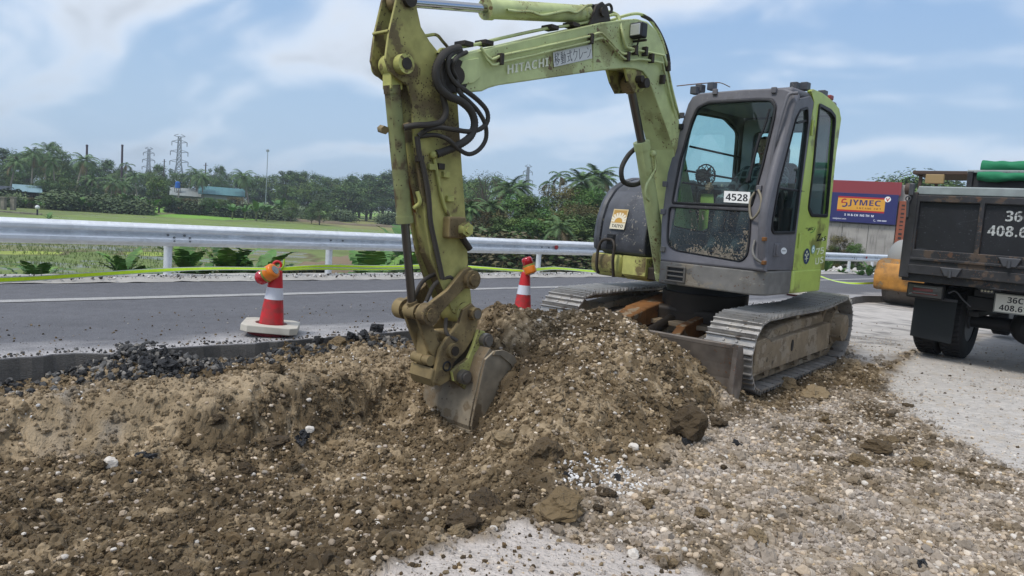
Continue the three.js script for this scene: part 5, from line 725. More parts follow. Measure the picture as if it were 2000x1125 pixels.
  H([[668, 300, .1], [625, 312, .06], [592, 352], [592, 420], [632, 490], [700, 540], [775, 600], [822, 660], [825, 715], [790, 758], [720, 778], [620, 766], [520, 755, .04], [455, 775, .07], [415, 805, .09]], 0.017);
  H([[640, 470, .02], [660, 545], [715, 600], [770, 660], [812, 740], [815, 820], [775, 885], [715, 912], [650, 880], [590, 825], [520, 800, .05], [425, 806, .09]], 0.0155);
  H([[700, 310, .1], [655, 330, .06], [628, 362], [615, 400, .02], [640, 460, .05]], 0.017, M.rubber, false); H([[330, 755, .1], [400, 742, .06], [480, 738, .04], [550, 720, .04], [578, 660, .05], [560, 560, .06], [560, 470, .05]], 0.022, M.rubber, false);
  H([[570, 360, .05], [548, 430, .05], [560, 510, .05], [600, 560, .06]], 0.026, M.rubber, false);
  obj('fitting', [cyl(P3(790, 248, ZB - 0.06), P3(801, 245, ZB - 0.1), 0.026, 0.026, 6), cyl(P3(744, 252, ZB + 0.1), P3(752, 254, ZB + 0.02), 0.03, 0.03, 6)], M.tan, arm);

  // ---- cylinders
  const cylinder = (name, a, b, c, d, rt, rr, m, mr) => { const o = obj(name, [cyl(a, b, rt), cyl(b.clone().lerp(a, 0.04), b.clone().lerp(a, -0.015), rt * 1.12), cyl(a.clone().lerp(b, -0.01), a.clone().lerp(b, 0.05), rt * 1.08)], m, EX); obj('rod', cyl(b, c, rr), mr, o); obj('rod_eye', [cyl(V(d.x, d.y, ZB - 0.06), V(d.x, d.y, ZB + 0.06), rr * 2), cyl(c, d, rr * 1.3)], M.tan, o); return o; };
  const bc = cylinder('bucket_cylinder', V(4.205, 2.30, ZB), V(4.05, 1.385, ZB), V(3.955, 0.80, ZB), V(3.925, 0.727, ZB), 0.056, 0.031, M.cylDirty, M.darkrod); obj('cylinder_eye', [cyl(V(4.21, 2.44, ZB - 0.06), V(4.21, 2.44, ZB + 0.06), 0.075), beam(V(4.21, 2.44, ZB), V(4.20, 2.28, ZB), 0.1, 0.1)], M.limeDirty, bc);
  obj('oil_pipe', tube([V(4.02, 1.48, ZB - 0.06), V(4.0, 1.52, ZB - 0.1), V(4.02, 1.6, ZB - 0.09)], 0.016, 12, 7), M.limeDirty, bc);
  const ac = cylinder('arm_cylinder', V(2.20, 3.215, ZB), V(3.36, 3.005, ZB), V(4.08, 2.888, ZB), V(4.17, 2.872, ZB), 0.074, 0.034, M.lime, M.chrome); obj('cylinder_eye', [cyl(V(2.09, 3.245, ZB - 0.07), V(2.09, 3.245, ZB + 0.07), 0.075), cyl(V(2.09, 3.245, ZB - 0.12), V(2.09, 3.245, ZB + 0.12), 0.04)], M.darksteel, ac);
  obj('boom_bracket', [-0.09, 0.09].map((d) => ext([[1.95, 3.16], [2.26, 3.08], [2.18, 3.28], [2.1, 3.33], [2.02, 3.3]], ZB + d - 0.012, ZB + d + 0.012, 0.003)), M.darksteel, ac);
  obj('oil_pipe', tube(PV(ZB - 0.09, c1([[940, 60], [1000, 68], [1080, 70], [1140, 90], [1200, 82], [1300, 65], [1345, 75], [1385, 55], [1410, 35], [1440, 30]])), 0.0115, 60, 7), M.lime, ac); obj('hose', tube(PV(ZB - 0.05, c1([[1440, 32], [1500, 40], [1550, 28], [1560, 55], [1545, 95]])), 0.013, 30, 7), M.rubber, ac);
  const mc = cylinder('boom_cylinder', V(0.655, 0.88, ZB), V(1.215, 2.205, ZB), V(1.44, 2.66, ZB), V(1.47, 2.735, ZB), 0.072, 0.04, M.lime, M.darkrod);
  obj('oil_pipe', tube(PV(ZB - 0.09, [[1275, 300], [1279, 310], [1280, 330], [1272, 345], [1262, 365], [1262, 385], [1268, 392]]), 0.014, 30, 7), M.lime, mc); obj('fitting', [new THREE.SphereGeometry(0.034, 12, 8).translate(...P3(1276, 300, ZB - 0.09).toArray())], M.lime, mc);
  obj('hose', tube(PV(ZB + 0.1, [[1244, 287], [1226, 305], [1214, 330], [1216, 352], [1232, 361], [1252, 355], [1258, 338]]), 0.024, 40, 8), M.rubber, mc);

  // ---- linkage, coupler, bucket
  const link = obj('linkage', [cyl(V(3.917, 0.725, ZB - 0.2), V(3.917, 0.725, ZB + 0.2), 0.05), ...[-1, 1].map((s) => cyl(V(3.917, 0.725, ZB + s * 0.10), V(3.917, 0.725, ZB + s * 0.19), 0.078))], M.tan, EX);
  for (const s of [-1, 1]) obj('side_link', [ext([[3.95, 0.66], [3.985, 0.73], [3.93, 0.79], [3.75, 0.89], [3.60, 1.035], [3.53, 1.06], [3.475, 1.02], [3.46, 0.955], [3.50, 0.90], [3.58, 0.895], [3.72, 0.79], [3.86, 0.67]], ZB + s * 0.115, ZB + s * 0.155, 0.008), cyl(V(3.525, 0.965, ZB + s * 0.1), V(3.525, 0.965, ZB + s * 0.19), 0.072), cyl(V(3.525, 0.965, ZB + s * 0.18), V(3.525, 0.965, ZB + s * 0.21), 0.045)], M.tan, link);
  obj('h_link', [...[-1, 1].map((s) => ext([[3.98, 0.72], [3.90, 0.78], [3.855, 0.70], [3.76, 0.50], [3.64, 0.42], [3.66, 0.34], [3.74, 0.33], [3.84, 0.43], [3.90, 0.55]], ZB + s * 0.055, ZB + s * 0.09, 0.008)), rbox(0.14, 0.2, 0.13, 3.78, 0.47, ZB, 0.02)], M.tan, link);
  const cp = obj('quick_coupler', [...[-1, 1].map((s) => ext([[3.567, 0.732], [3.476, 0.775], [3.405, 0.72], [3.405, 0.60], [3.442, 0.50], [3.529, 0.403], [3.631, 0.332], [3.655, 0.25], [3.668, 0.197], [3.76, 0.165], [3.83, 0.20], [3.80, 0.34], [3.775, 0.45], [3.717, 0.52], [3.60, 0.63]], ZB + s * 0.10, ZB + s * 0.135, 0.008)), ext([[3.70, 0.20], [3.82, 0.165], [3.855, 0.23], [3.835, 0.31], [3.79, 0.29], [3.70, 0.30]], ZB - 0.13, ZB + 0.13, 0.012), cyl(V(3.47, 0.70, ZB - 0.19), V(3.47, 0.70, ZB + 0.19), 0.05), cyl(V(3.66, 0.43, ZB - 0.17), V(3.66, 0.43, ZB + 0.17), 0.055), rbox(0.2, 0.12, 0.2, 3.58, 0.50, ZB, 0.02)], M.tan, EX);
  obj('pin', [cyl(V(3.47, 0.70, ZB - 0.2), V(3.47, 0.70, ZB + 0.2), 0.034)], M.steel, cp); obj('pin', [cyl(V(3.66, 0.43, ZB - 0.18), V(3.66, 0.43, ZB + 0.18), 0.036)], M.darksteel, cp);
  obj('cylinder', [cyl(V(3.83, 0.36, ZB - 0.1), V(3.83, 0.36, ZB + 0.1), 0.04), cyl(V(3.83, 0.36, ZB - 0.03), V(3.83, 0.36, ZB + 0.03), 0.046)], M.tan, cp);
  obj('ring', [new THREE.TorusGeometry(0.034, 0.007, 8, 20).translate(3.705, 0.312, ZB - 0.138)], M.black, cp);
  const side = [[3.47, 0.37], [3.50, 0.25], [3.555, 0], [3.578, -0.13], [3.55, -0.2], [3.4, -0.25], [3.2, -0.22], [3.0, -0.12], [2.86, 0.02], [2.96, 0.14], [3.08, 0.24], [3.16, 0.36], [3.30, 0.425], [3.38, 0.425]];
  const shell = []; { const p = [[3.40, 0.44], [3.46, 0.37], [3.50, 0.25], [3.555, 0], [3.578, -0.13], [3.55, -0.2], [3.4, -0.25], [3.2, -0.22], [3.0, -0.12], [2.86, 0.02]], t = 0.022, out = [], inn = []; for (let i = 0; i < p.length; i++) { const a = p[Math.max(0, i - 1)], b = p[Math.min(p.length - 1, i + 1)], dx = b[0] - a[0], dy = b[1] - a[1], l = Math.hypot(dx, dy); out.push([p[i][0] - dy / l * t * 0.7, p[i][1] + dx / l * t * 0.7]); inn.push([p[i][0] + dy / l * t, p[i][1] - dx / l * t]); } shell.push(ext([...out, ...inn.reverse()], ZB - 0.29, ZB + 0.29, 0.006)); }
  const bk = obj('bucket', [...shell, ext(side, ZB - 0.308, ZB - 0.284, 0.006), ext(side, ZB + 0.284, ZB + 0.308, 0.006), ext([[3.09, 0.25], [3.17, 0.37], [3.30, 0.43], [3.38, 0.43], [3.40, 0.40], [3.32, 0.385], [3.21, 0.31], [3.13, 0.21]], ZB - 0.322, ZB - 0.306, 0.004), beam(V(3.56, -0.18, ZB - 0.3), V(3.56, -0.18, ZB + 0.3), 0.05, 0.03, 0.006)], M.bucket, EX);
  for (const s of [-1, 1]) obj('ear', [ext([[3.433, 0.575], [3.368, 0.56], [3.325, 0.49], [3.345, 0.43], [3.40, 0.40], [3.45, 0.345], [3.49, 0.24], [3.52, 0.10], [3.60, 0.16], [3.66, 0.2], [3.682, 0.273], [3.632, 0.313], [3.53, 0.36], [3.48, 0.45]], ZB + s * 0.145, ZB + s * 0.18, 0.008)], M.limeDirty, bk);
  for (const [x, y] of [[3.377, 0.492], [3.585, 0.229]]) obj('pin', [cyl(V(x, y, ZB - 0.23), V(x, y, ZB + 0.23), 0.055), cyl(V(x, y, ZB - 0.245), V(x, y, ZB + 0.245), 0.038)], M.steel, bk);
  for (let k = 0; k < 4; k++) obj('tooth', ext([[2.90, 0.0], [2.85, 0.045], [2.72, 0.12], [2.84, 0]], ZB - 0.27 + k * 0.165, ZB - 0.225 + k * 0.165, 0.004), M.bucket, bk);
  obj('hose', hose([V(3.86, 0.80, ZB - 0.05), V(3.80, 0.93, ZB - 0.07), V(3.68, 0.98, ZB - 0.09), V(3.62, 0.94, ZB - 0.085)], 0.015, 60), M.dustyRubber, cp); obj('hose', hose([V(3.90, 0.82, ZB + 0.05), V(3.83, 0.95, ZB + 0.02), V(3.72, 1.0, ZB - 0.02), V(3.66, 0.98, ZB - 0.06)], 0.015, 60), M.dustyRubber, cp); obj('hose', hose([V(3.66, 0.66, ZB - 0.05), V(3.70, 0.56, ZB - 0.11), V(3.62, 0.50, ZB - 0.14)], 0.014, 40), M.dustyRubber, cp);
}
{
  // ---- crawler tracks, blade, undercarriage, built in the axes of the tracks
  const T = (g) => g.applyMatrix4(MTU), put = (name, geos, m, parent) => obj(name, [].concat(geos).map((g) => T(boxUV(g, 0.5))).map((g) => g), m, parent || EX);
  const rA = 0.325, xi = 1.145, xs = -1.145, yi = 0.345, ys = 0.385;
  // closed path of the shoes: bottom run forward, round the idler, top run back (sagging), round the sprocket
  const path = []; const N = 400;
  { const add = (x, y) => path.push([x, y]); for (let k = 0; k <= 40; k++) add(mix(xs, xi, k / 40), 0.028); for (let k = 1; k < 30; k++) { const a = -Math.PI / 2 + Math.PI * k / 30; add(xi + rA * Math.cos(a), yi + (rA - 0.008) * Math.sin(a)); } for (let k = 0; k <= 40; k++) { const t = k / 40; add(mix(xi, xs, t), mix(yi + rA, ys + rA, t) - 0.03 * Math.sin(Math.PI * t) * (1 - 0.5 * Math.sin(Math.PI * 2 * t))); } for (let k = 1; k < 30; k++) { const a = Math.PI / 2 + Math.PI * k / 30; add(xs + rA * Math.cos(a), ys + (rA + 0.01) * Math.sin(a)); } }
  const cum = [0]; for (let i = 1; i <= path.length; i++) { const a = path[i - 1], b = path[i % path.length]; cum.push(cum[i - 1] + Math.hypot(b[0] - a[0], b[1] - a[1])); }
  const at = (s) => { s = ((s % cum[path.length]) + cum[path.length]) % cum[path.length]; let i = 0; while (cum[i + 1] < s) i++; const a = path[i], b = path[(i + 1) % path.length], t = (s - cum[i]) / (cum[i + 1] - cum[i]); return [mix(a[0], b[0], t), mix(a[1], b[1], t)]; };
  const NS = 40, pitch = cum[path.length] / NS, pw = pitch * 0.97;
  const prof = []; { const h = 0.02, q = [[-0.5, 0], [-0.5, 0.006], [-0.47, 0.034], [-0.42, 0.034], [-0.38, 0.004], [-0.06, 0.002], [-0.035, 0.03], [0.035, 0.03], [0.06, 0.002], [0.33, 0.002], [0.37, 0.03], [0.42, 0.03], [0.45, 0], [0.5, -0.008], [0.5, -0.016], [-0.5, -0.012]]; for (const [x, y] of q) prof.push([x * pw, y]); }
  const shoeG = boxUV(ext(prof, -0.225, 0.225, 0), 0.5), bolts = mergeGeometries([[-0.1, -0.06], [-0.1, 0.06], [0.1, -0.06], [0.1, 0.06]].map(([x, z]) => boxUV(cyl(V(x * pw * 1.9, -0.004, z), V(x * pw * 1.9, 0.014, z), 0.014, 0.014, 6), 0.5)));
  for (const side of [-1, 1]) {
    const zc = side * 0.935, chain = [];
    for (let k = 0; k < NS; k++) { const [x, y] = at(k * pitch), [x2, y2] = at(k * pitch + 0.02), a = Math.atan2(y2 - y, x2 - x); for (const d of [-0.055, 0.055]) { const g = rbox(pitch * 0.9, 0.06, 0.024, 0, 0.05, d, 0.01); g.rotateZ(a); chain.push(g.translate(x, y, zc)); } const b = cyl(V(-pitch / 2, 0.05, -0.07), V(-pitch / 2, 0.05, 0.07), 0.02, 0.02, 8); b.rotateZ(a); chain.push(b.translate(x, y, zc)); }
    const tr = put('crawler_track', chain, M.dusty);
    tr.userData.label = side < 0 ? 'near crawler chain with its steel shoes' : 'far crawler chain with its steel shoes';
    for (let k = 0; k < NS; k++) { const [x, y] = at(k * pitch + pitch / 2), [x2, y2] = at(k * pitch + pitch / 2 + 0.02), [x0, y0] = at(k * pitch + pitch / 2 - 0.02), a = Math.atan2(y2 - y0, x2 - x0); const g = mergeGeometries([shoeG, bolts]); g.rotateX(Math.PI); g.rotateZ(a); g.translate(x, y, zc); g.applyMatrix4(MTU); const o = new THREE.Mesh(g, k % 3 ? M.shoe : M.shoe2 || (M.shoe2 = pm(shoeSteel, 0.5, 0.5, 0.004))); o.name = 'track_shoe'; shade(o); tr.add(o); }
    // side frame: sloped box, rollers, idler, sprocket with its hub motor
    const o = side * 1.06, fr = put('track_frame', [ext([[1.30, 0.16], [1.30, 0.47], [1.05, 0.49], [0.92, 0.44], [-0.80, 0.47], [-0.84, 0.18], [0.98, 0.17]], o - 0.05, o + 0.05, 0.012), ext([[0.98, 0.18], [0.98, 0.47], [1.30, 0.46], [1.32, 0.2]], o - 0.06, o + 0.062, 0.008), ext([[0.9, 0.44], [-0.75, 0.46], [-0.7, 0.57], [0.2, 0.57], [0.75, 0.53]], zc - 0.12 * 1, zc + 0.14, 0.03), rbox(1.9, 0.26, 0.26, 0.1, 0.32, zc, 0.03)], M.dusty);
    if (side < 0) put('hole', [new THREE.CylinderGeometry(0.03, 0.03, 0.01, 16).rotateX(Math.PI / 2).scale(1, 1.9, 1).translate(0.36, 0.345, o - 0.052)], M.black, fr);
    put('idler', [cyl(V(xi, yi, zc - 0.06), V(xi, yi, zc + 0.06), 0.26, 0.26, 28)], M.dusty, fr);
    put('sprocket', [cyl(V(xs, ys, zc - 0.05), V(xs, ys, zc + 0.05), 0.24, 0.24, 28), ...Array.from({ length: 18 }, (_, k) => rbox(0.05, 0.06, 0.05, xs + 0.255 * Math.cos(k * 0.349), ys + 0.255 * Math.sin(k * 0.349), zc, 0.01))], M.dusty, fr);
    put('final_drive', [cyl(V(xs, ys, zc - side * 0.05), V(xs, ys, zc + side * 0.13), 0.2, 0.19, 28), cyl(V(xs, ys, zc + side * 0.12), V(xs, ys, zc + side * 0.235), 0.155, 0.15, 28)], M.dusty, fr);
    for (let k = 0; k < 5; k++) put('track_roller', [cyl(V(-0.78 + k * 0.4, 0.155, zc - 0.12), V(-0.78 + k * 0.4, 0.155, zc + 0.12), 0.065, 0.065, 16)], M.dusty, fr);
    put('carrier_roller', [cyl(V(0, 0.58, zc - 0.09), V(0, 0.58, zc + 0.09), 0.05, 0.05, 16)], M.dusty, fr);
  }
  const cb = put('car_body', [rbox(0.9, 0.22, 1.1, 0, 0.46, 0, 0.05), ...[[0.55, 1], [0.55, -1], [-0.55, 1], [-0.55, -1]].map(([x, s]) => beam(V(x * 0.4, 0.46, s * 0.3), V(x * 1.3, 0.36, s * 0.86), 0.24, 0.2, 0.03)), cyl(V(0, 0.52, 0), V(0, 0.72, 0), 0.46, 0.46, 36)], M.darksteel);
  put('swing_bearing', [cyl(V(0, 0.66, 0), V(0, 0.86, 0), 0.42, 0.42, 40)], M.black, cb);
  put('floor_plate', [rbox(1.2, 0.05, 0.9, 0, 0.40, 0, 0.01)], M.dusty, cb);
  // blade and its two push arms
  const bl = put('dozer_blade', [(() => { const g = ext([[1.90, 0.455], [1.865, 0.455], [1.815, 0.32], [1.80, 0.18], [1.83, 0.03], [1.88, -0.02], [1.915, -0.035], [1.885, 0.05], [1.865, 0.18], [1.875, 0.30]], -1.12, 1.12, 0.004); return g; })(), ...[-1, 1].map((s) => ext([[1.905, 0.475], [1.80, 0.46], [1.75, 0.28], [1.76, 0.1], [1.82, -0.04], [1.95, -0.05], [1.935, 0.2]], s * 1.115, s * 1.16, 0.008)), beam(V(1.875, 0.455, -1.1), V(1.875, 0.455, 1.1), 0.05, 0.04)].map((g) => g.translate(-0.11, 0.03, 0)), M.blade);
  for (const s of [-1, 1]) put('push_arm', s > 0 ? [beam(V(-0.1, 0.53, 0.47), V(0.75, 0.44, 0.43), 0.25, 0.2, 0.02), beam(V(0.70, 0.445, 0.43), V(1.70, 0.25, 0.44), 0.24, 0.19, 0.02)] : [beam(V(0.04, 0.45, -0.16), V(0.88, 0.34, -0.17), 0.09, 0.2, 0.015), beam(V(0.85, 0.345, -0.17), V(1.70, 0.24, -0.42), 0.09, 0.18, 0.015)], M.rust, bl);
  put('blade_cylinder', [cyl(V(0.3, 0.46, 0.16), V(1.1, 0.28, 0.16), 0.055), cyl(V(1.1, 0.28, 0.16), V(1.70, 0.2, 0.16), 0.032)], M.darksteel, bl);
}
// ---- cab and upper body, on the machine's axes
const ZL = -1.13, ZI = -0.07;
const F0 = V(1.03, 1.09, 0), F1 = V(0.765, 2.69, 0), FY = F1.clone().sub(F0).normalize(), FZ = new THREE.Vector3().crossVectors(V(0, 0, 1), FY), FM = new THREE.Matrix4().makeBasis(V(0, 0, 1), FY, FZ).setPosition(F0), FMi = FM.clone().invert();
function PF(u, v) { const r = rayL(u, v), n = FZ, t = F0.clone().sub(CAML).dot(n) / r.dot(n), p = CAML.clone().addScaledVector(r, t).applyMatrix4(FMi); return [p.x, p.y]; }   // point of the sloping windscreen plane
const PFL = (l) => l.map(([u, v]) => PF(u, v)), onF = (g) => g.applyMatrix4(FM);
// rounds the corners of an outline
function soft(pts, r = 0.03, seg = 4) { const out = [], n = pts.length; for (let i = 0; i < n; i++) { const a = pts[(i + n - 1) % n], b = pts[i], c = pts[(i + 1) % n], la = Math.hypot(a[0] - b[0], a[1] - b[1]), lc = Math.hypot(c[0] - b[0], c[1] - b[1]), q = Math.min(r, la * 0.45, lc * 0.45), p0 = [b[0] + (a[0] - b[0]) / la * q, b[1] + (a[1] - b[1]) / la * q], p1 = [b[0] + (c[0] - b[0]) / lc * q, b[1] + (c[1] - b[1]) / lc * q]; for (let k = 0; k <= seg; k++) { const t = k / seg; out.push([(1 - t) ** 2 * p0[0] + 2 * t * (1 - t) * b[0] + t * t * p1[0], (1 - t) ** 2 * p0[1] + 2 * t * (1 - t) * b[1] + t * t * p1[1]]); } } return out; }
const grow = (pts, d) => { let cx = 0, cy = 0; pts.forEach(([x, y]) => { cx += x / pts.length; cy += y / pts.length; }); return pts.map(([x, y]) => { const l = Math.hypot(x - cx, y - cy); return [x + (x - cx) / l * d, y + (y - cy) / l * d]; }); };
const CAB = (() => {
  const front = PFL([[1289, 509], [1291, 430], [1303, 338], [1324, 263], [1343, 203], [1352, 188], [1368, 181], [1450, 174], [1530, 171], [1549, 178], [1554, 196], [1536, 268], [1514, 350], [1498, 430], [1495, 530]]);
  const up = soft(PFL([[1312, 397], [1328, 312], [1350, 236], [1362, 210], [1384, 200], [1480, 194], [1508, 195], [1516, 208], [1512, 234], [1490, 325], [1468, 404]]), 0.03), lo = soft(PFL([[1307, 404], [1467, 412], [1464, 470], [1460, 498], [1448, 511], [1320, 489], [1305, 480], [1303, 462]]), 0.04);
  const roofTop = 2.70, frame = [onF(ext(front, 0, 0.055, 0.018, [up, lo]))];
  // roof: gently crowned lid
  frame.push((() => { const g = rbox(1.04, 0.075, 1.0, 0.215, roofTop, -0.61, 0.035, 3), p = g.attributes.position; for (let i = 0; i < p.count; i++) { const x = p.getX(i); p.setY(i, p.getY(i) + 0.03 - 0.09 * (x - 0.2) ** 2); } g.computeVertexNormals(); return g; })());
  // inner side (towards the boom): a frame round one large window; rear wall with a window
  const inner = [[1.02, 1.09], [0.90, 1.85], [0.80, 2.4], [0.73, 2.66], [0.6, 2.7], [-0.28, 2.66], [-0.32, 2.6], [-0.34, 1.07]], innerWin = soft([[0.93, 1.42], [0.86, 1.85], [0.74, 2.38], [0.64, 2.57], [0.05, 2.59], [-0.25, 2.48], [-0.27, 1.72], [0.0, 1.46], [0.3, 1.36]], 0.06);
  frame.push(ext(inner, ZI - 0.045, ZI, 0.012, [innerWin]));
  const rear = soft([[ZL + 0.02, 1.07], [ZI - 0.01, 1.07], [ZI - 0.01, 2.64], [ZL + 0.02, 2.64]], 0.06), rearWin = soft([[ZL + 0.22, 1.95], [ZI - 0.2, 1.95], [ZI - 0.2, 2.46], [ZL + 0.22, 2.46]], 0.08), RM = new THREE.Matrix4().makeBasis(V(0, 0, 1), V(0, 1, 0), V(-1, 0, 0)).setPosition(-0.31, 0, 0);
  frame.push(ext(rear, 0, 0.04, 0.012, [rearWin]).applyMatrix4(RM));
  // front corner post between windscreen and door
  const seam = PL(ZL, [[1495, 530], [1497, 430], [1513, 350], [1535, 270], [1552, 204], [1560, 187]]);
  frame.push(tube(seam.map(([x, y]) => V(x - 0.015, y, ZL + 0.035)), 0.042, 40, 10));
  const cab = obj('cab', frame, M.cab, EX);
  // door (grey) and rear quarter (lime) of the left side
  const dwin = soft(PL(ZL, [[1506, 449], [1508, 430], [1520, 362], [1554, 232], [1563, 214], [1577, 209], [1578, 236], [1551, 456], [1510, 457]]), 0.025), rwin = soft(PL(ZL, [[1600, 202], [1622, 214], [1631, 226], [1631, 240], [1615, 424], [1584, 423], [1578, 408], [1586, 342], [1597, 230]]), 0.03);
  const doorO = PL(ZL, [[1496, 528], [1498, 430], [1514, 350], [1536, 270], [1553, 206], [1564, 192], [1584, 187], [1590, 200], [1585, 234], [1567, 366], [1556, 458], [1548, 528]]);
  const quarter = PL(ZL, [[1549, 528], [1557, 458], [1568, 366], [1586, 234], [1591, 200], [1585, 178], [1590, 174], [1608, 182], [1626, 196], [1640, 212], [1644, 232], [1634, 300], [1622, 420], [1613, 500], [1610, 528]]);
  obj('door', ext(doorO, ZL, ZL + 0.045, 0.006, [dwin]), M.cab, cab); obj('rear_quarter_panel', ext(quarter, ZL + 0.002, ZL + 0.045, 0.006, [rwin]), M.limeClean, cab);
  // rubber seals
  const seal = (o, on, d = 0.02, t = 0.012) => on(ext(grow(o, 0.004), -t, 0.02, 0.004, [grow(o, -d)]));
  obj('window_seal', seal(up, onF), M.black, cab); obj('window_seal', seal(lo, onF, 0.012), M.black, cab); obj('window_seal', seal(dwin, (g) => g.translate(0, 0, ZL), 0.022), M.black, cab); obj('window_seal', seal(rwin, (g) => g.translate(0, 0, ZL), 0.03), M.black, cab); obj('window_seal', seal(innerWin, (g) => g.translate(0, 0, ZI - 0.01), 0.02), M.black, cab);
  const pane = (o, on, m = glass) => obj('pane', on(new THREE.ShapeGeometry(poly(grow(o, 0.002)))), m, cab);
  pane(up, (g) => onF(g.translate(0, 0, 0.012))); pane(lo, (g) => onF(g.translate(0, 0, 0.012)), glassDim); pane(rwin, (g) => g.translate(0, 0, ZL + 0.012)); pane(innerWin, (g) => g.translate(0, 0, ZI - 0.02)); pane(rearWin, (g) => g.applyMatrix4(RM.clone().multiply(new THREE.Matrix4().makeTranslation(0, 0, 0.02))));
  pane(dwin, (g) => g.translate(0, 0, ZL + 0.012));
  // bar across the door window, bars in front of the inner window
  obj('window_bar', [beam(P3(1512, 366, ZL + 0.012), P3(1570, 374, ZL + 0.012), 0.02, 0.022)], M.black, cab);
  obj('window_bar', [beam(P3(1556, 240, ZL + 0.012), P3(1582, 234, ZL + 0.012), 0.02, 0.022)], M.black, cab);
  for (const y of [2.22, 1.98, 1.86]) obj('guard_bar', cyl(V(0.88 - (y - 1.7) * 0.2, y, ZI - 0.06), V(-0.26, y - 0.02, ZI - 0.06), 0.011, 0.011, 8), M.black, cab);
  // dried mud on the lower pane: a thin crust of splashes
  const lx = lo.map((p) => p[0]), ly = lo.map((p) => p[1]), x0 = Math.min(...lx), x1 = Math.max(...lx), y0 = Math.min(...ly), y1 = Math.max(...ly);
  const mud = tex(512, 256, (u, v) => { const n = fbm(u * 9, v * 5, 5, 301), n2 = fbm(u * 60, v * 32, 3, 305), edge = Math.max(sst(0.42, 0.0, v), sst(0.2, 0.0, u) * 0.85 * sst(1, 0.4, v), sst(0.82, 1.0, u) * 0.8 * sst(1, 0.3, v)), [d, id] = cell(u * 60, v * 30, 307); const a = (n * 0.6 + n2 * 0.7 + edge * 0.72 > 0.58 ? 0.9 : 0) || (d < 0.3 * id * id && id > 0.45 - edge * 0.3 ? 0.9 : 0); const k = 0.42 + 0.12 * n2; return [k, k * 0.94, k * 0.84, a]; });
  { const g = new THREE.ShapeGeometry(poly(grow(lo, -0.014))), p = g.attributes.position, uv = g.attributes.uv; for (let i = 0; i < p.count; i++) uv.setXY(i, (p.getX(i) - x0) / (x1 - x0), (p.getY(i) - y0) / (y1 - y0)); onF(g.translate(0, 0, 0.008)); obj('dried_mud', g, std({ map: mud, alphaTest: 0.5, roughness: 0.95, side: THREE.DoubleSide }), cab, true); }
  // number plate stuck behind the windscreen's corner
  const num = canvasTex(256, 128, (g, w, h) => { g.fillStyle = '#e9e9e6'; g.fillRect(0, 0, w, h); g.fillStyle = '#15151a'; g.font = 'bold 104px sans-serif'; g.textAlign = 'center'; g.textBaseline = 'middle'; g.save(); g.translate(w / 2, h / 2 + 4); g.scale(0.96, 1.05); g.fillText('4528', 0, 0); g.restore(); });
  { const q = (u, v) => { const [a, b] = PF(u, v); return V(a, b, -0.006).applyMatrix4(FM); }; print('number_plate', q(1414, 395), q(1465, 398), q(1415, 373), num, cab, { roughness: 0.4 }); }
  // wiper
  { const q = (u, v, d = -0.03) => { const [a, b] = PF(u, v); return V(a, b, d).applyMatrix4(FM); }; const w = [q(1506, 215), q(1494, 255), q(1484, 280), q(1474, 320), q(1466, 355)]; obj('wiper', [tube(w, 0.011, 30, 6), tube([q(1488, 262), q(1478, 300), q(1468, 340), q(1462, 358)], 0.016, 30, 6), cyl(q(1463, 352), q(1463, 352, 0.02), 0.02)], M.black, cab); }
  // grab rail, hinges, pads on the front frame
  const qf = (u, v, d = -0.02) => { const [a, b] = PF(u, v); return V(a, b, d).applyMatrix4(FM); };
  obj('grab_handle', tube([qf(1483, 372), qf(1492, 388, -0.06), qf(1493, 405, -0.07), qf(1484, 422, -0.06), qf(1470, 428), qf(1466, 410), qf(1468, 390), qf(1476, 376)], 0.011, 50, 7), std({ color: 0x8c8472, roughness: 0.8 }), cab);
  obj('grab_handle', tube([qf(1560, 183), qf(1546, 188, -0.05), qf(1536, 215, -0.06), qf(1520, 270, -0.05), qf(1508, 320, -0.02)], 0.016, 30, 7), M.cab, cab); obj('grab_handle', tube([qf(1476, 470), qf(1474, 490, -0.04), qf(1480, 506, -0.05), qf(1490, 514)], 0.012, 24, 7), M.skirt, cab);
  for (const [u, v, m] of [[1333, 226, M.cab], [1331, 248, M.black], [1300, 360, M.cab], [1296, 414, M.cab], [1296, 487, M.skirt], [1398, 180, M.cab], [1513, 177, M.cab], [1484, 368, M.cab]]) { const p = qf(u, v, -0.012); obj('hinge', rbox(0.03, 0.055, 0.05, p.x, p.y, p.z, 0.008), m, cab); }
  for (const [u, v] of [[1492, 467], [1491, 513]]) { const p = P3(u, v, ZL); obj('hinge', rbox(0.05, 0.035, 0.03, p.x, p.y, p.z - 0.005, 0.006), M.rust, cab); }
  for (const [u, v] of [[1585, 250], [1560, 470]]) { const p = P3(u, v, ZL); obj('door_hinge', cyl(V(p.x, p.y - 0.07, p.z - 0.008), V(p.x, p.y + 0.07, p.z - 0.008), 0.013), M.limeClean, cab); }
  { const p = P3(1517, 488, ZL); obj('door_handle', [rbox(0.13, 0.12, 0.02, p.x, p.y, p.z - 0.002, 0.03), rbox(0.03, 0.1, 0.025, p.x + 0.03, p.y, p.z - 0.016, 0.01)], M.cab, cab); }
  // lugs on the roof
  for (const [u, v, z] of [[1358, 176, ZI - 0.03], [1368, 172, ZI - 0.05], [1391, 168, ZI - 0.12], [1553, 168, ZL + 0.12], [1573, 168, ZL + 0.08]]) { const p = P3(u, v, z); obj('roof_lug', rbox(0.085, 0.075, 0.07, p.x, p.y - 0.005, p.z, 0.008), M.hood, cab); }
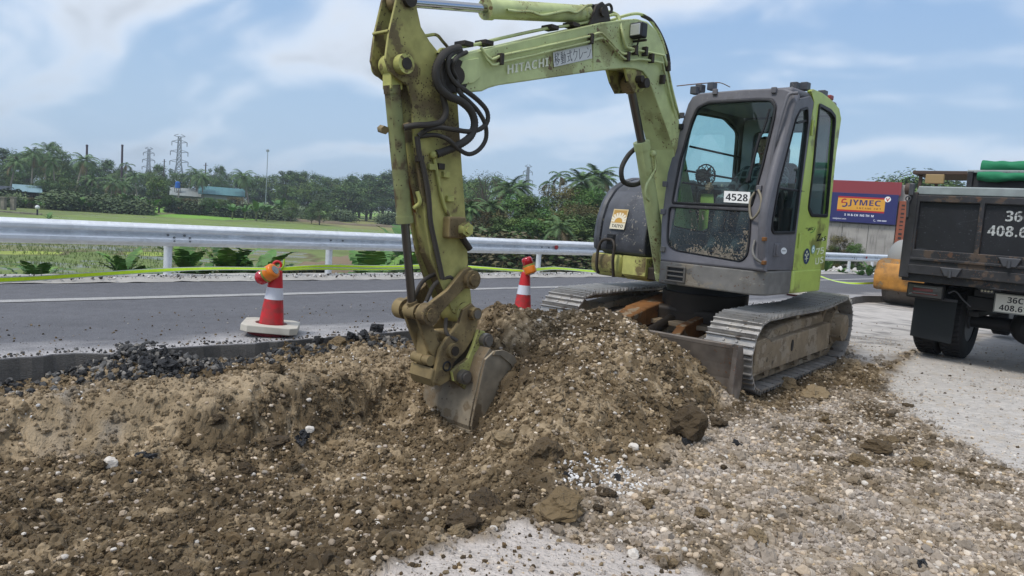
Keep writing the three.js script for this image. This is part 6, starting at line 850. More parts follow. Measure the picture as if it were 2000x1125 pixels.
  { const p = P3(1607, 184, ZL + 0.08), q = P3(1620, 191, ZL + 0.1); obj('roof_lug', rbox(0.085, 0.07, 0.07, p.x, p.y, p.z, 0.008), M.hood, cab); obj('red_lamp', rbox(0.08, 0.05, 0.06, q.x, q.y, q.z, 0.012), std({ color: 0x8a3a34, roughness: 0.5 }), cab); }
  obj('wire', tube([P3(1322, 168, ZI), P3(1350, 165, ZI), P3(1385, 162, ZI - 0.05), P3(1408, 162, ZI - 0.1), P3(1426, 170, ZI - 0.15)], 0.005, 30, 5), M.rust, cab);
  // inside: floor, seat, console, lever boxes
  obj('floor', [rbox(1.25, 0.05, 1.0, 0.36, 1.11, -0.60, 0.01)], M.rubber, cab);
  const seat = obj('seat', [rbox(0.5, 0.14, 0.5, 0.24, 1.50, -0.6, 0.05, 3), rbox(0.3, 0.3, 0.4, 0.24, 1.28, -0.6, 0.03), (() => { const g = rbox(0.13, 0.62, 0.48, 0, 0.31, 0, 0.055, 3); g.rotateZ(0.22); return g.translate(0.0, 1.52, -0.6); })(), (() => { const g = rbox(0.1, 0.2, 0.27, 0, 0, 0, 0.045, 3); return g.translate(-0.145, 2.2, -0.6); })()], M.seat, cab);
  obj('console', [rbox(0.55, 0.42, 0.14, 0.18, 1.46, -0.27, 0.04), rbox(0.5, 0.42, 0.12, 0.14, 1.46, -0.98, 0.04), cyl(V(0.42, 1.66, -0.27), V(0.47, 1.86, -0.27), 0.02), cyl(V(0.42, 1.66, -0.97), V(0.47, 1.86, -0.97), 0.02), rbox(0.1, 0.3, 0.3, 0.75, 1.25, -0.6, 0.03), cyl(V(0.72, 1.12, -0.55), V(0.62, 1.62, -0.53), 0.012), cyl(V(0.72, 1.12, -0.66), V(0.62, 1.62, -0.68), 0.012)], M.seat, cab);
  obj('monitor_frame', tube([V(0.60, 1.55, ZI - 0.10), V(0.62, 1.74, ZI - 0.10), V(0.60, 1.78, ZI - 0.10), V(0.28, 1.80, ZI - 0.10), V(0.25, 1.76, ZI - 0.10), V(0.25, 1.5, ZI - 0.10)], 0.012, 40, 6), M.black, cab);
  obj('rear_lining', ext(soft([[ZL + 0.07, 1.12], [ZI - 0.07, 1.12], [ZI - 0.07, 2.6], [ZL + 0.07, 2.6]], 0.06), 0, 0.02, 0.004, [grow(rearWin, 0.02)]).applyMatrix4(RM.clone().premultiply(new THREE.Matrix4().makeTranslation(0.045, 0, 0))), M.lining, cab);
  obj('headlining', [rbox(0.95, 0.03, 0.96, 0.2, 2.635, -0.6, 0.01)], M.lining, cab);
  // base of the cab: dirty grey in front, lime behind
  const base = obj('cab_base', [(() => { const o = soft([[1.03, ZI + 0.03], [1.02, ZL + 0.08], [0.93, ZL - 0.004], [0.41, ZL - 0.006], [0.41, ZI + 0.03]], 0.05, 5), g = ext(o, 0, 0.225, 0.015); g.rotateX(Math.PI / 2); return g.translate(0, 1.082, 0); })()], M.skirt, EX);
  obj('side_panel', [(() => { const o = soft([[0.405, ZL - 0.006], [-0.28, ZL - 0.004], [-0.36, ZL + 0.06], [-0.36, ZI], [0.405, ZI]], 0.05, 5), g = ext(o, 0, 0.225, 0.015); g.rotateX(Math.PI / 2); return g.translate(0, 1.08, 0); })()], M.limeClean, base);
  { const a = P3(1330, 537, ZI), c = V(1.036, a.y + 0.0, -0.235); const gr = obj('vent_grille', [-0.1, 0.1].map((d) => rbox(0.02, 0.15, 0.022, 1.036, 0.965, -0.245 + d, 0.005)).concat([0.07, 0.025, -0.02, -0.068].map((d) => rbox(0.02, 0.016, 0.21, 1.036, 0.965 + d, -0.245, 0.004)))  , M.steel, base); obj('vent_opening', rbox(0.006, 0.14, 0.2, 1.027, 0.965, -0.245, 0.002), M.black, base); }
  // stickers and lettering on the lime panel
  const sp = (n, u0, v0, u1, v1, u2, v2, t, o) => print(n, P3(u0, v0, ZL - 0.0025), P3(u1, v1, ZL - 0.0025), P3(u2, v2, ZL - 0.0025), t, cab, { transparent: true, ...o });
  sp('lettering', 1594, 480, 1614, 474, 1594, 456, canvasTex(256, 256, (g, w, h) => { g.clearRect(0, 0, w, h); g.save(); g.transform(1, 0, -0.18, 1, 30, 0); g.fillStyle = '#1a1c18'; g.font = 'bold 200px sans-serif'; g.fillText('Z', 4, 170); g.font = 'bold 110px sans-serif'; g.fillText('A', 110, 190); g.fillStyle = '#e8ecdc'; g.font = 'bold 90px sans-serif'; g.fillText('X', 150, 200); g.fillStyle = '#1a1c18'; g.font = 'bold 120px sans-serif'; g.fillText('S', 186, 200); g.restore(); }));
  sp('lettering', 1592, 520, 1608, 516, 1594, 482, canvasTex(128, 256, (g, w, h) => { g.clearRect(0, 0, w, h); g.fillStyle = '#dfe6c4'; g.font = 'bold 120px sans-serif'; g.fillText('75', 0, 110); g.fillText('US', -16, 236); }));
  sp('sticker', 1572, 460, 1592, 456, 1573, 442, canvasTex(256, 160, (g, w, h) => { g.clearRect(0, 0, w, h); g.fillStyle = '#23301c'; g.font = 'bold 92px sans-serif'; g.save(); g.transform(1, 0, -0.2, 1, 20, 0); g.fillText('arc', 60, 90); g.font = 'bold 34px sans-serif'; g.fillText('the', 0, 50); g.restore(); g.strokeStyle = '#3f8f35'; g.lineWidth = 14; g.beginPath(); g.arc(150, 20, 110, 0.35, 1.7); g.stroke(); }));
  sp('sticker', 1568, 518, 1581, 515, 1570, 486, canvasTex(128, 200, (g, w, h) => { g.clearRect(0, 0, w, h); g.fillStyle = '#2b3c5c'; g.beginPath(); g.ellipse(64, 100, 60, 96, 0, 0, 7); g.fill(); g.fillStyle = '#c9cfae'; for (const [x, y] of [[64, 45], [40, 80], [88, 80], [64, 105]]) { g.beginPath(); g.arc(x, y, 15, 0, 7); g.fill(); } g.lineWidth = 10; g.strokeStyle = '#c9cfae'; g.beginPath(); g.moveTo(30, 130); g.lineTo(98, 130); g.moveTo(64, 110); g.lineTo(64, 165); g.stroke(); }));
  sp('sticker', 1584, 497, 1592, 495, 1585, 479, canvasTex(96, 140, (g) => { g.clearRect(0, 0, 96, 140); g.fillStyle = '#8fb7ad'; g.beginPath(); g.ellipse(48, 70, 44, 66, 0, 0, 7); g.fill(); g.fillStyle = '#e4efe6'; g.beginPath(); g.ellipse(48, 70, 26, 44, 0, 0, 7); g.fill(); g.fillStyle = '#4a8f9a'; g.beginPath(); g.arc(48, 76, 12, 0, 7); g.fill(); }));
  sp('sticker', 1525, 497, 1537, 497, 1525, 483, canvasTex(96, 96, (g) => { g.clearRect(0, 0, 96, 96); g.fillStyle = '#dfe2e4'; g.beginPath(); g.arc(48, 48, 46, 0, 7); g.fill(); g.fillStyle = '#6a6a70'; g.fillRect(20, 42, 56, 10); }));
  sp('chipped_paint', 1563, 551, 1567, 549, 1563, 543, canvasTex(48, 64, (g) => { g.clearRect(0, 0, 48, 64); g.fillStyle = '#b3441f'; g.beginPath(); g.moveTo(10, 4); g.lineTo(40, 12); g.lineTo(24, 30); g.lineTo(40, 44); g.lineTo(14, 62); g.lineTo(18, 36); g.lineTo(6, 22); g.fill(); }));
  return cab;
})();
{
  // ---- right front housing: dark cover over a lime foot, guard tube, sticker; deck; engine hood and counterweight behind
  const Z0 = 0.40, Z1 = 1.13, prof = [[0.60, 1.07], [0.625, 1.2], [0.60, 1.42], [0.52, 1.63], [0.38, 1.79], [0.20, 1.88], [0, 1.93], [-0.35, 1.95], [-0.38, 1.07]];
  const hood = obj('front_housing', [ext(soft(prof, 0.06), Z0 + 0.02, Z1 - 0.11, 0.02), (() => { const g = ext(soft(prof.map(([x, y]) => [x + 0.012, y + 0.015]), 0.06), Z1 - 0.105, Z1, 0.05); return g; })()], M.hood, EX);
  obj('foot_panel', [ext(soft([[0.615, 1.062], [0.64, 0.98], [0.62, 0.86], [0.5, 0.80], [-0.4, 0.80], [-0.4, 1.062]], 0.05), 0.72, Z1 + 0.005, 0.04), ext([[0.60, 1.062], [0.60, 0.86], [0.5, 0.80], [-0.4, 0.80], [-0.4, 1.062]], Z0, 0.715, 0.015)], M.limeDirty, hood);
  obj('guard_tube', tube([V(0.66, 0.84, 0.98), V(0.70, 0.9, 0.98), V(0.69, 1.14, 0.98), V(0.67, 1.21, 0.95), V(0.67, 1.22, 0.82), V(0.69, 1.17, 0.77), V(0.70, 1.0, 0.765), V(0.67, 0.82, 0.765)], 0.017, 60, 8), M.darksteel, hood);
  obj('vent', [rbox(0.02, 0.17, 0.11, 0.622, 1.20, 0.87, 0.005)].concat([-0.05, 0, 0.05].map((d) => rbox(0.03, 0.026, 0.08, 0.628, 1.20 + d, 0.87, 0.004))), M.black, hood);
  const st = canvasTex(160, 200, (g, w, h) => { g.fillStyle = '#d3bd8c'; g.fillRect(0, 0, w, h); g.fillStyle = '#b98f45'; g.fillRect(10, 10, w - 20, 128); g.fillStyle = '#e6dcc4'; for (let k = 0; k < 9; k++) { const a = Math.PI * (0.05 + k * 0.1125); g.save(); g.translate(80, 128); g.rotate(-a); g.fillRect(42, -10, 52, 20); g.restore(); } g.fillStyle = '#c9993c'; g.beginPath(); g.arc(80, 130, 38, Math.PI, 0); g.fill(); g.fillStyle = '#d8cfb6'; g.fillRect(0, 138, w, 62); g.fillStyle = '#2b2a28'; g.font = 'bold 42px sans-serif'; g.textAlign = 'center'; g.fillText('TAIYO', 80, 184); });
  { const y0 = 1.40, y1 = 1.63; const a = V(0.63, 1.345, 0.90), b = V(0.63, 1.345, 0.70), d = V(0.565, 1.565, 0.90); print('sticker', a, b, d, st, hood, { roughness: 0.5 }); }
  obj('hood_clip', [rbox(0.12, 0.035, 0.05, 0.14, 1.945, 0.62, 0.01), rbox(0.14, 0.03, 0.06, 0.05, 1.96, 0.78, 0.01), rbox(0.06, 0.09, 0.05, 0.02, 1.96, 0.5, 0.01)], M.hood, hood);
  // deck between boom foot and housing, dark bay with hoses
  const deck = obj('deck', [rbox(1.3, 0.14, 2.0, -0.1, 0.89, 0.08, 0.02), rbox(0.5, 0.9, 0.06, -0.05, 1.35, 0.36, 0.01), ...[-1, 1].map((s) => ext([[0.15, 0.9], [0.52, 0.9], [0.45, 1.05], [0.34, 1.12], [0.22, 1.05]], ZB + s * 0.25, ZB + s * 0.28, 0.006))], M.darksteel, EX);
  for (const [z, x] of [[0.34, 0.5], [0.37, 0.46]]) obj('hose', tube([V(x - 0.2, 1.62, z), V(x, 1.58, z), V(x + 0.06, 1.45, z), V(x + 0.05, 1.15, z), V(x - 0.02, 1.02, z - 0.1), V(x - 0.1, 0.98, z - 0.25)], 0.02, 40, 8), M.dustyRubber, deck);
  obj('fitting', [cyl(V(0.5, 1.56, 0.3), V(0.42, 1.60, 0.22), 0.022), cyl(V(0.52, 1.72, 0.28), V(0.46, 1.74, 0.2), 0.02)], M.lime, deck);
  const cw = obj('counterweight', [(() => { const o = []; for (let k = 0; k <= 24; k++) { const a = Math.PI / 2 + 0.42 + (Math.PI - 0.84) * k / 24; o.push([1.2 * Math.cos(a), 1.13 * Math.sin(a) * 0.97]); } o.push([-0.4, -0.98], [-0.4, 0.98]); const g = ext(soft(o, 0.03), 0, 1.0, 0.06); g.rotateX(Math.PI / 2); return g.translate(0, 1.84, 0); })()], M.limeClean, EX);
  obj('engine_hood', [rbox(0.8, 0.14, 1.7, -0.75, 1.87, 0.1, 0.06)], M.hood, cw);
}
// ---- fan clipped to the bars inside the cab
{
  const p = V(0.60, 1.95, ZI - 0.16).applyMatrix4(new THREE.Matrix4().copy(MU).setPosition(EXO));
  const f = thing('cab_fan', 'round black caged fan fixed to the bars behind the windscreen', 'fan', p, 0); f.setRotationFromMatrix(MU); f.rotateY(-0.5);
  obj('motor', [cyl(V(0.02, 0, 0.03), V(-0.02, 0, 0.14), 0.065, 0.05)], M.black, f);
  obj('cage', [...Array.from({ length: 14 }, (_, k) => tube([V(0, 0, -0.07), V(0.05 * Math.cos(k * 0.449), 0.05 * Math.sin(k * 0.449), -0.065), V(0.105 * Math.cos(k * 0.449), 0.105 * Math.sin(k * 0.449), -0.02), V(0.1 * Math.cos(k * 0.449), 0.1 * Math.sin(k * 0.449), 0.04), V(0.05 * Math.cos(k * 0.449), 0.05 * Math.sin(k * 0.449), 0.06)], 0.004, 14, 5)), new THREE.TorusGeometry(0.107, 0.007, 8, 30), new THREE.TorusGeometry(0.055, 0.004, 6, 24).translate(0, 0, -0.066)], M.black, f);
  obj('blades', [0, 1, 2].map((k) => { const g = new THREE.SphereGeometry(0.045, 10, 6).scale(1, 0.55, 0.1); g.translate(0.05, 0, 0); g.rotateX(0.4); g.rotateZ(k * 2.094); return g; }), M.rubber, f);
}
// ================================================================ dump truck seen from behind, parked along the road
const truckBody = worn(0x303033, { grime: 0.35, grimeCol: 0x2a2a2d, specks: 0.26, speckCol: 0x6e4a34, scratch: 0.9, scratchCol: 0x77777a, drift: 0.16, seed: 31, mud: 0.2, mudCol: 0x59493c }), truckPanel = worn(0x1d1e22, { grime: 0.2, grimeCol: 0x1b1c20, specks: 0.1, speckCol: 0x50505a, scratch: 0.6, scratchCol: 0x55565c, drift: 0.12, seed: 32 });
const TM = { body: pm(truckBody, 0.6, 0.1, 0.003), panel: pm(truckPanel, 0.5, 0.1, 0.002), rim: pm(worn(0x8f9797, { grime: 0.3, grimeCol: 0x6b6f6e, specks: 0.2, speckCol: 0x5a4a3c, scratch: 0.6, seed: 33 }), 0.6, 0.2), chassis: std({ color: 0x1b1b1d, roughness: 0.7 }), rubber: std({ color: 0x1d1d1f, roughness: 0.9, bumpMap: bumpy(24, 87, 256), bumpScale: 0.004 }), flap: std({ color: 0x23272a, roughness: 0.75, bumpMap: bumpy(6, 89, 256), bumpScale: 0.01 }), steel: std({ color: 0x55565a, roughness: 0.5, metalness: 0.5 }), tarp: std({ color: 0x1f7a52, roughness: 0.8, bumpMap: bumpy(8, 91, 256), bumpScale: 0.03 }) };
{
  const D0 = 9.3, r0 = ray(1757, 535), P0 = V(r0.x, 0, r0.z).multiplyScalar(D0 / Math.hypot(r0.x, r0.z)), LT = RN.clone().negate(), GY = -0.02;   // left rear corner of the bed; across to the right
  const cx = P0.clone().addScaledVector(LT, 1.1); cx.y = GY;
  const TR = thing('dump_truck', 'dark grey dump truck with dented tailgate, parked with its rear to the pit', 'truck', cx);
  const B = new THREE.Matrix4().makeBasis(RS, V(0, 1, 0), LT); TR.setRotationFromMatrix(B);          // local axes: x forward, y up, z to the right
  const Bi = new THREE.Matrix4().copy(B).setPosition(cx).invert(), cl = camera.position.clone().applyMatrix4(Bi);
  const Q = (u, v, x = 0) => { const r = ray(u, v).transformDirection(Bi), t = (x - cl.x) / r.x; return [cl.z + r.z * t, cl.y + r.y * t]; };     // point (z, y) of a plane across the truck
  const RX = new THREE.Matrix4().makeBasis(V(0, 0, 1), V(0, 1, 0), V(-1, 0, 0));                      // shape (z, y) -> across the truck, depth towards the rear
  const across = (pts, x0, x1, bev = 0.006, holes) => ext(pts, -x1, -x0, bev, holes).applyMatrix4(RX);
  const rect = (z0, y0, z1, y1) => [[z0, y0], [z1, y0], [z1, y1], [z0, y1]];
  const yb = Q(1757, 535)[1], yt = Q(1770, 380)[1], yr = Q(1772, 363)[1], p1 = Q(1798, 396), p1b = Q(1903, 491), p2 = Q(1926, 396), W = 1.1;
  const zs = [[p1[0], p1b[0]], [p2[0], p2[0] + (p1b[0] - p1[0])]]; zs.push([-zs[1][1] > 0.1 ? 0.1 : -zs[0][1], -zs[0][0]]);
  const py0 = Q(1850, 491)[1], py1 = Q(1850, 396)[1];
  const holes = [rect(zs[0][0], py0, zs[0][1], py1), rect(zs[1][0], py0, zs[1][1], py1), rect(Math.max(zs[1][1] + 0.1, -zs[0][1]), py0, -zs[0][0], py1)].filter((h) => h[1][0] - h[0][0] > 0.2);
  const gate = obj('tailgate', [across(rect(-W + 0.09, yb + 0.1, W - 0.09, yt), -0.03, 0.035, 0.008, holes), across(rect(-W + 0.10, yb + 0.17, W - 0.1, yb + 0.20), -0.055, -0.02), across(rect(-W + 0.09, yb + 0.02, W - 0.09, yb + 0.12), -0.045, 0.03)], TM.body, TR);
  for (const h of holes) obj('panel', across([[h[0][0] - 0.02, h[0][1] - 0.02], [h[1][0] + 0.02, h[1][1] - 0.02], [h[2][0] + 0.02, h[2][1] + 0.02], [h[3][0] - 0.02, h[3][1] + 0.02]], 0.015, 0.03, 0.002), TM.panel, gate);
  obj('top_rail', across([[-W + 0.06, yt + 0.004], [W - 0.06, yt + 0.004], [W - 0.09, yr], [-W + 0.09, yr]], -0.02, 0.06, 0.012), TM.rim, gate);
  for (const [u, v] of [[1859, 533], [1974, 514]]) { const [z, y] = Q(u, v); obj('latch', [across([[z - 0.1, y + 0.05], [z + 0.1, y + 0.05], [z + 0.06, y - 0.04], [z - 0.05, y - 0.04]], -0.075, -0.03), cyl(V(-0.08, y - 0.05, z), V(-0.08, y + 0.02, z), 0.018)], TM.steel, gate); }
  const txt = canvasTex(512, 320, (g, w, h) => { g.clearRect(0, 0, w, h); g.fillStyle = '#b9bcbb'; g.font = 'bold 150px sans-serif'; g.fillText('36C', 150, 135); g.fillText('408.61', 4, 295); g.globalCompositeOperation = 'destination-out'; const r = rng(8); for (let k = 0; k < 14; k++) g.fillRect(r() * w, 0, 3, h); for (const y of [70, 232]) g.fillRect(0, y, w, 5); for (let k = 0; k < 520; k++) { g.beginPath(); g.arc(r() * w, r() * h, 1 + 3 * r() * r(), 0, 7); g.fill(); } });
  { const a = Q(1926, 464, 0.013), b = Q(2035, 472, 0.013), d = Q(1926, 405, 0.013); const z0 = a[0], z1 = Q(2036, 464, 0.013)[0]; print('painted_number', V(0.0125, a[1], z0), V(0.0125, a[1], z1), V(0.0125, d[1], z0), txt, gate, { transparent: true, roughness: 0.7 }); }
  // bed: corner posts, sides, floor, headboard
  const BL = 3.5, bed = obj('bed', [...[-1, 1].map((s) => rbox(0.12, yt - yb + 0.06, 0.1, 0.02, (yt + yb) / 2, s * (W - 0.05), 0.012)), ...[-1, 1].map((s) => rbox(BL, yt - yb, 0.05, BL / 2, (yt + yb) / 2, s * (W - 0.03), 0.01)), rbox(BL, 0.06, 2.1, BL / 2, yb + 0.06, 0, 0.01), rbox(0.1, 0.09, 2.16, 0.06, yb - 0.02, 0, 0.01), ...[0.5, 1.2, 1.9, 2.6, 3.3].map((x) => rbox(0.08, yt - yb, 0.05, x, (yt + yb) / 2, -W - 0.01, 0.01)), rbox(0.06, yt - yb + 0.35, 2.16, BL, (yt + yb) / 2 + 0.17, 0, 0.01)], TM.body, TR);
  { const [z, y] = Q(1773, 395, -0.06); obj('gate_hook', [new THREE.TorusGeometry(0.025, 0.008, 6, 16).rotateY(Math.PI / 2).translate(-0.06, y + 0.04, z), cyl(V(-0.06, y + 0.02, z), V(-0.05, y - 0.16, z + 0.01), 0.016, 0.012), rbox(0.05, 0.14, 0.05, -0.04, y + 0.14, z + 0.02, 0.015)], TM.steel, bed); }
  // raised headboard box with its rail and the folded tarpaulin
  const x2 = BL + 0.02, h0 = Q(1890, 364, x2), h1 = Q(1890, 338, x2), h2 = Q(1890, 332, x2);
  const hb = obj('headboard', [across(rect(h0[0], h0[1] - 0.15, 1.08, h1[1]), x2, x2 + 0.06), across(rect(h0[0] - 0.01, h0[1] - 0.1, h0[0] + 0.06, h1[1] + 0.02), x2 - 0.05, x2 + 0.5)], TM.body, TR); obj('headboard_rail', [across(rect(h0[0] - 0.02, h1[1], 1.1, h2[1]), x2 - 0.04, x2 + 0.3, 0.012)], TM.rim, hb);
  const tarp = (pts, rad, seed, label) => { const g = tube(pts, rad, 60, 14), p = g.attributes.position; for (let i = 0; i < p.count; i++) { const x = p.getX(i), y = p.getY(i), z = p.getZ(i), k = 1 + 0.3 * vn3(x * 6, y * 9 + seed, z * 4) + 0.25 * vn3(x * 14, y * 14, z * 9 + seed); p.setY(i, pts[0].y + (y - pts[0].y) * k); p.setX(i, pts[0].x + (x - pts[0].x) * k); } g.computeVertexNormals(); const o = obj('tarpaulin', g, TM.tarp); o.applyMatrix4(new THREE.Matrix4().copy(B).setPosition(cx)); tag(o, label, 'tarpaulin'); };
  { const a = Q(1918, 325, x2 + 0.15), z1 = 1.0; tarp([V(x2 + 0.15, a[1], a[0]), V(x2 + 0.15, a[1] - 0.01, a[0] + 0.3), V(x2 + 0.16, a[1] + 0.01, a[0] + 0.6), V(x2 + 0.15, a[1], z1)], 0.075, 1, 'rolled green tarpaulin on top of the truck headboard'); const b = Q(1912, 345, x2 + 0.02); tarp([V(x2 - 0.05, b[1], b[0]), V(x2 - 0.06, b[1] - 0.01, b[0] + 0.4), V(x2 - 0.05, b[1] + 0.01, z1)], 0.06, 4, 'dark green folded tarpaulin below the headboard rail'); }
  // frame, axle, wheels
  const XA = 0.98, RWH = 0.44, ch = obj('chassis', [...[-0.38, 0.38].map((z) => rbox(5.1, 0.2, 0.07, 3.0, 0.72, z, 0.01)), rbox(0.06, 0.14, 1.0, 0.42, 0.68, 0, 0.01), ...[1.5, 3.0].map((x) => rbox(0.1, 0.12, 0.8, x, 0.72, 0, 0.01)), rbox(0.9, 0.06, 0.1, XA, 0.55, -0.45, 0.01), rbox(0.9, 0.06, 0.1, XA, 0.55, 0.45, 0.01)], TM.chassis, TR);
  obj('rear_axle', [cyl(V(XA, RWH, -0.95), V(XA, RWH, 0.95), 0.075), new THREE.SphereGeometry(0.2, 22, 16).scale(0.9, 1, 1.15).translate(XA - 0.05, RWH, 0.06), cyl(V(XA - 0.22, RWH, 0.06), V(XA - 0.05, RWH, 0.06), 0.1, 0.17)], TM.chassis, ch);
  obj('oil_tag', [rbox(0.006, 0.03, 0.08, XA - 0.245, RWH - 0.02, 0.08, 0.002)], std({ color: 0x2f6f86, roughness: 0.5 }), ch);
  const wheel = (x, z, name) => { const pr = []; const R = RWH; for (const [a, b] of [[R - 0.19, -0.11], [R - 0.10, -0.125], [R - 0.03, -0.12], [R - 0.006, -0.10], [R, -0.085], [R, 0.085], [R - 0.006, 0.10], [R - 0.03, 0.12], [R - 0.10, 0.125], [R - 0.19, 0.11]]) pr.push(new THREE.Vector2(a, b)); const g = new THREE.LatheGeometry(pr, 44).rotateX(Math.PI / 2); const bl = []; for (let k = 0; k < 44; k++) for (const s of [-1, 1]) { const q = rbox(0.036, 0.02, 0.085, 0, R + 0.004, s * 0.052, 0.004); q.rotateY(s * 0.18); q.rotateZ(k / 44 * 6.283 + (s > 0 ? 0.07 : 0)); bl.push(q); } const o = obj('tyre', [g, ...bl].map((q) => q.translate(x, RWH, z)), TM.rubber, TR); obj('rim', [cyl(V(x, RWH, z - 0.1), V(x, RWH, z + 0.1), R - 0.185, R - 0.185, 24), cyl(V(x, RWH, z - 0.12), V(x, RWH, z + 0.12), 0.1, 0.1, 18)], TM.steel, o); };
  for (const z of [-0.945, -0.675, 0.675, 0.945]) wheel(XA, z); wheel(4.6, -0.9); wheel(4.6, 0.9);
  // lamp, flap, plate, work light
  const XL = 0.22, a = Q(1771, 580, XL), b = Q(1847, 553, XL); const zc = (a[0] + b[0]) / 2, yc = (a[1] + b[1]) / 2 - 0.01, wz = b[0] - a[0], hy = 0.165;
  const lamp = obj('tail_lamp', rbox(0.07, hy, wz, XL, yc, zc, 0.012), TM.chassis, TR); obj('lens', [rbox(0.012, hy - 0.035, wz - 0.03, XL - 0.035, yc, zc, 0.004)], phy({ color: 0x5d5a58, roughness: 0.25, clearcoat: 0.8 }), lamp); obj('red_strip', [rbox(0.008, 0.03, wz * 0.55, XL - 0.042, yc + 0.012, zc - 0.02, 0.002), rbox(0.008, 0.012, wz * 0.7, XL - 0.042, yc - 0.03, zc, 0.002)], phy({ color: 0x7c2723, roughness: 0.3, clearcoat: 1 }), lamp);
  obj('lens_bar', [beam(V(XL - 0.043, yc - 0.045, zc - wz * 0.42), V(XL - 0.043, yc - 0.028, zc - wz * 0.3), 0.006, 0.012), rbox(0.008, 0.008, wz * 0.6, XL - 0.043, yc - 0.022, zc, 0.002), rbox(0.008, 0.008, wz * 0.62, XL - 0.043, yc + 0.042, zc, 0.002)], TM.rim, lamp);
  const XF = 0.46, f0 = Q(1777, 655, XF), f1 = Q(1868, 590, XF); obj('mud_flap', (() => { const g = across([[f0[0], f0[1] + 0.0], [f1[0], f0[1] - 0.03], [f1[0] + 0.01, f1[1]], [f0[0] + 0.005, f1[1] + 0.01]], XF - 0.004, XF + 0.008, 0.002); return g; })(), TM.flap, TR); obj('flap_bracket', [rbox(0.03, 0.03, f1[0] - f0[0] + 0.02, XF, f1[1] + 0.01, (f0[0] + f1[0]) / 2, 0.005), rbox(0.05, 0.05, 0.05, XF, f1[1] + 0.05, f0[0] + 0.02, 0.01)], TM.steel, TR);
  const XP = 0.30, n0 = Q(1939, 609, XP), n1 = Q(1942, 582, XP), plate = canvasTex(256, 148, (g, w, h) => { g.fillStyle = '#d9d8d0'; g.fillRect(0, 0, w, h); g.strokeStyle = '#55554f'; g.lineWidth = 4; g.strokeRect(3, 3, w - 6, h - 6); g.fillStyle = '#1c1c1e'; g.font = 'bold 62px sans-serif'; g.textAlign = 'center'; g.fillText('36C', w / 2 + 6, 66); g.fillText('408.61', w / 2, 130); });
  const pz = n0[0], pwid = 0.36, ph = 0.205; const pl = obj('number_plate', rbox(0.006, ph, pwid, XP, n0[1] + ph / 2, pz + pwid / 2, 0.002), TM.rim, TR); print('plate_print', V(XP - 0.005, n0[1] + 0.004, pz + 0.004), V(XP - 0.005, n0[1] + 0.004, pz + pwid - 0.004), V(XP - 0.005, n0[1] + ph - 0.004, pz + 0.004), plate, pl, { roughness: 0.35 });
  obj('plate_bracket', [across(rect(Q(1900, 590, XP)[0], n1[1] + 0.0, pz + pwid + 0.3, n1[1] + 0.07), XP + 0.01, XP + 0.03, 0.004)], TM.chassis, TR);
  const l0 = Q(1929, 565, XP); const wl = obj('work_lamp', rbox(0.05, 0.085, 0.125, XP, l0[1], l0[0], 0.008), TM.steel, TR); obj('led', [0, 1, 2, 3].flatMap((i) => [0, 1].map((j) => new THREE.SphereGeometry(0.012, 10, 6).translate(XP - 0.024, l0[1] - 0.018 + j * 0.036, l0[0] - 0.045 + i * 0.03))), std({ color: 0xcfcdb8, roughness: 0.25 }), wl);
  obj('cable', [tube([V(0.3, yc + 0.0, zc + wz * 0.55), V(0.32, yc + 0.03, zc + wz * 0.7), V(0.33, yc - 0.06, zc + wz * 0.95), V(0.34, yc - 0.12, zc + wz * 1.15)], 0.01, 24, 6)], TM.steel, TR);
  obj('valve', [cyl(V(0.36, 0.86, -0.35), V(0.36, 0.98, -0.35), 0.03), cyl(V(0.36, 0.86, -0.27), V(0.36, 0.96, -0.27), 0.025), rbox(0.08, 0.06, 0.2, 0.36, 0.85, -0.3, 0.01)], TM.steel, TR);
  // driver's cab ahead of the bed
  const cab = obj('driver_cab', [rbox(1.5, 1.35, 2.0, 4.7, 1.45, 0, 0.1, 3)], std({ color: 0x35507a, roughness: 0.35 }), TR); obj('rear_window', rbox(0.02, 0.4, 1.1, 3.945, 1.8, 0, 0.01), std({ color: 0x141719, roughness: 0.1 }), cab); obj('side_window', rbox(0.7, 0.45, 0.02, 4.9, 1.75, -1.005, 0.01), std({ color: 0x141719, roughness: 0.1 }), cab);
}
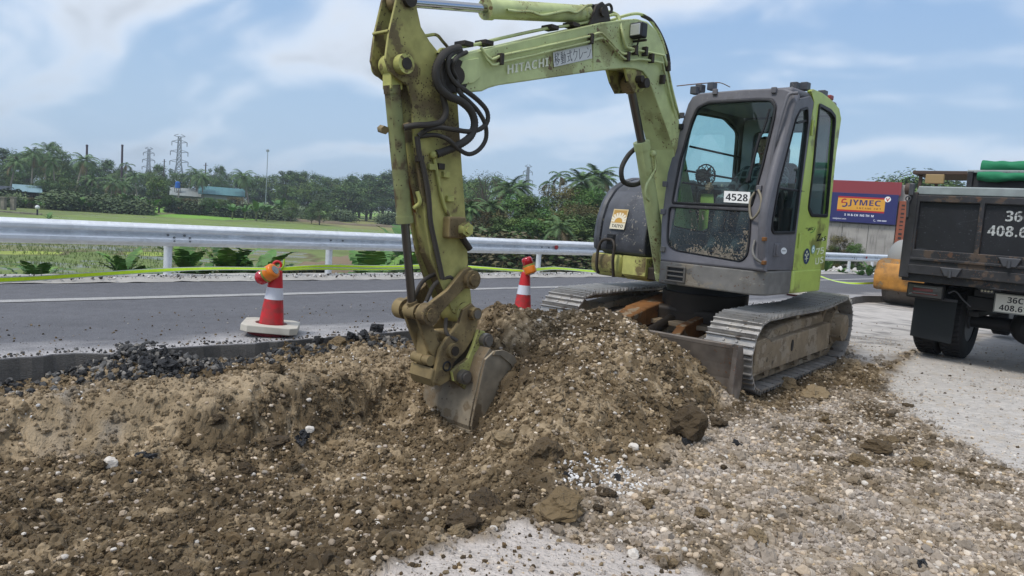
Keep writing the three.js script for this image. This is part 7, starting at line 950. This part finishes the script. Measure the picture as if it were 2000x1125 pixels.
// ================================================================ road roller beyond the truck
{
  const yel = pm(worn(0xa8752f, { grime: 0.65, grimeCol: 0x6b4a22, specks: 0.3, speckCol: 0x4a2f18, scratch: 0.5, scratchCol: 0x5a3c1c, drift: 0.1, seed: 41, mud: 0.15, mudCol: 0x7d6a4e }), 0.6), d = 18.8, c = atDepth(1748, 540, d), y0 = -0.14;
  const t = thing('road_roller', 'yellow road roller half hidden behind the dump truck', 'roller', V(c.x, y0, c.z)); t.setRotationFromMatrix(new THREE.Matrix4().makeBasis(RS, V(0, 1, 0), RN.clone().negate()));
  const up = (v) => atDepth(1740, v, d).y - y0, dr = obj('drum', [cyl(V(0.62, 0.5, -0.30), V(0.62, 0.5, 1.1), 0.5, 0.5, 48)], pm(worn(0x6a645e, { grime: 0.4, grimeCol: 0x4a4642, seed: 42, scratch: 0.8 }), 0.6, 0.3), t);
  const body = obj('frame', [(() => { const g = ext(soft([[-0.12, up(567)], [1.5, up(572)], [1.5, up(508)], [0.2, up(505)], [-0.05, up(512)], [-0.16, up(540)]], 0.09, 5), -0.42, 1.2, 0.06); return g; })()], yel, t);
  obj('hood', [(() => { const g = new THREE.SphereGeometry(0.5, 28, 20); g.scale(0.6, 0.85, 0.6); return g.translate(0.50, up(503), -0.05); })()], std({ color: 0x8f8f8b, roughness: 0.7 }), t);
  obj('rear_frame', [rbox(2.0, 0.9, 1.4, 2.6, 0.95, 0.35, 0.08), rbox(0.9, 0.4, 1.4, 2.0, 1.5, 0.35, 0.05)], yel, t); for (const z of [-0.45, 1.1]) obj('wheel', [cyl(V(3.0, 0.6, z - 0.22), V(3.0, 0.6, z + 0.22), 0.6, 0.6, 32)], TM.rubber, t);
  const ry = atDepth(1860, 345, d + 2).y - y0, rb = std({ color: 0x4a3a30, roughness: 0.7 }); const cn = obj('canopy', [rbox(1.7, 0.09, 1.5, 2.55, ry + 0.05, 0.35, 0.02)], rb, t); for (const [x, z] of [[1.85, -0.25], [3.2, -0.25], [1.85, 0.95], [3.2, 0.95]]) obj('canopy_post', rbox(0.07, ry - 1.3, 0.07, x, (ry + 1.3) / 2, z, 0.01), rb, cn); obj('lamp', rbox(0.1, 0.22, 0.4, 1.72, ry - 0.1, 0.1, 0.02), std({ color: 0x9a8258, roughness: 0.5 }), cn); obj('mirror', [cyl(V(1.72, ry - 0.35, -0.5), V(1.72, ry - 0.35, -0.38), 0.14, 0.14, 18)], rb, cn);
}
// ================================================================ board wall, houses, pylons, poles
{
  const c0 = atDepth(1690, 450, 45), WD = V(0.883, 0, 0.47).normalize(), WN = V(-WD.z, 0, WD.x), B = new THREE.Matrix4().makeBasis(WD, V(0, 1, 0), new THREE.Vector3().crossVectors(WD, V(0, 1, 0))).setPosition(c0.x, 0, c0.z), Bi = B.clone().invert(), cl = camera.position.clone().applyMatrix4(Bi);
  const Q = (u, v, z = 0) => { const r = ray(u, v).transformDirection(Bi), t = (z - cl.z) / r.z; return [cl.x + r.x * t, cl.y + r.y * t]; };
  const wall = thing('board_wall', 'grey concrete wall with a red fascia along its top', 'wall', V(c0.x, 0, c0.z)); wall.setRotationFromMatrix(B);
  const con = std({ map: tex(512, 512, (u, v) => { const n = fbm(u * 5, v * 5, 5, 401, 5), st = fbm(u * 40, v * 3, 4, 405, 0) * sst(0, .05, u) * sst(1, .95, u), k = 0.62 + 0.08 * n - 0.09 * sst(0.1, 0.7, st); return [k, k * 0.98, k * 0.95]; }), roughness: 0.95 });
  const xr = Q(1746, 470)[0], top = Q(1690, 354)[1], mid = Q(1690, 380)[1], bt = Q(1690, 438)[1];
  for (let k = 0; k < 5; k++) obj('wall_panel', rbox(1.28, bt + 1.2 - 0.01, 0.2, xr - 0.65 - k * 1.3, (bt - 1.2) / 2, -0.1, 0.01), con, wall);
  obj('back_wall', rbox(7.2, top - bt + 0.4, 0.2, xr - 3.1, (top + bt) / 2 - 0.3, -0.35, 0.01), con, wall);
  const xl = xr - 6.6, x2 = Q(1757, 400)[0]; obj('fascia', rbox(x2 - xl, top - mid, 0.3, (x2 + xl) / 2, (top + mid) / 2, -0.05, 0.01), std({ color: 0x8f3a42, roughness: 0.7 }), wall);
  const pillar = obj('brick_pillar', [rbox(0.42, bt + 2.0, 0.5, xr + 0.24, (bt - 0.4) / 2 + 0.55, -0.2, 0.01)], std({ color: 0x93543e, roughness: 0.85 }), wall);
  const ptxt = canvasTex(64, 256, (g, w, h) => { g.clearRect(0, 0, w, h); g.fillStyle = '#2e2622'; const r = rng(6); for (let k = 0; k < 9; k++) g.fillRect(14, 14 + k * 27, 34, 7 + 8 * r()); }); print('pillar_marks', V(xr + 0.1, Q(1750, 470)[1], 0.06), V(xr + 0.4, Q(1750, 470)[1], 0.06), V(xr + 0.1, Q(1750, 395)[1], 0.06), ptxt, pillar, { transparent: true });
  const bl = Q(1752, 440, 0.15), bu = Q(1756, 381, 0.15), W = (bu[1] - bl[1]) * 2.18, board = thing('billboard', 'blue advertising board with an orange panel reading JYMEC', 'billboard', V(c0.x, 0, c0.z)); board.setRotationFromMatrix(B); const bx = bu[0] - W / 2, by = (bu[1] + bl[1]) / 2, bh = bu[1] - bl[1];
  obj('backing', rbox(W, bh, 0.08, bx, by, 0.14, 0.01), std({ color: 0x2a2c60, roughness: 0.6 }), board);
  const face = canvasTex(1024, 470, (g, w, h) => {
    g.fillStyle = '#262a66'; g.fillRect(0, 0, w, h); g.fillStyle = '#b1232c'; g.fillRect(150, 50, 700, 250); g.fillStyle = '#e0a33a'; g.fillRect(150, 78, 700, 194); g.fillStyle = '#2a2a6a'; g.font = 'bold 128px sans-serif'; g.save(); g.translate(322, 190); g.scale(470 / g.measureText('JYMEC').width, 1); g.fillText('JYMEC', 0, 0); g.restore();
    g.font = 'bold 40px sans-serif'; g.fillStyle = '#5a3a2a'; g.textAlign = 'right'; g.fillText('SƠN CỦA NGƯỜI VIỆT', 800, 250); g.textAlign = 'center'; g.fillStyle = '#eef0f6'; g.font = 'bold 48px sans-serif'; g.fillText('SƠN & CHỐNG THẤM', 490, 372); g.font = 'bold 30px sans-serif'; g.textAlign = 'left'; g.fillText('sonjymec.com', 100, 435); g.fillText('1900 8889', 760, 435);
    g.strokeStyle = '#eef0f6'; g.lineWidth = 6; g.beginPath(); g.arc(728, 424, 15, 0.6, 4.6); g.stroke();
    g.lineWidth = 22; g.strokeStyle = '#b1232c'; g.beginPath(); g.arc(252, 138, 38, 2.4, 5.4); g.stroke(); g.strokeStyle = '#2a2a6a'; g.beginPath(); g.arc(250, 180, 40, -0.7, 2.3); g.stroke(); g.fillStyle = '#b1232c'; g.fillRect(214, 146, 70, 16);
    g.fillStyle = '#f1efec'; g.beginPath(); g.arc(880, 70, 46, 0, 7); g.fill(); g.strokeStyle = '#c0392b'; g.lineWidth = 14; g.beginPath(); g.moveTo(860, 52); g.lineTo(880, 96); g.lineTo(906, 46); g.stroke();
  });
  print('print', V(bx - W / 2 + 0.03, by - bh / 2 + 0.03, 0.185), V(bx + W / 2 - 0.03, by - bh / 2 + 0.03, 0.185), V(bx - W / 2 + 0.03, by + bh / 2 - 0.03, 0.185), face, board);
  // rubble and plants at its foot, behind the guardrail
  scatter.label = 'heap of white broken stone behind the guardrail'; scatter.cat = 'rubble';
  scatter('white_rubble', chipG, stoneMat, [[0.62, 0.60, 0.56], [0.5, 0.48, 0.45], [0.7, 0.69, 0.66]], 1500, 113, (r) => { const u = 1590 + 145 * r(), d = 33 + 4 * r(), p = atDepth(u, 522, d), h = 0.5 * (1 - Math.abs(r() + r() - 1)); const k = 0.06 + 0.13 * r() * r(); return { p: V(p.x, -0.45 + h * r(), p.z), r: k }; });
  for (const [u, v] of [[1640, 462], [1668, 476], [1632, 480]]) { const p = atDepth(u, v, 40); plant('near', 'shrub', u === 1668 ? 'low bushy shrub in front of the grey wall' : 'shrub with spreading leaves in front of the grey wall', 'shrub', u === 1668 ? undefined : 'spreading shrubs by the wall', V(p.x, -0.45, p.z), p.y + 0.45, 0.8, 10); }
  for (const [u, v] of [[1615, 508], [1645, 516], [1682, 512], [1700, 518]]) { const p = atDepth(u, v, 31); plant('banana', 'leafy_weed', 'bright green leafy weed growing in the white rubble', 'weed', 'weeds in the white rubble', V(p.x, -0.42, p.z), p.y + 0.42, 0.9, 2.0); }
}
// low wall along the pond and wall at the left
{
  const con = std({ map: tex(256, 256, (u, v) => { const k = 0.50 + 0.12 * fbm(u * 6, v * 6, 5, 411, 6); return [k, k * 0.96, k * 0.88]; }), roughness: 0.95 });
  const run = (a, b, h, name, label, nP) => { const t = thing(name, label, 'wall', V(a.x, FIELD, a.z)); const d = b.clone().sub(a); d.y = 0; const L = d.length(), e = d.clone().normalize(); for (let k = 0; k < nP; k++) { const g = rbox(L / nP - 0.04, h, 0.18, 0, h / 2 - 0.1, 0, 0.01); g.rotateY(Math.atan2(-e.z, e.x)); const m = e.clone().multiplyScalar(L * (k + 0.5) / nP); obj('wall_panel', g.translate(m.x, 0, m.z), con, t); } return t; };
  run(onY(860, 497, FIELD), onY(1320, 527, FIELD), 0.75, 'pond_wall', 'low weathered concrete wall along the far side of the pond', 14);
  run(atDepth(-60, 420, 96), atDepth(82, 420, 92), (atDepth(40, 411, 95).y - FIELD), 'yard_wall', 'pale concrete panel wall at the corner of the paddy', 7);
  for (const u of [7, 26]) { const p = atDepth(u, 386, 102); tag(obj('gate_pillar', [rbox(0.45, p.y - FIELD, 0.45, p.x, (p.y + FIELD) / 2, p.z, 0.02), rbox(0.55, 0.12, 0.55, p.x, p.y + 0.02, p.z, 0.02)], con), 'square grey gate pillar behind the panel wall', 'pillar', 'gate pillars behind the panel wall'); }
  { const p = atDepth(73, 405, 91); const t = thing('post', 'short dark post with a white rounded top beside the panel wall', 'post', V(p.x, FIELD, p.z)); obj('shaft', cyl(V(0, 0, 0), V(0, p.y - FIELD - 0.1, 0), 0.08), std({ color: 0x2b2f36, roughness: 0.8 }), t); obj('top', new THREE.SphereGeometry(0.22, 16, 10).translate(0, p.y - FIELD, 0), std({ color: 0xd9dcdd, roughness: 0.6 }), t); }
}
function house(name, label, u0, u1, vt, ve, d, roofCol, wallCol, o = {}) {
  const a = atDepth(u0, ve, d), b = atDepth(u1, ve, d * (o.skew || 1)), L = Math.hypot(b.x - a.x, b.z - a.z), h = a.y - FIELD, rt = atDepth((u0 + u1) / 2, vt, d).y - FIELD, t = thing(name, label, 'house', V((a.x + b.x) / 2, FIELD, (a.z + b.z) / 2), Math.atan2(-(b.z - a.z), b.x - a.x)), D = o.depth || 6;
  const wm = std({ color: wallCol, roughness: 0.9 }); obj('wall', [rbox(L * 0.94, h, D, 0, h / 2, -D / 2, 0.02)], wm, t);
  const rm = std({ color: roofCol, roughness: 0.55, metalness: 0.2 }), ov = 0.6, s = rt - h; const slab = (z0, y0, z1, y1) => { const g = new THREE.BoxGeometry(L + 0.8, 0.08, Math.hypot(z1 - z0, y1 - y0)); g.rotateX(Math.atan2(y1 - y0, -(z1 - z0))); return g.translate(0, (y0 + y1) / 2, (z0 + z1) / 2); };
  const roof = obj('roof', [slab(ov, h - 0.1, -D / 2, rt)], rm, t); obj('roof', [slab(-D / 2, rt, -D - ov, h - 0.1)], rm, t);
  const ribs = Math.round(L / 1.2); for (let k = 0; k <= ribs; k++) { const g = new THREE.BoxGeometry(0.06, 0.07, Math.hypot(D / 2 + ov, s + 0.1)); g.rotateX(Math.atan2(rt - h + 0.1, D / 2 + ov)); obj('roof_rib', g.translate(-L / 2 + L * k / ribs, (h - 0.1 + rt) / 2 + 0.05, (ov - D / 2) / 2), rm, roof); }
  const n = o.windows || 3; for (let k = 0; k < n; k++) { const x = -L * 0.38 + L * 0.76 * k / Math.max(1, n - 1); const w = obj('window', rbox(0.9, 1.1, 0.08, x, h * 0.5, 0.02, 0.01), std({ color: 0x4a4a46, roughness: 0.8 }), t); obj('pane', rbox(0.74, 0.94, 0.03, x, h * 0.5, 0.06, 0.005), std({ color: 0x15191c, roughness: 0.1 }), w); }
  obj('door', rbox(0.95, 2.0, 0.08, L * 0.2, 1.0, 0.03, 0.01), std({ color: 0x3a2c22, roughness: 0.7 }), t); return t;
}
house('long_house', 'long low house with a blue green sheet roof', 392, 474, 366, 377, 140, 0x4f7c80, 0x9aa39a, { windows: 5 });
house('small_house', 'small house with a grey gable roof under the blue tank', 336, 388, 368, 380, 143, 0x8d938f, 0x8d948c, { windows: 2 });
house('tiled_shed', 'shed with a pale blue sheet roof among the palms', 30, 76, 362, 372, 122, 0x7d9aa0, 0x5a5e58, { windows: 2 });
house('flat_house', 'low house with a dark flat roof by the gate pillars', -40, 28, 363, 366, 122, 0x2f353c, 0x8d8a80, { windows: 2 });
house('far_shed', 'shed with a pale sheet roof behind the coconut palms', 1145, 1180, 352, 365, 95, 0x9aa59d, 0xb4b8b0, { windows: 2 });
{ const p = atDepth(347, 364, 144), y = p.y - FIELD, t = thing('water_tank', 'blue water tank on the roof of the small house', 'tank', V(p.x, FIELD, p.z)); obj('tank', [cyl(V(0, y - 0.3, 0), V(0, y + 0.7, 0), 0.42, 0.42, 20), cyl(V(0, y + 0.7, 0), V(0, y + 0.85, 0), 0.42, 0.15, 20)], std({ color: 0x1c63b8, roughness: 0.4 }), t); obj('stand', [[-0.35, -0.35], [0.35, -0.35], [-0.35, 0.35], [0.35, 0.35]].map(([x, z]) => cyl(V(x, 0, z), V(x, y - 0.3, z), 0.05)).concat([rbox(0.9, 0.08, 0.9, 0, y - 0.32, 0, 0.02)]), std({ color: 0x6d706c, roughness: 0.7 }), t); }
// lattice pylons
function pylon(u, v, d, w, label) {
  const top = atDepth(u, v, d), H = top.y - FIELD, t = thing('power_pylon', label, 'pylon', V(top.x, FIELD, top.z), 0.35), m = std({ color: 0x6e757a, roughness: 0.6, metalness: 0.4 }), k = Math.max(0.16, d * 0.0006), B0 = w, legs = [], br = [], arms = [];
  const half = (y) => { const f = y / H; return f < 0.55 ? mix(B0, B0 * 0.30, f / 0.55) : mix(B0 * 0.30, B0 * 0.16, (f - 0.55) / 0.45); };
  const lv = [0, 0.18, 0.34, 0.46, 0.55, 0.62, 0.69, 0.76, 0.83, 0.90, 1].map((f) => f * H);
  for (let i = 0; i < lv.length - 1; i++) { const a = half(lv[i]), b = half(lv[i + 1]); for (const [x, z] of [[-1, -1], [1, -1], [1, 1], [-1, 1]]) { legs.push(beam(V(x * a, lv[i], z * a), V(x * b, lv[i + 1], z * b), k * 1.4, k * 1.4, 0.01)); br.push(beam(V(x * a, lv[i], z * a), V(-z * b, lv[i + 1], x * b), k, k, 0.01), beam(V(-z * a, lv[i], x * a), V(x * b, lv[i + 1], z * b), k, k, 0.01)); } for (const [p, q] of [[[-1, -1], [1, -1]], [[1, -1], [1, 1]], [[1, 1], [-1, 1]], [[-1, 1], [-1, -1]]]) br.push(beam(V(p[0] * b, lv[i + 1], p[1] * b), V(q[0] * b, lv[i + 1], q[1] * b), k, k, 0.01)); }
  obj('legs', legs, m, t); obj('bracing', br, m, t);
  for (const [f, L] of [[0.58, B0 * 1.15], [0.74, B0 * 1.1], [0.90, B0 * 0.95], [0.995, B0 * 0.7]]) for (const s of [-1, 1]) { const y = f * H, b = half(y); obj('cross_arm', [beam(V(s * b, y, -b), V(s * L, y + 0.6, 0), k, k, 0.01), beam(V(s * b, y, b), V(s * L, y + 0.6, 0), k, k, 0.01), beam(V(s * b, y + H * 0.045, 0), V(s * L, y + 0.6, 0), k, k, 0.01)], m, t); if (f < 0.95) obj('insulator', cyl(V(s * L, y + 0.5, 0), V(s * L, y - 2, 0), k * 0.8), m, t); }
}
pylon(351, 267, 520, 4.6, 'tall steel lattice pylon with clear cross arms beyond the trees'); pylon(291, 291, 760, 4.6, 'fainter lattice pylon standing farther off behind the tall one'); pylon(1032, 326, 620, 4.2, 'lattice pylon top showing above the coconut palms');
for (const [u, v, d, r, label] of [[170, 283, 175, 0.2, 'dark bare chimney rising from the grove'], [239, 283, 178, 0.2, 'dark bare chimney beside the small areca palm']]) { const p = atDepth(u, v, d), t = thing('chimney', label, 'chimney', V(p.x, FIELD, p.z)), h = p.y - FIELD; obj('shaft', cyl(V(0, 0, 0), V(0, h, 0), r * 1.15, r, 18), std({ color: 0x453640, roughness: 0.9 }), t); obj('lip', cyl(V(0, h - 0.3, 0), V(0, h + 0.05, 0), r * 1.12, r * 1.12, 18), std({ color: 0x3a2d36, roughness: 0.9 }), t); }
for (const [u, v, d, label] of [[402, 318, 165, 'thin dark pole behind the palms of the long house'], [321, 311, 190, 'thin dark pole among the trees behind the long house'], [349, 370, 136, 'grey concrete pole in front of the small house']]) { const p = atDepth(u, v, d), t = thing('pole', label, 'pole', V(p.x, FIELD, p.z)), h = p.y - FIELD; obj('shaft', cyl(V(0, -0.2, 0), V(0, h, 0), 0.17, 0.11, 12), std({ color: u === 349 ? 0x8d8880 : 0x4d474a, roughness: 0.9 }), t); obj('crossbar', rbox(0.9, 0.08, 0.08, 0, h - 0.5, 0, 0.01), std({ color: 0x4d474a, roughness: 0.9 }), t); }
{ const p = atDepth(523, 296, 190), t = thing('lamp_post', 'tall slim lamp post standing above the tree line', 'lamp post', V(p.x, FIELD, p.z)), h = p.y - FIELD, m = std({ color: 0x8f979c, roughness: 0.5 }); obj('pole', cyl(V(0, 0, 0), V(0, h, 0), 0.12, 0.07, 12), m, t); const hd = obj('lamp_head', [rbox(0.7, 0.5, 0.3, 0, h + 0.2, 0, 0.08)], m, t); obj('bracket', tube([V(0, h - 0.2, 0), V(0.2, h + 0.3, 0), V(0, h + 0.55, 0), V(-0.25, h + 0.3, 0)], 0.06, 20, 6), m, hd); }
// strips of track, bunds and a pale path across the paddies
{
  const bund = (pts, w, h, col, name) => { const c = new THREE.CatmullRomCurve3(pts.map(([u, v]) => onY(u, v, FIELD)), false, 'centripetal'), n = 60, p = [], ix = []; for (let i = 0; i <= n; i++) { const q = c.getPoint(i / n), t = c.getTangent(i / n), sx = -t.z, sz = t.x; for (const [s, y] of [[-1, -0.05], [-0.55, 1], [0.55, 1], [1, -0.05]]) p.push(q.x + sx * w * s * 0.5 * (1 + 0.2 * vn(i * 0.9, s * 3, 5)), FIELD + h * y * (0.8 + 0.3 * vn(i * 0.7, 2, 9)), q.z + sz * w * s * 0.5); } for (let i = 0; i < n; i++) for (let k = 0; k < 3; k++) { const a = i * 4 + k; ix.push(a, a + 1, a + 4, a + 1, a + 5, a + 4); } const g = new THREE.BufferGeometry(); g.setAttribute('position', new THREE.Float32BufferAttribute(p, 3)); g.setIndex(ix); g.computeVertexNormals(); structure(new THREE.Mesh(g, std({ color: new THREE.Color().setRGB(...col), roughness: 1, side: THREE.DoubleSide })), name); };
  bund([[480, 424], [560, 430], [640, 437], [720, 442], [800, 446]], 2.2, 0.5, [0.16, 0.13, 0.085], 'field_bund'); bund([[545, 408], [640, 411], [720, 415], [800, 418]], 2.5, 0.4, [0.30, 0.25, 0.19], 'field_track'); bund([[300, 419], [350, 418], [420, 421]], 1.2, 0.2, [0.14, 0.15, 0.06], 'field_bund'); bund([[340, 402], [450, 404], [540, 408]], 3, 0.4, [0.28, 0.23, 0.19], 'field_track'); bund([[600, 420], [700, 424], [800, 430]], 1.0, 0.3, [0.12, 0.10, 0.06], 'field_bund');
  bund([[840, 513], [760, 517], [690, 523], [640, 532], [600, 541]], 3.0, 0.55, [0.20, 0.15, 0.095], 'earth_bank');
}
// thin haze in the distance
scene.fog = new THREE.FogExp2(new THREE.Color().setRGB(0.62, 0.70, 0.78), 0.0006);
// ================================================================ people
// body as one skin round a skeleton: bones [a, b, ra, rb], joined smoothly
function skin(bones, k, cell, pad = 0.08) {
  const lo = V(9, 9, 9), hi = V(-9, -9, -9); for (const [a, b, ra, rb] of bones) { const r = Math.max(ra, rb) + pad; lo.min(V(Math.min(a.x, b.x) - r, Math.min(a.y, b.y) - r, Math.min(a.z, b.z) - r)); hi.max(V(Math.max(a.x, b.x) + r, Math.max(a.y, b.y) + r, Math.max(a.z, b.z) + r)); }
  const size = Math.max(hi.x - lo.x, hi.y - lo.y, hi.z - lo.z), c = lo.clone().add(hi).multiplyScalar(0.5), n = Math.min(92, Math.ceil(size / cell)), mc = new MarchingCubes(n, std({}), false, false, 400000); mc.isolation = 0;
  const ab = bones.map(([a, b]) => b.clone().sub(a)), l2 = ab.map((v) => v.lengthSq());
  for (let z = 0; z < n; z++) for (let y = 0; y < n; y++) for (let x = 0; x < n; x++) {
    const px = c.x + (x - n / 2) / (n / 2) * size / 2, py = c.y + (y - n / 2) / (n / 2) * size / 2, pz = c.z + (z - n / 2) / (n / 2) * size / 2; let d = 1e3;
    for (let i = 0; i < bones.length; i++) { const [a, , ra, rb] = bones[i], v = ab[i], t = clamp(((px - a.x) * v.x + (py - a.y) * v.y + (pz - a.z) * v.z) / (l2[i] || 1)), e = Math.hypot(px - a.x - v.x * t, py - a.y - v.y * t, pz - a.z - v.z * t) - mix(ra, rb, t), h = clamp(0.5 + 0.5 * (d - e) / k); d = mix(d, e, h) - k * h * (1 - h); }
    mc.field[x + y * n + z * n * n] = -d;
  }
  mc.update(); const cnt = mc.count, g = new THREE.BufferGeometry(), p = new Float32Array(cnt * 3), q = new Float32Array(cnt * 3);
  for (let i = 0; i < cnt; i++) { p[i * 3] = c.x + mc.positionArray[i * 3] * size / 2; p[i * 3 + 1] = c.y + mc.positionArray[i * 3 + 1] * size / 2; p[i * 3 + 2] = c.z + mc.positionArray[i * 3 + 2] * size / 2; for (let j = 0; j < 3; j++) q[i * 3 + j] = mc.normalArray[i * 3 + j]; }
  g.setAttribute('position', new THREE.BufferAttribute(p, 3)); g.setAttribute('normal', new THREE.BufferAttribute(q, 3)); return g;
}
function hand(w, dir, palm, s, r) {          // wrist, pointing direction, palm normal; five bent fingers closing round a lever
  const d = dir.clone().normalize(), n = palm.clone().normalize(), a = new THREE.Vector3().crossVectors(d, n).multiplyScalar(s), out = [[w, w.clone().addScaledVector(d, 0.075), 0.026, 0.03]];
  for (let k = 0; k < 4; k++) { const o = (k - 1.5) * 0.021, L = [0.034, 0.039, 0.036, 0.028][k], b = w.clone().addScaledVector(d, 0.08).addScaledVector(a, o), m = b.clone().addScaledVector(d, L).addScaledVector(n, 0.012), t = m.clone().addScaledVector(n, L * 0.85).addScaledVector(d, 0.004), e = t.clone().addScaledVector(n, L * 0.3).addScaledVector(d, -L * 0.55); out.push([b, m, 0.0105, 0.0095], [m, t, 0.0095, 0.009], [t, e, 0.009, 0.008]); }
  const tb = w.clone().addScaledVector(d, 0.03).addScaledVector(a, -0.034); const tm = tb.clone().addScaledVector(d, 0.035).addScaledVector(a, -0.018).addScaledVector(n, 0.018); out.push([tb, tm, 0.013, 0.011], [tm, tm.clone().addScaledVector(d, 0.022).addScaledVector(n, 0.02).addScaledVector(a, 0.012), 0.011, 0.009]); return out;
}
function headBones(h, f) { const up = V(0, 1, 0), s = new THREE.Vector3().crossVectors(f, up); const P = (x, y, z) => h.clone().addScaledVector(f, x).addScaledVector(up, y).addScaledVector(s, z); return [[P(-0.012, 0.03, 0), P(0.01, 0.035, 0), 0.088, 0.084], [P(0.03, -0.04, 0), P(0.045, -0.075, 0), 0.06, 0.04], [P(0.088, 0.0, 0), P(0.104, -0.025, 0), 0.012, 0.016], [P(0.085, -0.06, -0.018), P(0.085, -0.06, 0.018), 0.011, 0.011], [P(0.082, 0.025, -0.03), P(0.085, 0.028, -0.015), 0.012, 0.01], [P(0.082, 0.025, 0.03), P(0.085, 0.028, 0.015), 0.012, 0.01], [P(-0.005, 0.0, 0.083), P(-0.012, -0.03, 0.08), 0.018, 0.012], [P(-0.005, 0.0, -0.083), P(-0.012, -0.03, -0.08), 0.018, 0.012]]; }
function paintFigure(g, fn) { const p = g.attributes.position, c = new Float32Array(p.count * 3); for (let i = 0; i < p.count; i++) c.set(fn(p.getX(i), p.getY(i), p.getZ(i)), i * 3); g.setAttribute('color', new THREE.BufferAttribute(c, 3)); return g; }
const figureMat = std({ vertexColors: true, roughness: 0.85 });
{
  // operator seated in the cab, hands on the two levers
  const o = V(0.18, 0, -0.6), A = (x, y, z) => V(o.x + x, y, o.z + z), f = V(0.98, 0, -0.18).normalize();
  const t = thing('person', 'seated operator in a dark checked shirt inside the excavator cab', 'person', EXO); t.setRotationFromMatrix(MU);
  const hipL = A(0, 1.64, -0.09), hipR = A(0, 1.64, 0.09), neck = A(-0.09, 2.11, 0), head = A(-0.05, 2.255, 0), body = [[A(0, 1.65, -0.07), A(0, 1.65, 0.07), 0.125, 0.125], [A(0, 1.66, 0), A(-0.07, 1.95, 0), 0.13, 0.13], [A(-0.07, 1.98, -0.12), A(-0.07, 1.98, 0.12), 0.09, 0.09], [A(-0.09, 2.05, 0), A(-0.07, 2.17, 0), 0.06, 0.052]];
  const hands = [];
  for (const s of [-1, 1]) { const sh = A(-0.08, 2.02, s * 0.19), el = A(0.10, 1.78, s * 0.29), wr = A(0.33, 1.83, s * 0.34), kn = A(0.44, 1.70, s * 0.14), an = A(0.60, 1.27, s * 0.12), toe = A(0.78, 1.19, s * 0.13); body.push([sh, el, 0.062, 0.047], [el, wr, 0.045, 0.03], [A(0, 1.64, s * 0.09), kn, 0.095, 0.066], [kn, an, 0.064, 0.042], [an, toe, 0.045, 0.038]); hands.push(hand(wr, V(0.9, 0.1, 0.02 * s), V(0.1, -0.1, -s), s, 1)); }
  const shirt = (x, y, z) => { const q = Math.abs(((x * 1.0 + 9) * 14) % 1 - 0.5) < 0.07 || Math.abs((y * 14) % 1 - 0.5) < 0.07 || Math.abs(((z + 9) * 14) % 1 - 0.5) < 0.07; return q ? [0.16, 0.19, 0.2] : [0.022, 0.03, 0.034]; };
  const g1 = paintFigure(skin(body, 0.05, 0.014), (x, y, z) => y > 2.10 ? [0.30, 0.19, 0.13] : y < 1.25 ? [0.03, 0.03, 0.03] : (y < 1.73 && x > -0.02 + o.x) ? [0.04, 0.042, 0.05] : shirt(x, y, z)), g2 = hands.map((q) => paintFigure(skin(q, 0.008, 0.005, 0.03), () => [0.30, 0.19, 0.13])), g3 = paintFigure(skin(headBones(head, f), 0.02, 0.005, 0.03), (x, y, z) => { const d = V(x - head.x, y - head.y, z - head.z), fr = d.dot(f); return y > head.y - 0.075 + 0.0 && fr < -0.0 || y > head.y + 0.085 ? [0.02, 0.017, 0.015] : Math.abs(fr - 0.085) < 0.02 && Math.abs(y - head.y - 0.012) < 0.008 && Math.abs(Math.abs(d.dot(V(-f.z, 0, f.x))) - 0.032) < 0.012 ? [0.04, 0.03, 0.025] : Math.abs(y - head.y + 0.06) < 0.008 && fr > 0.06 ? [0.26, 0.11, 0.09] : [0.32, 0.20, 0.14]; });
  const m = new THREE.Mesh(mergeGeometries([g1, ...g2, g3]), figureMat); m.name = 'body'; shade(m); t.add(m);
}
{
  // field worker, bent over the seedlings far off
  const p = atDepth(348, 412, 128), t = thing('person', 'field worker in an orange shirt bending over the rice', 'person', V(p.x, FIELD, p.z), 0.6), b = [];
  for (const s of [-1, 1]) b.push([V(0, 0.85, s * 0.09), V(0.08, 0.46, s * 0.1), 0.09, 0.06], [V(0.08, 0.46, s * 0.1), V(0, 0.06, s * 0.1), 0.06, 0.045], [V(0, 0.05, s * 0.1), V(0.15, 0.03, s * 0.1), 0.045, 0.035], [V(0.38, 1.22, s * 0.17), V(0.46, 0.95, s * 0.2), 0.055, 0.042], [V(0.46, 0.95, s * 0.2), V(0.6, 0.74, s * 0.15), 0.042, 0.03], ...hand(V(0.6, 0.74, s * 0.15), V(0.4, -0.8, 0), V(0, 0, -s), s, 1));
  b.push([V(0, 0.88, 0), V(0.3, 1.18, 0), 0.14, 0.14], [V(0.3, 1.2, -0.1), V(0.3, 1.2, 0.1), 0.1, 0.1], [V(0.36, 1.25, 0), V(0.46, 1.34, 0), 0.055, 0.05], ...headBones(V(0.52, 1.40, 0), V(0.85, 0, 0)));
  const m = new THREE.Mesh(paintFigure(skin(b, 0.035, 0.016), (x, y, z) => y > 1.33 && x > 0.42 ? (y > 1.42 ? [0.25, 0.22, 0.15] : [0.3, 0.19, 0.13]) : y < 0.86 && x < 0.4 ? [0.05, 0.055, 0.07] : x > 0.56 && y < 0.85 ? [0.3, 0.19, 0.13] : [0.6, 0.26, 0.1]), figureMat); m.name = 'body'; shade(m); t.add(m);
}
renderer.render(scene, camera);
